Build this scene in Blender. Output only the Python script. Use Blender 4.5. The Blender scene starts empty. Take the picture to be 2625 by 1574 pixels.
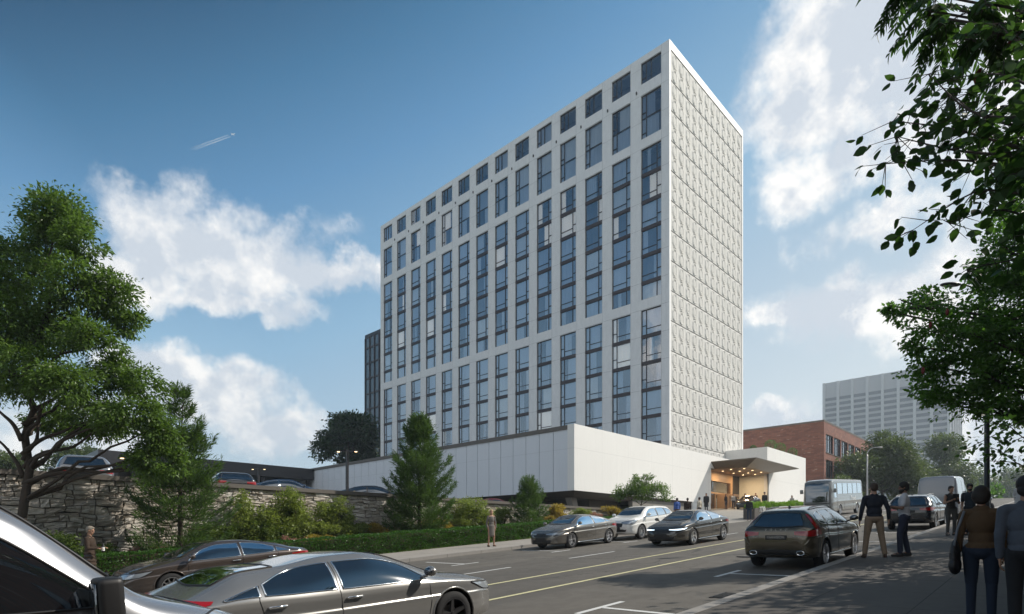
import bpy, bmesh, math, random
import numpy as np
from mathutils import Vector, Matrix, noise
from mathutils.bvhtree import BVHTree
from math import sin, cos, pi, radians, atan2, sqrt, tan, exp

scene = bpy.context.scene
COL = scene.collection
random.seed(7)

# ------------------------------------------------------------------ camera
# world: +X runs up the street, +Y across the street to the hotel, camera at the origin 1.75 m above the pavement
FPX, CX, HY, PW, PH = 1496.0, 1312.5, 1380.0, 2625.0, 1574.0
YAW = atan2(2740 - 1312.5, FPX)
SA, CA = sin(YAW), cos(YAW)
cam_d = bpy.data.cameras.new('camera')
cam = bpy.data.objects.new('camera', cam_d)
COL.objects.link(cam)
cam.location = (0, 0, 0)
cam.rotation_euler = (pi / 2, 0, YAW - pi / 2)
cam_d.sensor_width = 36.0
cam_d.lens = 36.0 * FPX / PW
cam_d.shift_y = (HY - PH / 2) / PW
cam_d.clip_start = 0.1
cam_d.clip_end = 12000
scene.camera = cam

# ------------------------------------------------------------------ view, sun and sky
scene.view_settings.view_transform = 'Standard'
scene.view_settings.look = 'None'
scene.view_settings.exposure = 0.12
scene.view_settings.gamma = 1.0
scene.render.engine = 'CYCLES'
scene.cycles.use_denoising = True
scene.cycles.max_bounces = 8
scene.cycles.transparent_max_bounces = 12
scene.cycles.sample_clamp_indirect = 6
SUN_AZ = Vector((0.81, -0.58, 0)).normalized()
SUN_EL = radians(42)
sund = bpy.data.lights.new('sun', 'SUN')
sun = bpy.data.objects.new('sun', sund)
COL.objects.link(sun)
sund.energy = 4.5
sund.angle = radians(0.5)
sund.color = (1.0, 0.93, 0.83)
SUNV = Vector((SUN_AZ.x * cos(SUN_EL), SUN_AZ.y * cos(SUN_EL), sin(SUN_EL)))
sun.rotation_euler = SUNV.to_track_quat('Z', 'Y').to_euler()


def pdir(px, py):
    X = (px - CX) / FPX
    return Vector((CA + X * SA, SA - X * CA, (HY - py) / FPX))


def at(px, py, Z):
    return pdir(px, py) * Z


def proj(x, y, z):
    Z = x * CA + y * SA
    return CX + FPX * (x * SA - y * CA) / Z, HY - FPX * z / Z


class NT:
    def __init__(s, tree):
        s.t = tree
        s.n = tree.nodes
        s.l = tree.links

    def node(s, typ, **kw):
        n = s.n.new(typ)
        for k, v in kw.items():
            setattr(n, k, v)
        return n

    def put(s, sock, v):
        if isinstance(v, bpy.types.NodeSocket):
            s.l.new(v, sock)
        elif v is not None:
            sock.default_value = v

    def math(s, op, a, b=None, c=None, clamp=False):
        n = s.node('ShaderNodeMath', operation=op, use_clamp=clamp)
        s.put(n.inputs[0], a)
        if b is not None:
            s.put(n.inputs[1], b)
        if c is not None:
            s.put(n.inputs[2], c)
        return n.outputs[0]

    def mix(s, f, a, b, blend='MIX'):
        n = s.node('ShaderNodeMix', data_type='RGBA', blend_type=blend)
        s.put(n.inputs[0], f)
        s.put(n.inputs[6], a if not isinstance(a, tuple) else (a + (1,))[:4])
        s.put(n.inputs[7], b if not isinstance(b, tuple) else (b + (1,))[:4])
        return n.outputs[2]

    def ramp(s, f, stops, interp='LINEAR'):
        n = s.node('ShaderNodeValToRGB')
        n.color_ramp.interpolation = interp
        e = n.color_ramp.elements
        while len(e) < len(stops):
            e.new(0.5)
        for i, (p, c) in enumerate(stops):
            e[i].position = p
            e[i].color = (c if isinstance(c, tuple) else (c, c, c)) + (1,)
        s.put(n.inputs[0], f)
        return n.outputs[0]

    def rng(s, v, a, b, c=0.0, d=1.0, smooth=False):
        n = s.node('ShaderNodeMapRange')
        if smooth:
            n.interpolation_type = 'SMOOTHSTEP'
        s.put(n.inputs[0], v)
        for i, q in enumerate((a, b, c, d)):
            n.inputs[i + 1].default_value = q
        return n.outputs[0]

    def noise(s, vec, scale, detail=4, rough=0.55, dist=0.0):
        n = s.node('ShaderNodeTexNoise')
        s.put(n.inputs['Vector'], vec)
        n.inputs['Scale'].default_value = scale
        n.inputs['Detail'].default_value = detail
        n.inputs['Roughness'].default_value = rough
        n.inputs['Distortion'].default_value = dist
        return n.outputs[0]

    def sep(s, v):
        n = s.node('ShaderNodeSeparateXYZ')
        s.put(n.inputs[0], v)
        return n.outputs

    def comb(s, x=0.0, y=0.0, z=0.0):
        n = s.node('ShaderNodeCombineXYZ')
        for i, q in enumerate((x, y, z)):
            s.put(n.inputs[i], q)
        return n.outputs[0]

    def vmath(s, op, a, b=None):
        n = s.node('ShaderNodeVectorMath', operation=op)
        s.put(n.inputs[0], a)
        if b is not None:
            s.put(n.inputs[1], b)
        return n.outputs[0]


world = bpy.data.worlds.new('World')
scene.world = world
world.use_nodes = True
w = NT(world.node_tree)
w.n.clear()
sky = w.node('ShaderNodeTexSky', sky_type='NISHITA')
sky.sun_disc = False
sky.sun_elevation = SUN_EL
sky.sun_rotation = atan2(SUN_AZ.x, SUN_AZ.y)
sky.air_density = 1.0
sky.dust_density = 0.6
sky.ozone_density = 2.0
tc = w.node('ShaderNodeTexCoord')
dirv = tc.outputs['Generated']
dx, dy, dz = w.sep(dirv)
az = w.math('ARCTAN2', dy, dx)
el = w.math('ARCSINE', dz)
# cloud banks: (azimuth, elevation, half width, half height) of each in the sky, read off the photograph
CL = []


def cloud(px, py, rx, ry, wt=1.0):
    d = pdir(px, py).normalized()
    e = pdir(px + rx, py).normalized()
    f = pdir(px, py - ry).normalized()
    CL.append((atan2(d.y, d.x), math.asin(d.z), max(abs(atan2(e.y, e.x) - atan2(d.y, d.x)), .02),
               max(abs(math.asin(f.z) - math.asin(d.z)), .02), wt))


cloud(400, 590, 190, 130)
cloud(560, 640, 280, 130)
cloud(330, 700, 170, 70)
cloud(800, 690, 190, 50)
cloud(600, 760, 240, 45, .8)
cloud(420, 960, 130, 75)
cloud(560, 1030, 190, 75)
cloud(700, 1080, 160, 60, .8)
cloud(120, 1150, 300, 120, .9)
cloud(2150, 160, 250, 200)
cloud(2350, 250, 300, 230)
cloud(2120, 430, 120, 90, .8)
cloud(2200, 560, 150, 50, .6)
cloud(2220, 780, 210, 100)
cloud(2420, 720, 200, 130)
cloud(2040, 800, 50, 30, .7)
cloud(2030, 1080, 110, 45, .9)
cloud(2550, 1130, 300, 180, .9)
cloud(2560, 560, 150, 300, .8)
warp = w.noise(dirv, 5.0, 6, .6)
warp2 = w.noise(w.vmath('ADD', dirv, (7.3, 1.1, 3.7)), 5.0, 6, .6)
azw = w.math('ADD', az, w.math('MULTIPLY', w.math('SUBTRACT', warp, .5), .30))
elw = w.math('ADD', el, w.math('MULTIPLY', w.math('SUBTRACT', warp2, .5), .20))
field = None
for (a0, e0, ra, re, wt) in CL:
    u = w.math('MULTIPLY', w.math('SUBTRACT', azw, a0), 1 / ra)
    v = w.math('MULTIPLY', w.math('SUBTRACT', elw, e0), 1 / re)
    r2 = w.math('ADD', w.math('MULTIPLY', u, u), w.math('MULTIPLY', v, v))
    b = w.math('MULTIPLY', w.math('SUBTRACT', 1.28, w.math('SQRT', r2)), wt)
    field = b if field is None else w.math('MAXIMUM', field, b)
# broken clouds behind the camera, unseen, with cover raised to fill the shaded walls
wide = w.noise(w.vmath('MULTIPLY', dirv, (1, 1, 2.2)), 1.8, 7, .55)
behind = w.math('SUBTRACT', w.math('ADD', w.math('MULTIPLY', dx, -CA), w.math('MULTIPLY', dy, -SA)), .15)
other = w.math('MULTIPLY', w.rng(wide, .44, .58, -.2, 1.2), w.rng(behind, -.05, .15, 0, 1))
other = w.math('ADD', other, w.math('MULTIPLY', w.math('SUBTRACT', w.rng(behind, -.05, .15, 0, 1), 1.0), 3.0))
field = w.math('MAXIMUM', field, other)
det = w.noise(dirv, 11, 10, .64)
bil = w.math('ABSOLUTE', w.math('SUBTRACT', w.noise(w.vmath('ADD', dirv, (3.1, .7, 5.2)), 9, 8, .58), .5))
bil = w.math('SUBTRACT', .16, bil)
fld = w.math('ADD', field, w.math('ADD', w.math('MULTIPLY', w.math('SUBTRACT', det, .5), 1.5), w.math('MULTIPLY', bil, 1.6)))
mask = w.math('MULTIPLY', w.rng(fld, .04, .86, 0, 1, smooth=True), w.rng(field, -.45, -.05))
mask = w.math('MULTIPLY', mask, w.rng(dz, -.02, .03))
# clouds behind the camera are made brighter, for more fill on shaded walls
front = w.rng(behind, -.05, .5, 1.0, 1.3)
# self shading: compare the cloud texture with the texture a little nearer to the sun
sunoff = (SUNV.x * .045, SUNV.y * .045, SUNV.z * .045)
det2 = w.noise(w.vmath('ADD', dirv, sunoff), 7, 7, .6)
det1 = w.noise(dirv, 7, 7, .6)
rel = w.math('SUBTRACT', det1, det2)
core = w.rng(fld, .5, 1.5, 0, 1)
shade = w.math('ADD', w.rng(rel, -.08, .10, 0.35, 1.1), w.math('MULTIPLY', core, -.22), clamp=False)
shade = w.math('MULTIPLY', shade, w.rng(az, -.2, 1.2, 1.15, .95))
cloudc = w.mix(w.rng(shade, .35, 1.0), (6.9, 7.6, 8.5), (11.7, 11.5, 11.2))
cloudc = w.mix(1.0, cloudc, w.comb(front, front, front), 'MULTIPLY')
tint = w.mix(1.0, sky.outputs[0], (0.37, 0.74, 0.80), 'MULTIPLY')
g = w.node('ShaderNodeGamma')
w.put(g.inputs[0], tint)
g.inputs[1].default_value = 1.0
sd_ = w.node('ShaderNodeVectorMath', operation='DOT_PRODUCT')
w.l.new(dirv, sd_.inputs[0])
sd_.inputs[1].default_value = SUNV
haze_f = w.math('ADD', w.math('MULTIPLY', w.math('SUBTRACT', .57, w.math('MAXIMUM', dz, 0.0)), 1.75), w.rng(sd_.outputs['Value'], .05, .85, 0, .55))
grad = w.ramp(haze_f, [(0, (.008, .068, .158)), (.12, (.050, .175, .335)), (.25, (.115, .285, .505)), (.5, (.29, .49, .68)), (.7, (.43, .57, .70)), (1, (.66, .73, .77))])
grad = w.mix(1.0, grad, (1 / .085 * 1.02,) * 3, 'MULTIPLY')
skyc = w.mix(.15, grad, g.outputs[0])
skyc = w.mix(mask, skyc, cloudc)
bg = w.node('ShaderNodeBackground')
w.put(bg.inputs[0], skyc)
bg.inputs[1].default_value = 0.085
out = w.node('ShaderNodeOutputWorld')
w.l.new(bg.outputs[0], out.inputs[0])


# ------------------------------------------------------------------ helpers
def tag(o, label=None, cat=None, group=None, kind=None):
    if label:
        o['label'] = label
    if cat:
        o['category'] = cat
    if group:
        o['group'] = group
    if kind:
        o['kind'] = kind
    return o


def empty(name, loc=(0, 0, 0), rot=(0, 0, 0), parent=None):
    o = bpy.data.objects.new(name, None)
    o.empty_display_size = .3
    COL.objects.link(o)
    o.location = loc
    o.rotation_euler = rot
    if parent:
        o.parent = parent
    return o


def kids(o):
    return [c for c in COL.objects if c.parent == o]


def copy_tree(o, parent=None, cmap=None):
    cmap = cmap if cmap is not None else CHILD
    c = o.copy()
    COL.objects.link(c)
    c.parent = parent
    if parent is not None:
        CHILD.setdefault(parent.name, []).append(c)
    for ch in list(CHILD.get(o.name, [])):
        copy_tree(ch, c)
    return c


CHILD = {}


def link(o, parent):
    COL.objects.link(o)
    if parent is not None:
        o.parent = parent
        CHILD.setdefault(parent.name, []).append(o)
    return o


class MB:
    def __init__(s):
        s.v, s.f, s.m = [], [], []

    def add(s, vs, fs, mi=0):
        n = len(s.v)
        s.v.extend([tuple(p) for p in vs])
        s.f.extend([tuple(i + n for i in f) for f in fs])
        s.m.extend([mi] * len(fs))
        return s

    def box(s, x0, x1, y0, y1, z0, z1, mi=0):
        x0, x1 = min(x0, x1), max(x0, x1)
        y0, y1 = min(y0, y1), max(y0, y1)
        z0, z1 = min(z0, z1), max(z0, z1)
        v = [(x0, y0, z0), (x1, y0, z0), (x1, y1, z0), (x0, y1, z0), (x0, y0, z1), (x1, y0, z1), (x1, y1, z1), (x0, y1, z1)]
        return s.add(v, [(0, 3, 2, 1), (4, 5, 6, 7), (0, 1, 5, 4), (1, 2, 6, 5), (2, 3, 7, 6), (3, 0, 4, 7)], mi)

    def hexa(s, b, t, mi=0):
        """b, t: four points each, counter-clockwise from above"""
        v = list(b) + list(t)
        return s.add(v, [(0, 3, 2, 1), (4, 5, 6, 7), (0, 1, 5, 4), (1, 2, 6, 5), (2, 3, 7, 6), (3, 0, 4, 7)], mi)

    def tube(s, pts, rad, n=8, mi=0, cap=True):
        pts = [Vector(p) for p in pts]
        if not hasattr(rad, '__len__'):
            rad = [rad] * len(pts)
        rings = []
        up = Vector((0, 0, 1))
        prev = None
        for i, p in enumerate(pts):
            d = (pts[min(i + 1, len(pts) - 1)] - pts[max(i - 1, 0)])
            if d.length < 1e-9:
                d = Vector((0, 0, 1))
            d.normalize()
            if prev is None:
                a = d.cross(up)
                if a.length < .1:
                    a = d.cross(Vector((1, 0, 0)))
            else:
                a = prev - d * prev.dot(d)
                if a.length < 1e-6:
                    a = d.orthogonal()
            a.normalize()
            prev = a
            b = d.cross(a)
            rings.append([p + (a * cos(2 * pi * k / n) + b * sin(2 * pi * k / n)) * rad[i] for k in range(n)])
        v = [q for r in rings for q in r]
        f = []
        for i in range(len(pts) - 1):
            for k in range(n):
                k2 = (k + 1) % n
                f.append((i * n + k, i * n + k2, (i + 1) * n + k2, (i + 1) * n + k))
        if cap:
            f.append(tuple(range(n - 1, -1, -1)))
            f.append(tuple((len(pts) - 1) * n + k for k in range(n)))
        return s.add(v, f, mi)

    def lathe(s, prof, n=24, axis='Z', c=(0, 0, 0), mi=0):
        """prof: (radius, along)"""
        v, f = [], []
        for (r, h) in prof:
            for k in range(n):
                a = 2 * pi * k / n
                p = (r * cos(a), r * sin(a), h)
                if axis == 'Y':
                    p = (p[0], p[2], p[1])
                if axis == 'X':
                    p = (p[2], p[0], p[1])
                v.append((p[0] + c[0], p[1] + c[1], p[2] + c[2]))
        for i in range(len(prof) - 1):
            for k in range(n):
                k2 = (k + 1) % n
                f.append((i * n + k, i * n + k2, (i + 1) * n + k2, (i + 1) * n + k))
        return s.add(v, f, mi)

    def ell(s, c, r, n=12, m=8, mi=0, M=None):
        v, f = [], []
        for i in range(m + 1):
            th = pi * i / m
            for k in range(n):
                a = 2 * pi * k / n
                p = Vector((r[0] * sin(th) * cos(a), r[1] * sin(th) * sin(a), r[2] * cos(th)))
                if M is not None:
                    p = M @ p
                v.append((p.x + c[0], p.y + c[1], p.z + c[2]))
        for i in range(m):
            for k in range(n):
                k2 = (k + 1) % n
                f.append((i * n + k, (i + 1) * n + k, (i + 1) * n + k2, i * n + k2))
        return s.add(v, f, mi)

    def capsule(s, a, b, ra, rb, n=12, mi=0):
        a, b = Vector(a), Vector(b)
        d = b - a
        L = max(d.length, 1e-5)
        q = d.to_track_quat('Z', 'Y').to_matrix()
        prof = []
        for i in range(5):
            t = -pi / 2 + (pi / 2) * i / 4
            prof.append((max(ra * cos(t), 1e-4), ra * sin(t)))
        for i in range(5):
            t = (pi / 2) * i / 4
            prof.append((max(rb * cos(t), 1e-4), L + rb * sin(t)))
        v, f = [], []
        for (r, h) in prof:
            for k in range(n):
                an = 2 * pi * k / n
                v.append(a + q @ Vector((r * cos(an), r * sin(an), h)))
        for i in range(len(prof) - 1):
            for k in range(n):
                k2 = (k + 1) % n
                f.append((i * n + k, i * n + k2, (i + 1) * n + k2, (i + 1) * n + k))
        f.append(tuple(range(n - 1, -1, -1)))
        f.append(tuple((len(prof) - 1) * n + k for k in range(n)))
        return s.add(v, f, mi)

    def mesh(s, name, mats, smooth=False, merge=False, angle=None):
        me = bpy.data.meshes.new(name)
        me.from_pydata(s.v, [], s.f)
        if not isinstance(mats, (list, tuple)):
            mats = [mats]
        for m in mats:
            me.materials.append(m)
        if any(s.m):
            me.polygons.foreach_set('material_index', s.m)
        if merge:
            bm = bmesh.new()
            bm.from_mesh(me)
            bmesh.ops.remove_doubles(bm, verts=bm.verts, dist=1e-4)
            bmesh.ops.recalc_face_normals(bm, faces=bm.faces)
            bm.to_mesh(me)
            bm.free()
        if smooth:
            me.polygons.foreach_set('use_smooth', [True] * len(me.polygons))
            if angle:
                try:
                    me.set_sharp_from_angle(angle=radians(angle))
                except Exception:
                    pass
        me.update()
        return me

    def build(s, name, mats, parent=None, smooth=False, merge=False, angle=None):
        me = s.mesh(name, mats, smooth, merge, angle)
        return link(bpy.data.objects.new(name, me), parent)


def bevel(o, wd=.02, seg=2):
    bm = bmesh.new()
    bm.from_mesh(o.data)
    bmesh.ops.remove_doubles(bm, verts=bm.verts, dist=1e-5)
    bmesh.ops.bevel(bm, geom=list(bm.edges), offset=wd, segments=seg, affect='EDGES', profile=.6)
    bm.to_mesh(o.data)
    bm.free()
    return o


# ------------------------------------------------------------------ materials
def newmat(name):
    m = bpy.data.materials.new(name)
    m.use_nodes = True
    t = NT(m.node_tree)
    p = t.n['Principled BSDF']
    return m, t, p


def simple(name, col, rough=.5, metal=0.0, var=0.0, vs=3.0, spec=None, coat=0.0, emit=None, es=0.0):
    m, t, p = newmat(name)
    if var:
        co = t.node('ShaderNodeTexCoord').outputs['Object']
        n = t.noise(co, vs, 5, .6)
        c = t.mix(n, tuple(c * (1 - var) for c in col), tuple(min(1, c * (1 + var)) for c in col))
        t.put(p.inputs['Base Color'], c)
    else:
        p.inputs['Base Color'].default_value = tuple(col) + (1,)
    p.inputs['Roughness'].default_value = rough
    p.inputs['Metallic'].default_value = metal
    if spec is not None:
        p.inputs['Specular IOR Level'].default_value = spec
    if coat:
        p.inputs['Coat Weight'].default_value = coat
        p.inputs['Coat Roughness'].default_value = .03
    if emit:
        p.inputs['Emission Color'].default_value = tuple(emit) + (1,)
        p.inputs['Emission Strength'].default_value = es
    return m


def bump(t, p, h, strength=.3, dist=.02):
    b = t.node('ShaderNodeBump')
    b.inputs['Strength'].default_value = strength
    b.inputs['Distance'].default_value = dist
    t.put(b.inputs['Height'], h)
    t.l.new(b.outputs[0], p.inputs['Normal'])


def objco(t):
    return t.node('ShaderNodeTexCoord').outputs['Object']


def geopos(t):
    return t.node('ShaderNodeNewGeometry').outputs['Position']


def lines(t, v, pitch, off, width):
    """1 inside a thin line repeated every pitch"""
    a = t.math('MULTIPLY', t.math('SUBTRACT', v, off), 1 / pitch)
    f = t.math('FRACT', a)
    d = t.math('MINIMUM', f, t.math('SUBTRACT', 1.0, f))
    return t.math('LESS_THAN', d, width / pitch / 2)


def m_asphalt():
    m, t, p = newmat('asphalt')
    co = geopos(t)
    st = t.vmath('MULTIPLY', co, (.22, 1.3, 1))
    big = t.noise(st, .9, 5, .6)
    mid = t.noise(co, 2.2, 6, .65)
    fine = t.noise(co, 38, 4, .7)
    c = t.ramp(big, [(.3, (.092, .083, .070)), (.7, (.135, .122, .103))])
    c = t.mix(t.rng(mid, .35, .7, 0, .45), c, (.070, .063, .054))
    c = t.mix(t.rng(fine, .55, .8, 0, .5), c, (.20, .185, .16))
    vp = t.node('ShaderNodeTexVoronoi', feature='F1', distance='CHEBYCHEV')
    t.put(vp.inputs['Vector'], t.vmath('MULTIPLY', co, (.16, .5, 1)))
    vp.inputs['Scale'].default_value = .55
    pr = t.node('ShaderNodeSeparateColor')
    t.put(pr.inputs[0], vp.outputs['Color'])
    c = t.mix(t.rng(pr.outputs[0], .70, .72, 0, .32), c, (.058, .053, .047))
    c = t.mix(t.rng(pr.outputs[1], .80, .82, 0, .22), c, (.17, .155, .13))
    # drips and tyre polish along the lanes
    yy = t.sep(co)[1]
    lane = t.math('ABSOLUTE', t.math('SUBTRACT', t.math('FRACT', t.math('MULTIPLY', t.math('ADD', yy, -.6), 1 / 1.75)), .5))
    c = t.mix(t.math('MULTIPLY', t.rng(lane, .30, .48, 0, .30), t.rng(big, .3, .6)), c, (.070, .064, .056))
    oil = t.noise(t.vmath('MULTIPLY', co, (.7, 1.6, 1)), 1.7, 3, .5)
    c = t.mix(t.rng(oil, .66, .74, 0, .45), c, (.035, .032, .028))
    # sealed cracks
    vo = t.node('ShaderNodeTexVoronoi', feature='DISTANCE_TO_EDGE')
    t.put(vo.inputs['Vector'], t.vmath('ADD', co, t.vmath('MULTIPLY', t.comb(mid, big, 0), (1.5, 1.5, 0))))
    vo.inputs['Scale'].default_value = .17
    c = t.mix(t.rng(vo.outputs[0], .002, .005, .7, 0), c, (.022, .021, .02))
    t.put(p.inputs['Base Color'], c)
    t.put(p.inputs['Roughness'], t.rng(mid, .3, .7, .72, .9))
    bump(t, p, fine, .5, .01)
    return m


def m_paving(name, base, sc_x=1.6, sc_y=1.6, dirt=.5):
    m, t, p = newmat(name)
    co = geopos(t)
    x, y, z = t.sep(co)
    n1 = t.noise(co, .7, 5, .6)
    n2 = t.noise(co, 5, 6, .65)
    n3 = t.noise(co, 60, 3, .6)
    c = t.mix(n1, tuple(b * .82 for b in base), tuple(b * 1.15 for b in base))
    c = t.mix(t.rng(n2, .45, .75, 0, dirt), c, tuple(b * .6 for b in base))
    c = t.mix(t.rng(n3, .5, .8, 0, .25), c, tuple(b * 1.35 for b in base))
    li = t.math('MAXIMUM', lines(t, x, sc_x, .3, .018), lines(t, y, sc_y, .2, .018))
    c = t.mix(li, c, tuple(b * .3 for b in base))
    t.put(p.inputs['Base Color'], c)
    p.inputs['Roughness'].default_value = .85
    h = t.math('SUBTRACT', t.math('MULTIPLY', n3, .3), li)
    bump(t, p, h, .4, .01)
    return m


def m_tower():
    m, t, p = newmat('pale_stone_cladding')
    co = geopos(t)
    x, y, z = t.sep(co)
    n1 = t.noise(co, .35, 4, .6)
    n2 = t.noise(t.vmath('MULTIPLY', co, (1, 1, .35)), 2.2, 7, .7)
    n3 = t.noise(co, 14, 4, .7)
    c = t.mix(n1, (.69, .69, .69), (.79, .79, .785))
    c = t.mix(t.rng(n2, .40, .72, 0, .55), c, (.58, .58, .58))
    c = t.mix(t.rng(n3, .45, .8, 0, .35), c, (.84, .84, .83))
    li = t.math('MAXIMUM', lines(t, z, 3.1, 23.26, .035), lines(t, y, 4.005, 33.15, .03))
    c = t.mix(t.math('MULTIPLY', li, .65), c, (.22, .22, .22))
    t.put(p.inputs['Base Color'], c)
    p.inputs['Roughness'].default_value = .75
    bump(t, p, t.math('SUBTRACT', t.math('MULTIPLY', n2, .5), li), .25, .03)
    return m


def m_podium(name, base, groove=False):
    m, t, p = newmat(name)
    co = geopos(t)
    x, y, z = t.sep(co)
    n1 = t.noise(t.vmath('MULTIPLY', co, (3, 3, .15)), 1.6, 5, .6)
    n2 = t.noise(co, .5, 4, .6)
    c = t.mix(n1, tuple(b * .93 for b in base), tuple(min(.9, b * 1.03) for b in base))
    c = t.mix(t.rng(n2, .4, .7, 0, .3), c, tuple(b * .9 for b in base))
    # rain streaks below the coping
    st = t.noise(t.comb(t.math('MULTIPLY', t.math('ADD', x, y), 5.0), 0.0, t.math('MULTIPLY', z, .12)), 1.0, 6, .7)
    c = t.mix(t.rng(st, .55, .8, 0, .22), c, tuple(b * .72 for b in base))
    li = t.math('MAXIMUM', lines(t, x, 4.1, 41.6, .025), lines(t, z, 9.0, 7.35, .03))
    c = t.mix(t.math('MULTIPLY', li, .35), c, tuple(b * .45 for b in base))
    t.put(p.inputs['Base Color'], c)
    p.inputs['Roughness'].default_value = .7
    bump(t, p, n1, .1, .02)
    return m


def m_brick():
    m, t, p = newmat('red_brick')
    co = geopos(t)
    x, y, z = t.sep(co)
    uv = t.comb(t.math('ADD', x, y), z, 0.0)
    b = t.node('ShaderNodeTexBrick')
    t.put(b.inputs['Vector'], uv)
    b.inputs['Scale'].default_value = 1.0
    b.inputs['Brick Width'].default_value = .9
    b.inputs['Row Height'].default_value = .20
    b.inputs['Mortar Size'].default_value = .018
    b.inputs['Color1'].default_value = (.27, .105, .068, 1)
    b.inputs['Color2'].default_value = (.17, .060, .040, 1)
    b.inputs['Mortar'].default_value = (.13, .10, .085, 1)
    b.inputs['Bias'].default_value = -.1
    n = t.noise(t.vmath('MULTIPLY', uv, (1.1, 5.0, 1)), 1.0, 2, .5)
    c = t.mix(t.rng(n, .63, .70, 0, .65), b.outputs[0], (.48, .33, .26))
    n2 = t.noise(uv, .3, 4, .6)
    c = t.mix(t.rng(n2, .4, .7, 0, .25), c, (.10, .04, .03))
    t.put(p.inputs['Base Color'], c)
    p.inputs['Roughness'].default_value = .85
    bump(t, p, b.outputs[1], -.4, .02)
    return m


def m_leaf(name, dark, light, trans=.35, sat=None, rough=.45):
    m, t, p = newmat(name)
    gi = t.node('ShaderNodeNewGeometry')
    r = gi.outputs['Random Per Island']
    co = gi.outputs['Position']
    n = t.noise(co, 1.3, 3, .6)
    f = t.math('ADD', t.math('MULTIPLY', r, .6), t.math('MULTIPLY', n, .4))
    stops = [(.15, dark), (.75, light)]
    if sat:
        stops.append((.9, sat))
    c = t.ramp(f, stops)
    t.put(p.inputs['Base Color'], c)
    p.inputs['Roughness'].default_value = rough
    p.inputs['Specular IOR Level'].default_value = .35
    tr = t.node('ShaderNodeBsdfTranslucent')
    c2 = t.mix(.5, c, tuple(min(1, q * 2.4) for q in (light[0] * 1.1, light[1] * 1.2, light[2] * .6)))
    t.put(tr.inputs[0], c2)
    mx = t.node('ShaderNodeMixShader')
    mx.inputs[0].default_value = trans
    t.l.new(p.outputs[0], mx.inputs[1])
    t.l.new(tr.outputs[0], mx.inputs[2])
    t.l.new(mx.outputs[0], t.n['Material Output'].inputs[0])
    return m


def m_stone():
    m, t, p = newmat('ledge_stone')
    gi = t.node('ShaderNodeNewGeometry')
    r = gi.outputs['Random Per Island']
    co = gi.outputs['Position']
    n = t.noise(co, 9, 6, .7)
    n0 = t.noise(t.vmath('MULTIPLY', co, (2, 2, 7)), 2.0, 5, .7)
    c = t.ramp(r, [(.0, (.34, .295, .245)), (.35, (.49, .435, .37)), (.7, (.60, .56, .50)), (1, (.45, .41, .37))])
    c = t.mix(t.rng(n, .4, .7, 0, .45), c, (.17, .145, .12))
    c = t.mix(t.rng(n0, .5, .75, 0, .4), c, (.62, .57, .50))
    t.put(p.inputs['Base Color'], c)
    p.inputs['Roughness'].default_value = .85
    bump(t, p, t.math('ADD', n, n0), .7, .03)
    return m


def m_glass(name, tint, refl, dark=None):
    """window pane: mirror-like reflection over a see-through tinted pane"""
    m, t, p = newmat(name)
    t.n.remove(p)
    gl = t.node('ShaderNodeBsdfGlossy')
    gl.inputs['Color'].default_value = (.92, .95, 1, 1)
    gl.inputs['Roughness'].default_value = .012
    co = geopos(t)
    n = t.noise(co, .5, 2, .5)
    b = t.node('ShaderNodeBump')
    b.inputs['Strength'].default_value = .10
    b.inputs['Distance'].default_value = .15
    t.put(b.inputs['Height'], n)
    t.l.new(b.outputs[0], gl.inputs['Normal'])
    tr = t.node('ShaderNodeBsdfTransparent')
    tr.inputs[0].default_value = tint + (1,)
    fr = t.node('ShaderNodeFresnel')
    fr.inputs[0].default_value = 1.5
    f = t.math('ADD', t.math('MULTIPLY', fr.outputs[0], 1.0), refl, clamp=True)
    mx = t.node('ShaderNodeMixShader')
    t.put(mx.inputs[0], f)
    t.l.new(tr.outputs[0], mx.inputs[1])
    t.l.new(gl.outputs[0], mx.inputs[2])
    t.l.new(mx.outputs[0], t.n['Material Output'].inputs[0])
    return m


def m_paint(name, col, metal=.6, flake=.25, rough=.26):
    m, t, p = newmat(name)
    co = objco(t)
    n = t.noise(co, 900, 2, .6)
    c = t.mix(t.rng(n, .4, .7, 0, flake), col, tuple(min(1, q * 1.7 + .02) for q in col))
    d = t.noise(co, 2.5, 5, .65)
    _, _, z = t.sep(co)
    dust = t.math('MULTIPLY', t.rng(z, .2, .75, .35, .03), t.rng(d, .35, .7))
    c = t.mix(dust, c, (.18, .165, .15))
    t.put(p.inputs['Base Color'], c)
    p.inputs['Metallic'].default_value = metal
    p.inputs['Roughness'].default_value = rough
    p.inputs['Coat Weight'].default_value = 1
    p.inputs['Coat Roughness'].default_value = .04
    return m


def m_wood(name, a, b_):
    m, t, p = newmat(name)
    co = geopos(t)
    n = t.noise(t.vmath('MULTIPLY', co, (1.0, 1.0, 9)), 1.2, 5, .6)
    t.put(p.inputs['Base Color'], t.mix(n, a, b_))
    p.inputs['Roughness'].default_value = .45
    return m


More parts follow.
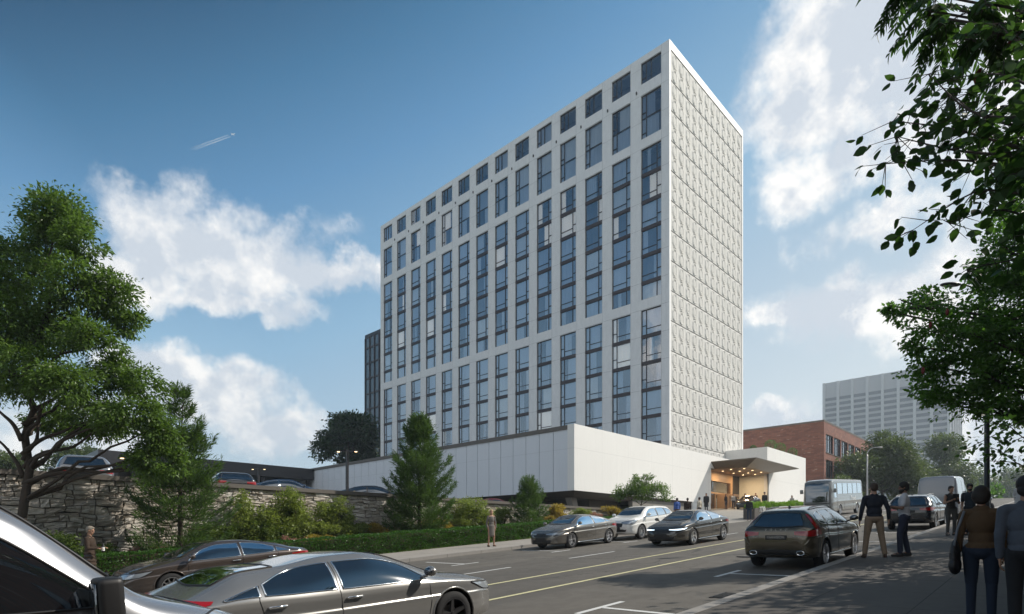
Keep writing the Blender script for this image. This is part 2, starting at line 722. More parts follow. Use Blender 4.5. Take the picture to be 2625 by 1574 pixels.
def m_curtain():
    """sheer curtains of differing cloth; a few emit a little themselves, standing in for lit rooms"""
    m, t, p = newmat('curtain_fabric')
    gi = t.node('ShaderNodeNewGeometry')
    r = gi.outputs['Random Per Island']
    c = t.ramp(r, [(0, (.40, .46, .54)), (.40, (.58, .64, .70)), (.74, (.72, .76, .80)), (.86, (.90, .88, .83)), (1, (.96, .88, .74))])
    t.put(p.inputs['Base Color'], c)
    p.inputs['Roughness'].default_value = .9
    p.inputs['Emission Color'].default_value = (1, .84, .66, 1)
    t.put(p.inputs['Emission Strength'], t.rng(r, .88, .92, 0, .18))  # the cloth itself glows in place of room lights
    tr = t.node('ShaderNodeBsdfTranslucent')
    t.put(tr.inputs[0], c)
    mx = t.node('ShaderNodeMixShader')
    mx.inputs[0].default_value = .12
    t.l.new(p.outputs[0], mx.inputs[1])
    t.l.new(tr.outputs[0], mx.inputs[2])
    t.l.new(mx.outputs[0], t.n['Material Output'].inputs[0])
    return m


def m_soil():
    m, t, p = newmat('bark_mulch')
    co = geopos(t)
    n = t.noise(co, 9, 6, .75)
    c = t.ramp(n, [(.3, (.028, .020, .013)), (.7, (.085, .06, .04))])
    t.put(p.inputs['Base Color'], c)
    p.inputs['Roughness'].default_value = 1
    bump(t, p, n, .9, .05)
    return m


def m_ground():
    m, t, p = newmat('rough_ground')
    co = geopos(t)
    n = t.noise(co, .12, 6, .6)
    n2 = t.noise(co, 3, 5, .7)
    c = t.ramp(n, [(.35, (.045, .07, .022)), (.65, (.08, .10, .04))])
    c = t.mix(t.rng(n2, .5, .7, 0, .5), c, (.10, .085, .05))
    t.put(p.inputs['Base Color'], c)
    p.inputs['Roughness'].default_value = 1
    return m


M = {}
M['asphalt'] = m_asphalt()
M['paving'] = m_paving('pavement_concrete', (.088, .079, .069), 1.55, 1.35)
M['paving_pale'] = m_paving('pavement_pale_concrete', (.30, .275, .245), 1.6, 1.7, .3)
M['forecourt'] = m_paving('forecourt_concrete', (.26, .245, .22), 3.0, 3.0, .35)
M['kerb'] = m_paving('kerb_granite', (.27, .255, .235), 1.8, 50, .3)
M['line_white'] = simple('road_paint_white', (.62, .62, .60), .7, var=.22, vs=14)
M['line_yellow'] = simple('road_paint_yellow', (.60, .56, .32), .7, var=.22, vs=14)
M['tower'] = m_tower()
M['podium'] = m_podium('white_render', (.80, .785, .75))
M['podium_grey'] = m_podium('grey_render', (.69, .715, .75))
M['trim_white'] = simple('white_trim', (.82, .81, .79), .6)
M['relief'] = simple('relief_concrete', (.61, .595, .56), .8, var=.10, vs=9)
M['coping'] = simple('dark_coping', (.12, .105, .09), .6, var=.15)
M['dark_metal'] = simple('dark_bronze_metal', (.028, .027, .030), .38, .4)
M['frame'] = simple('window_frame_metal', (.030, .033, .040), .4, .4)
M['spandrel'] = simple('spandrel_panel', (.040, .030, .034), .45, .2)
M['room'] = simple('room_interior', (.13, .135, .145), .9)
M['glass'] = m_glass('window_glass', (.88, .94, 1.0), .25)
M['curtain'] = m_curtain()
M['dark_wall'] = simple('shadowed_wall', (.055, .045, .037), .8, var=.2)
M['grey_wall'] = simple('grey_stucco', (.20, .185, .165), .85, var=.12)
M['fascia'] = simple('canopy_metal', (.155, .125, .090), .35, .5, var=.08)
M['soffit'] = simple('canopy_soffit', (.22, .14, .085), .5, var=.12)
M['wood'] = m_wood('entrance_timber', (.34, .19, .09), (.48, .30, .16))
M['cream'] = simple('cream_wall', (.76, .71, .58), .8, var=.06)
M['lamp_glow'] = simple('lamp_glow', (1, .8, .5), .5, emit=(1, .72, .38), es=3.5)
M['stone'] = m_stone()
M['soil'] = m_soil()
M['ground'] = m_ground()
M['brick'] = m_brick()
M['bark'] = simple('tree_bark', (.050, .038, .028), .95, var=.4, vs=14)
M['bark_pale'] = simple('pale_bark', (.13, .10, .08), .95, var=.4, vs=14)
M['leaf'] = m_leaf('broad_leaf', (.028, .060, .012), (.115, .19, .036), .32)
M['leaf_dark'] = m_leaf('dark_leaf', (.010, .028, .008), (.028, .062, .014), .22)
M['leaf_far'] = m_leaf('far_leaf', (.030, .050, .020), (.085, .115, .042), .3)
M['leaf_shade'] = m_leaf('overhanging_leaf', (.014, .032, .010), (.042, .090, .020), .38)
M['leaf_bright'] = m_leaf('street_tree_leaf', (.026, .065, .012), (.085, .18, .028), .45)
M['needle'] = m_leaf('conifer_needle', (.028, .060, .018), (.085, .145, .036), .3)
M['shrub'] = m_leaf('shrub_leaf', (.060, .092, .020), (.23, .275, .070), .35)
M['shrub_dark'] = m_leaf('dark_shrub_leaf', (.045, .080, .018), (.12, .17, .040), .3)
M['shrub_gold'] = m_leaf('golden_shrub_leaf', (.15, .11, .02), (.36, .26, .05), .35, sat=(.42, .16, .05))
M['shrub_pink'] = m_leaf('pink_shrub_leaf', (.16, .06, .06), (.40, .20, .18), .3)
M['hedge'] = m_leaf('hedge_leaf', (.016, .050, .008), (.055, .135, .020), .3)
M['green'] = m_leaf('planter_leaf', (.055, .11, .014), (.17, .29, .04), .4)
M['grass'] = m_leaf('grass_blade', (.05, .10, .015), (.12, .20, .03), .4)
M['fruit'] = simple('sumac_fruit', (.12, .012, .010), .8, var=.3, vs=40)
M['tyre'] = simple('tyre_rubber', (.018, .018, .019), .85)
M['rim'] = simple('alloy_rim', (.52, .52, .53), .28, .9)
M['rim_dark'] = simple('dark_alloy', (.10, .10, .105), .35, .9)
M['chrome'] = simple('chrome', (.80, .80, .80), .12, 1.0)
M['plastic'] = simple('black_plastic', (.015, .015, .016), .5)
def m_carglass():
    m, t, p = newmat('car_glass')
    p.inputs['Base Color'].default_value = (.008, .010, .012, 1)
    p.inputs['Roughness'].default_value = .05
    gl = t.node('ShaderNodeBsdfGlossy')
    gl.inputs['Color'].default_value = (.85, .90, .95, 1)
    gl.inputs['Roughness'].default_value = .02
    fr = t.node('ShaderNodeFresnel')
    fr.inputs[0].default_value = 1.45
    mx = t.node('ShaderNodeMixShader')
    t.put(mx.inputs[0], t.math('ADD', t.math('MULTIPLY', fr.outputs[0], .9), .13, clamp=True))
    t.l.new(p.outputs[0], mx.inputs[1])
    t.l.new(gl.outputs[0], mx.inputs[2])
    t.l.new(mx.outputs[0], t.n['Material Output'].inputs[0])
    return m


M['carglass'] = m_carglass()
M['lens'] = simple('headlight_lens', (.42, .46, .50), .08, .35, coat=1)
M['lens_lit'] = simple('headlight_lit', (.9, .95, 1), .2, emit=(.75, .90, 1), es=2.5)
M['taillight'] = simple('tail_light', (.30, .008, .010), .12, 0, coat=1)
M['plate'] = simple('number_plate', (.020, .020, .022), .35)
M['badge'] = simple('badge_metal', (.70, .70, .70), .25, .9)
M['void'] = simple('dark_void', (.006, .006, .006), .9)
M['skin'] = simple('skin', (.36, .20, .13), .55)
M['skin_dark'] = simple('skin_tan', (.20, .105, .065), .55)
M['sign_white'] = simple('sign_white', (.82, .82, .80), .5)
M['planter'] = simple('planter_concrete', (.10, .09, .08), .8, var=.15)
M['steel'] = simple('galvanised_steel', (.34, .34, .34), .5, .5)
M['cloth'] = {}


def cloth(name, col, rough=.9):
    if name not in M['cloth']:
        M['cloth'][name] = simple(name, col, rough, var=.18, vs=22)
    return M['cloth'][name]


# ------------------------------------------------------------------ ground
SL = .069
H0 = -1.75


def G(s, t=10.0):
    s = max(-60, min(s, 108))
    return H0 + SL * s


def fore(s, t):
    return G(s) + .006 + .114 * max(0, min(1, (t - 17.5) / 1.6)) + max(0, t - 17.5) * .045


def bed(s, t):
    """planting bed between hedge and stone wall: rises towards the wall"""
    k = max(0., min(1., (t - 21.6) / 3.0))
    rise = .12 + .70 * k * max(0., min(1, (s + 4) / 26))
    return G(s) + rise


def sheet(name, s0, s1, t0, t1, fn, mat, ns=40, nt=1, skirt=None):
    mb = MB()
    v, f = [], []
    for i in range(ns + 1):
        for j in range(nt + 1):
            s = s0 + (s1 - s0) * i / ns
            t = t0 + (t1 - t0) * j / nt
            v.append((s, t, fn(s, t)))
    for i in range(ns):
        for j in range(nt):
            a = i * (nt + 1) + j
            f.append((a, a + nt + 1, a + nt + 2, a + 1))
    mb.add(v, f)
    if skirt:
        for (j, sg) in ((0, 1), (nt, -1)):
            vv, ff = [], []
            for i in range(ns + 1):
                p = v[i * (nt + 1) + j]
                vv += [p, (p[0], p[1], p[2] - skirt)]
            for i in range(ns):
                q = (2 * i, 2 * i + 2, 2 * i + 3, 2 * i + 1)
                ff.append(q if sg < 0 else q[::-1])
            mb.add(vv, ff)
    o = mb.build(name, mat)
    tag(o, kind='structure')
    return o


def terr(s, t):
    b = G(s) - .06
    if t < -9:
        b -= .02 * min(60, (-9 - t)) * 0
    if t > 25.4:
        if s < 49:
            b = 1.60
        else:
            b = G(s) + .05
    if t < 4:
        b = G(s) - .1
    return b


mb = MB()
ss = [-420, -300, -60, -40, -20, 0, 20, 40, 48.9, 49.1, 60, 80, 100, 108, 130, 300, 700, 1150]
tt = [-420, -300, -60, -20, 4, 18, 21, 25.2, 25.5, 60, 100, 200, 600, 1150]
v = [(s, t, terr(s, t)) for s in ss for t in tt]
f = []
for i in range(len(ss) - 1):
    for j in range(len(tt) - 1):
        a = i * len(tt) + j
        f.append((a, a + len(tt), a + len(tt) + 1, a + 1))
mb.add(v, f)
tag(mb.build('ground', M['ground']), kind='structure')

sheet('road', -40, 180, 4.12, 17.5, lambda s, t: G(s), M['asphalt'], 110, 2)
sheet('pavement_near', -40, 180, -9, 3.90, lambda s, t: G(s) + .12, M['paving'], 110, 2, .3)
sheet('kerb_near', -40, 180, 3.904, 4.12, lambda s, t: G(s) + .124, M['kerb'], 110, 1, .3)
sheet('pavement_hotel', -40, 36, 17.66, 21.0, lambda s, t: G(s) + .12, M['paving_pale'], 60, 1, .3)
sheet('kerb_hotel', -40, 36, 17.5, 17.656, lambda s, t: G(s) + .124, M['kerb'], 60, 1, .3)
sheet('planting_bed_soil', -40, 42, 21.004, 25.3, bed, M['soil'], 80, 8)
sheet('forecourt', 36, 120, 17.5, 33, fore, M['forecourt'], 60, 6)
sheet('parking_lot', -60, 49, 25.5, 100, lambda s, t: 1.65, M['asphalt'], 4, 4)


def mark(s0, t0, s1, t1, wd, mat='line_white', h=.005):
    """painted line on the road from one point to another"""
    a, b = Vector((s0, t0, 0)), Vector((s1, t1, 0))
    d = (b - a).normalized()
    n = Vector((-d.y, d.x, 0)) * wd / 2
    mb = MB()
    k = max(1, int((b - a).length / 2))
    vv, ff = [], []
    for i in range(k + 1):
        p = a.lerp(b, i / k)
        for q in (p + n, p - n):
            vv.append((q.x, q.y, G(q.x) + h))
    for i in range(k):
        ff.append((2 * i, 2 * i + 1, 2 * i + 3, 2 * i + 2))
    mb.add(vv, ff)
    o = mb.build('road_marking', M[mat])
    tag(o, kind='structure')
    return o


mark(-20, 8.16, 110, 8.16, .11, 'line_yellow')
mark(-20, 9.85, 110, 9.85, .11, 'line_yellow')
for k in range(-2, 14):
    if k % 1 == 0:
        mark(10.0 + 5.55 * (k - 0), 12.17, 12.7 + 5.55 * (k - 0), 12.17, .10)
for k in range(-1, 14):
    c = 8.25 + 5.15 * k
    mark(c - .68, 5.78, c + .68, 5.78, .11)
    mark(c, 5.72, c, 4.16, .11)
for k in range(-1, 11):
    c = 12.95 + 5.05 * k
    if k > 2 and k < 6:
        mark(c - .6, 14.5, c + .6, 14.5, .10)
        continue
    mark(c - .6, 14.5, c + .6, 14.5, .10)
    if k < 3:
        mark(c, 14.56, c, 16.6, .10)
# manhole / patches
mb = MB()
mb.lathe([(0.001, 0), (.36, 0), (.36, -.02)], 28, 'Z', (17.5, 6.9, G(17.5) + .008))
o = mb.build('manhole_cover', M['plastic'])
tag(o, 'round dark iron manhole cover in the asphalt beside the yellow lines', 'manhole cover')
o.rotation_euler = (0, 0, 0)


for (s, t, lab) in ((12.2, 17.22, 'iron gutter drain at the hotel side kerb near the brown car'), (30.5, 4.42, 'iron gutter drain by the near kerb ahead of the near black estate car'),
                    (10.3, 4.42, 'iron gutter drain by the near kerb behind the olive car')):
    mb = MB()
    for k in range(9):
        mb.box(-.30 + k * .068, -.30 + k * .068 + .034, -.2, .2, 0, .012)
    mb.box(-.33, .33, -.23, -.2, 0, .012)
    mb.box(-.33, .33, .2, .23, 0, .012)
    o = mb.build('drain_grate', M['plastic'])
    o.location = (s, t, G(s) + .004)
    o.rotation_euler = (0, -math.atan(SL), 0)
    tag(o, lab, 'drain', 'gutter drains')


# ------------------------------------------------------------------ hotel
hotel = empty('hotel', (59.1, 32.2, 0))
tag(hotel, 'tall white slab hotel with gridded windows, relief side wall and low white podium', 'building')


def hb(mb, name, mats, **k):
    """build in world coordinates under the hotel"""
    for i, p in enumerate(mb.v):
        mb.v[i] = (p[0] - 59.1, p[1] - 32.2, p[2])
    return mb.build(name, mats, hotel, **k)


S0, S1, T0, T1, ZTOP = 59.1, 79.4, 32.2, 88.8, 55.6
NC, PITCH = 14, 4.005
WT = [(33.2 + PITCH * k, 35.8 + PITCH * k) for k in range(NC)]
OPEN = [(52.4, 54.86, 'attic'), (46.05, 51.1, 'tall'), (27.5, 44.9, 'upper'), (5.0, 26.3, 'lower')]
mb = MB()
edges = [T0] + [e for ab in WT for e in ab] + [T1]
for k in range(0, len(edges), 2):            # piers
    mb.box(S0, S0 + .45, edges[k], edges[k + 1], 3, ZTOP)
for (a, b) in WT:                            # bands between openings
    zz = [3] + sorted([z for o_ in OPEN for z in o_[:2]]) + [ZTOP]
    for k in range(0, len(zz), 2):
        mb.box(S0, S0 + .45, a, b, zz[k], zz[k + 1])
# far and rear walls, roof
mb.box(S0 + .45, S1, T1 - .4, T1, 3, ZTOP)
mb.box(S1 - .4, S1, T0 + .4, T1 - .4, 3, ZTOP)
mb.box(S0 + .45, S1 - .4, T0 + .4, T1 - .4, ZTOP - .9, ZTOP - .5)
hb(mb, 'facade_wall', M['tower'])
mb = MB()
mb.box(S0 + .45, S1 - .001, T0 + .10, T0 + .395, 3, ZTOP - .35)
hb(mb, 'side_wall', M['relief'])
mb = MB()
mb.box(S0 + .003, S0 + .33, T0 - .03, T0 + .10, 3, ZTOP + .02)
mb.box(S1 - .33, S1, T0 - .03, T0 + .10, 3, ZTOP + .02)
mb.box(S0 + .33, S1 - .33, T0 - .03, T0 + .10, 54.68, ZTOP + .02)
hb(mb, 'corner_trim', M['trim_white'])
# rooms behind the glass
mb = MB()
for (a, b) in WT:
    for (z0, z1, kind) in OPEN:
        mb.add([(S0 + 1.9, a - .2, z0 - .3), (S0 + 1.9, b + .2, z0 - .3), (S0 + 1.9, b + .2, z1 + .3), (S0 + 1.9, a - .2, z1 + .3)], [(0, 1, 2, 3)])
        for y in (a - .2, b + .2):
            mb.add([(S0 + .46, y, z0 - .3), (S0 + 1.9, y, z0 - .3), (S0 + 1.9, y, z1 + .3), (S0 + .46, y, z1 + .3)], [(0, 1, 2, 3)])
hb(mb, 'room_interiors', M['room'])

rnd = random.Random(3)


def curtain(mb, y0, y1, z0, z1, s):
    n = max(4, int(abs(y1 - y0) / .06))
    v = []
    for i in range(n + 1):
        y = y0 + (y1 - y0) * i / n
        x = s + .035 * sin(i * 1.9) + .02 * sin(i * .7)
        v += [(x, y, z0), (x, y, z1)]
    mb.add(v, [(2 * i, 2 * i + 1, 2 * i + 3, 2 * i + 2) for i in range(n)])


def opening(k, z0, z1, kind):
    a, b = WT[k]
    wdt = b - a
    root = empty('window', (0, 0, 0))
    root.parent = hotel
    CHILD.setdefault(hotel.name, []).append(root)
    root.location = (0, a - T0, z0)
    fr, gl, cu = MB(), MB(), MB()
    D0, D1 = .14, .26            # frame depth behind the wall face

    def bar(y0, y1, za, zb):
        fr.box(D0, D1, y0, y1, za - z0, zb - z0)
    B = .075
    bar(0, wdt, z0, z0 + B)
    bar(0, wdt, z1 - B, z1)
    bar(0, B, z0 + B, z1 - B)
    bar(wdt - B, wdt, z0 + B, z1 - B)
    if kind == 'attic':
        y = wdt * .77
        bar(y - B / 2, y + B / 2, z0 + B, z1 - B)
        y2 = wdt * .52
        bar(y2 - B / 2, y2 + B / 2, z0 + B, z1 - B)
        bar(y + B / 2, wdt - B, z0 + .62, z0 + .62 + B)
        floors = [(z0 + B, z1 - B)]
    elif kind == 'tall':
        y = wdt * .76
        bar(y - B / 2, y + B / 2, z0 + B, z1 - B)
        zm = z0 + (z1 - z0) * .47
        bar(B, y - B / 2, zm, zm + B)
        for zz in (z0 + .62, zm - .05, zm + .6):
            bar(y + B / 2, wdt - B, zz, zz + B)
        floors = [(z0 + B, zm), (zm + B, z1 - B)]
    else:
        tops, z = [], z1
        zs = (42.06 if kind == 'upper' else 23.46)
        levels = []
        while zs > z0 + .5:
            levels.append((zs - .40, zs))
            zs -= 3.1
        for (za, zb) in levels:
            fr.box(D0 - .05, D1 + .02, .004, wdt - .004, za - z0, zb - z0, 1)
        cur = z1 - B
        floors = []
        for (za, zb) in levels:
            floors.append((zb, cur))
            cur = za
        floors.append((z0 + B, cur))
        flip = (kind == 'lower')
        for (za, zb) in floors:
            h = zb - za
            y = wdt * (.76 if flip else .24)
            bar(y - B / 2, y + B / 2, za, zb)
            if h > 1.9:
                if flip:
                    bar(B, y - B / 2, za + .62, za + .62 + B * .8)
                    bar(y + B / 2, wdt - B, za + 1.0, za + 1.0 + B)
                else:
                    bar(y + B / 2, wdt - B, za + .62, za + .62 + B * .8)
                    bar(B, y - B / 2, za + 1.0, za + 1.0 + B)
    for (za, zb) in floors:
        for (ya, yb) in ((B * .5, wdt * .5), (wdt * .5, wdt - B * .5)) if rnd.random() < .5 else ((B * .5, wdt - B * .5),):
            q = [.20 + rnd.uniform(-.009, .009) for _ in range(3)]
            q.append(q[0] + q[2] - q[1])
            gl.add([(q[0], ya, za - z0), (q[1], yb, za - z0), (q[2], yb, zb - z0), (q[3], ya, zb - z0)], [(0, 3, 2, 1)])
    for (za, zb) in floors:
        r = rnd.random()
        if r < .46:
            spans = [(.05, wdt - .05)]
        elif r < .62:
            c = rnd.uniform(.3, .75) * wdt
            spans = [(.05, c)]
        elif r < .8:
            c = rnd.uniform(.15, .5) * wdt
            spans = [(c, wdt - .05)]
        elif r < .93:
            spans = [(.05, wdt * .3), (wdt * .72, wdt - .05)]
        else:
            c = rnd.uniform(.3, .6) * wdt
            spans = [(c, c + .45)]
        if kind == 'attic':
            spans = [] if rnd.random() < .6 else spans
        for (p, q) in spans:
            curtain(cu, p, q, za - z0, zb - z0, .36)
    fr.build('frame', [M['frame'], M['spandrel']], root)
    gl.build('pane', M['glass'], root)
    if cu.v:
        cu.build('curtain', M['curtain'], root)


for k in range(NC):
    for (z0, z1, kind) in OPEN:
        opening(k, z0, z1, kind)
for k in range(1, NC):
    mb = MB()
    y = WT[k][0] - .85
    mb.box(S0 - .12, S0 + .01, y - .06, y + .06, 51.55, 51.85)  # small dark vents on the wall, not lamps
    hb(mb, 'wall_vent', M['dark_metal'])


# relief panels
def relief_h(u, v):
    au, av = abs(u), abs(v)
    h = 0.0
    # lobed outline pinched in the middle
    wv = .40 * (1 - .80 * exp(-(av / .30) ** 2))
    if av > 1.05:
        q = (av - 1.05) / .42
        wv = .40 * sqrt(max(0, 1 - q * q)) if q < 1 else -1
    if wv >= 0:
        d = abs(au - wv)
        h += .9 * exp(-(d / .055) ** 2)
        h += .35 * (1 if au < wv else 0)
    if av > 1.0:
        d = abs(sqrt((au / .40) ** 2 + ((av - 1.05) / .42) ** 2) - 1) * .4
        h = max(h, .9 * exp(-(d / .06) ** 2))
    # outer echo line
    wo = .62 - .32 * exp(-(av / .28) ** 2)
    if av < 1.45:
        h = max(h, .55 * exp(-(abs(au - wo) / .045) ** 2))
    # slender spine
    if .25 < av < 1.2:
        h = max(h, .7 * exp(-(au / .045) ** 2))
    # star
    st = sqrt(au / .30) + sqrt(av / .34)
    if st < 1:
        h = max(h, 1.25)
    elif st < 1.18:
        h = -.6
    # panel edges
    if av > 1.645:
        h = -.1
    if au > .775:
        h = min(h, .0)
    return h


def relief_panel_mesh():
    n, m_, W, Hh = 22, 58, 1.617, 3.36
    mb = MB()
    v, f = [], []
    NX = 12 * n
    pr = [[relief_h((i + .5 * 0) / n * W - W / 2, j / m_ * Hh - Hh / 2) for j in range(m_ + 1)] for i in range(n + 1)]
    rr = random.Random(5)
    for i in range(NX + 1):
        for j in range(m_ + 1):
            ii = i % n
            h = pr[ii][j] + rr.uniform(-.06, .06)
            v.append((i / n * W, -.10 * h, j / m_ * Hh))
    for i in range(NX):
        for j in range(m_):
            a = i * (m_ + 1) + j
            f.append((a, a + m_ + 1, a + m_ + 2, a + 1))
    mb.add(v, f)
    return mb.mesh('relief_panel', M['relief'], smooth=True)


rp = relief_panel_mesh()
for k in range(-2, 12):
    o = bpy.data.objects.new('relief_panel', rp)
    link(o, hotel)
    o.location = (.43 + (S1 - S0 - .66 - 19.404) / 2 - .1, .02, 14.3 + 3.36 * k)

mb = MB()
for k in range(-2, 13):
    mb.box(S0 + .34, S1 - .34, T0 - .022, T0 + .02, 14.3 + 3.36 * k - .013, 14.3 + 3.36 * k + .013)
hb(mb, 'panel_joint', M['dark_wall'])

# podium -------------------------------------------------------------
PS, PT, PZ0, PZ1 = 37.7, 29.0, 3.9, 9.3
mb = MB()
mb.box(PS + .35, 62.7, PT, PT + .45, PZ0, PZ1)
mb.box(PS, PS + .35, PT, PT + .7, PZ0, PZ1 + .01)
hb(mb, 'podium_front_wall', M['podium'])
mb = MB()
t = PT + .7
while t < T1:
    mb.box(PS + .06, PS + .35, t + .03, t + 1.52, PZ0, PZ1 - .36)
    t += 1.55
mb.box(PS + .2, PS + .40, PT + .7, T1 + 8, PZ0 + .01, PZ1 - .37)
hb(mb, 'podium_parking_wall', M['podium_grey'])
mb = MB()
mb.box(PS - .03, PS + .45, PT + .703, T1 + 8, PZ1 - .36, PZ1 - .02)
hb(mb, 'coping', M['coping'])
mb = MB()
mb.box(PS + .4, 62.68, PT + .45, T1 + 8, 8.6, 8.8)
mb.box(62.7, 80, PT + .2, PT + 3.15, 7.95, 8.8)
hb(mb, 'podium_roof', M['coping'])
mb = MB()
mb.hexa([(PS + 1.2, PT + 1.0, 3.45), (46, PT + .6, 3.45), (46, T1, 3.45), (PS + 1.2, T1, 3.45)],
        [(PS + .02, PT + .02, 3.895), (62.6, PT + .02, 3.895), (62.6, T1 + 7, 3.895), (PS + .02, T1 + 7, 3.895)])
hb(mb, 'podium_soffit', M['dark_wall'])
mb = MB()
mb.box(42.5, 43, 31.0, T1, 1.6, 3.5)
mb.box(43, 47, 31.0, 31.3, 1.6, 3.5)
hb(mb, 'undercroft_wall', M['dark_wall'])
mb = MB()
mb.hexa([(40.1, 30.4, 1.3), (40.5, 30.4, 1.3), (40.5, 31.0, 1.3), (40.1, 31.0, 1.3)],
        [(39.0, 30.4, 3.5), (39.8, 30.4, 3.5), (39.8, 31.0, 3.5), (39.0, 31.0, 3.5)])
hb(mb, 'raking_pillar', M['grey_wall'])
mb = MB()
mb.box(47, 62.69, PT + .35, PT + .8, .5, 3.9)
hb(mb, 'base_wall', M['grey_wall'])
mb = MB()
mb.box(58.3, 62.69, PT + .03, PT + .34, .5, 3.899)
hb(mb, 'base_wall_front', M['podium'])

# entrance -----------------------------------------------------------
EY = 30.4
mb = MB()
mb.box(62.7, 63.05, PT + .451, EY + .2, 2.5, 7.9)        # left jamb
mb.box(63.05, 71.2, EY - .25, EY + .2, 6.75, 7.9)         # header
mb.box(70.6, 71.2, EY - .25, EY + .2, 2.5, 6.75)
for s in (64.6, 66.6, 68.6):
    mb.box(s - .07, s + .07, EY - .15, EY + .05, 2.5, 5.25)
mb.box(63.05, 70.6, EY - .15, EY + .05, 5.25, 5.45)
mb.box(66.9, 67.1, EY - 1.6, EY - .2, 2.8, 5.2)
hb(mb, 'entrance_frame', M['wood'])
mb = MB()
mb.box(63.05, 70.6, EY - .02, EY, 2.5, 6.74)
hb(mb, 'entrance_glazing', M['glass'])
mb = MB()
mb.box(63.1, 70.5, EY + 1.6, EY + 1.7, 2.5, 6.9)
for k in range(18):
    s = 63.3 + k * .4
    mb.box(s, s + .12, EY + 1.2, EY + 1.5, 2.6, 6.5)
hb(mb, 'lobby_screen', M['wood'])
# revolving door
mb = MB()
mb.lathe([(1.0, 2.85), (1.0, 2.95)], 28, 'Z', (69.1, EY - .75, 0))
mb.lathe([(1.02, 5.0), (1.08, 5.0), (1.08, 5.25), (.01, 5.25)], 28, 'Z', (69.1, EY - .75, 0))
for a in range(0, 360, 45):
    x, y = 69.1 + 1.02 * cos(radians(a)), EY - .75 + 1.02 * sin(radians(a))
    mb.box(x - .05, x + .05, y - .05, y + .05, 2.7, 5.0)
hb(mb, 'revolving_door', M['wood'])
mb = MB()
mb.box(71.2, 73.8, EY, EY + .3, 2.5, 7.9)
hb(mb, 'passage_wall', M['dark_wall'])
# canopy
mb = MB()
R, C0, T_, Q = (62.7, 29.0), (62.7, 24.0), (76.1, 24.0), (76.1, 29.4)
a, b, c, d = (63.6, 29.0), (64.2, 25.6), (71.9, 25.6), (74.4, 29.4)
zt, zb = 8.52, 7.82
top = [R + (zt,), C0 + (zt,), T_ + (zt,), Q + (zt,)]
sof = [a + (zb,), b + (zb,), c + (zb,), d + (zb,)]
mb.add(top + sof, [(3, 2, 1, 0), (4, 5, 1, 0), (5, 6, 2, 1), (6, 7, 3, 2)])
mb.add([(62.7, 28.98, 8.52), (62.7, 23.98, 8.52), (76.12, 23.98, 8.52), (76.12, 29.4, 8.52),
        (62.7, 28.98, 8.60), (62.7, 23.98, 8.60), (76.12, 23.98, 8.60), (76.12, 29.4, 8.60)],
       [(0, 1, 5, 4), (1, 2, 6, 5), (2, 3, 7, 6), (4, 5, 6, 7)], 0)
can = hb(mb, 'canopy', M['fascia'])
mb = MB()
mb.add([(p[0] - 59.1, p[1] - 32.2, p[2] - .004) for p in sof] + [(63.6 - 59.1, EY - 32.2, zb - .004), (74.4 - 59.1, EY - 32.2, zb - .004)],
       [(0, 1, 2, 3), (4, 0, 3, 5)])
mb.build('soffit', M['soffit'], can)
for (s, t) in [(65.2, 26.3), (67.6, 26.3), (70.2, 26.3), (65.0, 27.7), (67.4, 27.7), (69.9, 27.7), (72.0, 27.7), (66.0, 29.1), (69.0, 29.1), (71.8, 29.1)]:
    mb = MB()
    mb.lathe([(.001, -.02), (.09, -.02), (.12, 0)], 16, 'Z', (s - 59.1, t - 32.2, zb - .012))
    mb.build('downlight', M['lamp_glow'], can)
for (s, t) in [(66.2, 28.6), (71.0, 28.4)]:
    ld = bpy.data.lights.new('canopy_downlight', 'AREA')
    ld.shape = 'DISK'
    ld.size = .7
    ld.energy = 150
    ld.color = (1, .74, .45)
    lo = bpy.data.objects.new('canopy_downlight', ld)
    link(lo, None)
    lo.location = (s, t, zb - .08)
mb = MB()
mb.box(62.7, 80, PT - .0, PT + .2, 7.9, PZ1)
hb(mb, 'entrance_upper_wall', M['podium'])

# white wing
WS, WT0, WZ = 73.8, 26.9, 11.3
mb = MB()
mb.box(WS, 88.3, WT0, WT0 + .4, 2, WZ)
mb.box(87.9, 88.3, WT0 + .4, 40, 2, WZ)
mb.box(WS + .4, 87.9, WT0 + .4, 40, WZ - .5, WZ - .3)
mb.box(WS, WS + .4, WT0 + .4, 40, 8.6, WZ)
hb(mb, 'wing_wall', M['podium'])
mb = MB()
mb.box(WS + .002, WS + .4, WT0 + .4, 32.1, 2, 8.598)
hb(mb, 'wing_side_wall', M['cream'])
mb = MB()
mb.tube([(WS - .12, WT0 - .12, 3.2), (WS - .12, WT0 - .12, 8.0)], .10, 10)
hb(mb, 'canopy_post', M['steel'], smooth=True)


def pchip(xs, ys, x):
    xs = np.array(xs, float)
    ys = np.array(ys, float)
    if x <= xs[0]:
        return float(ys[0])
    if x >= xs[-1]:
        return float(ys[-1])
    h = np.diff(xs)
    d = np.diff(ys) / h
    m = np.zeros(len(xs))
    for i in range(1, len(xs) - 1):
        if d[i - 1] * d[i] > 0:
            w1, w2 = 2 * h[i] + h[i - 1], h[i] + 2 * h[i - 1]
            m[i] = (w1 + w2) / (w1 / d[i - 1] + w2 / d[i])
    m[0], m[-1] = d[0], d[-1]
    i = int(np.searchsorted(xs, x)) - 1
    u = (x - xs[i]) / h[i]
    return float((2 * u ** 3 - 3 * u ** 2 + 1) * ys[i] + (u ** 3 - 2 * u ** 2 + u) * h[i] * m[i] + (-2 * u ** 3 + 3 * u ** 2) * ys[i + 1] + (u ** 3 - u ** 2) * h[i] * m[i + 1])


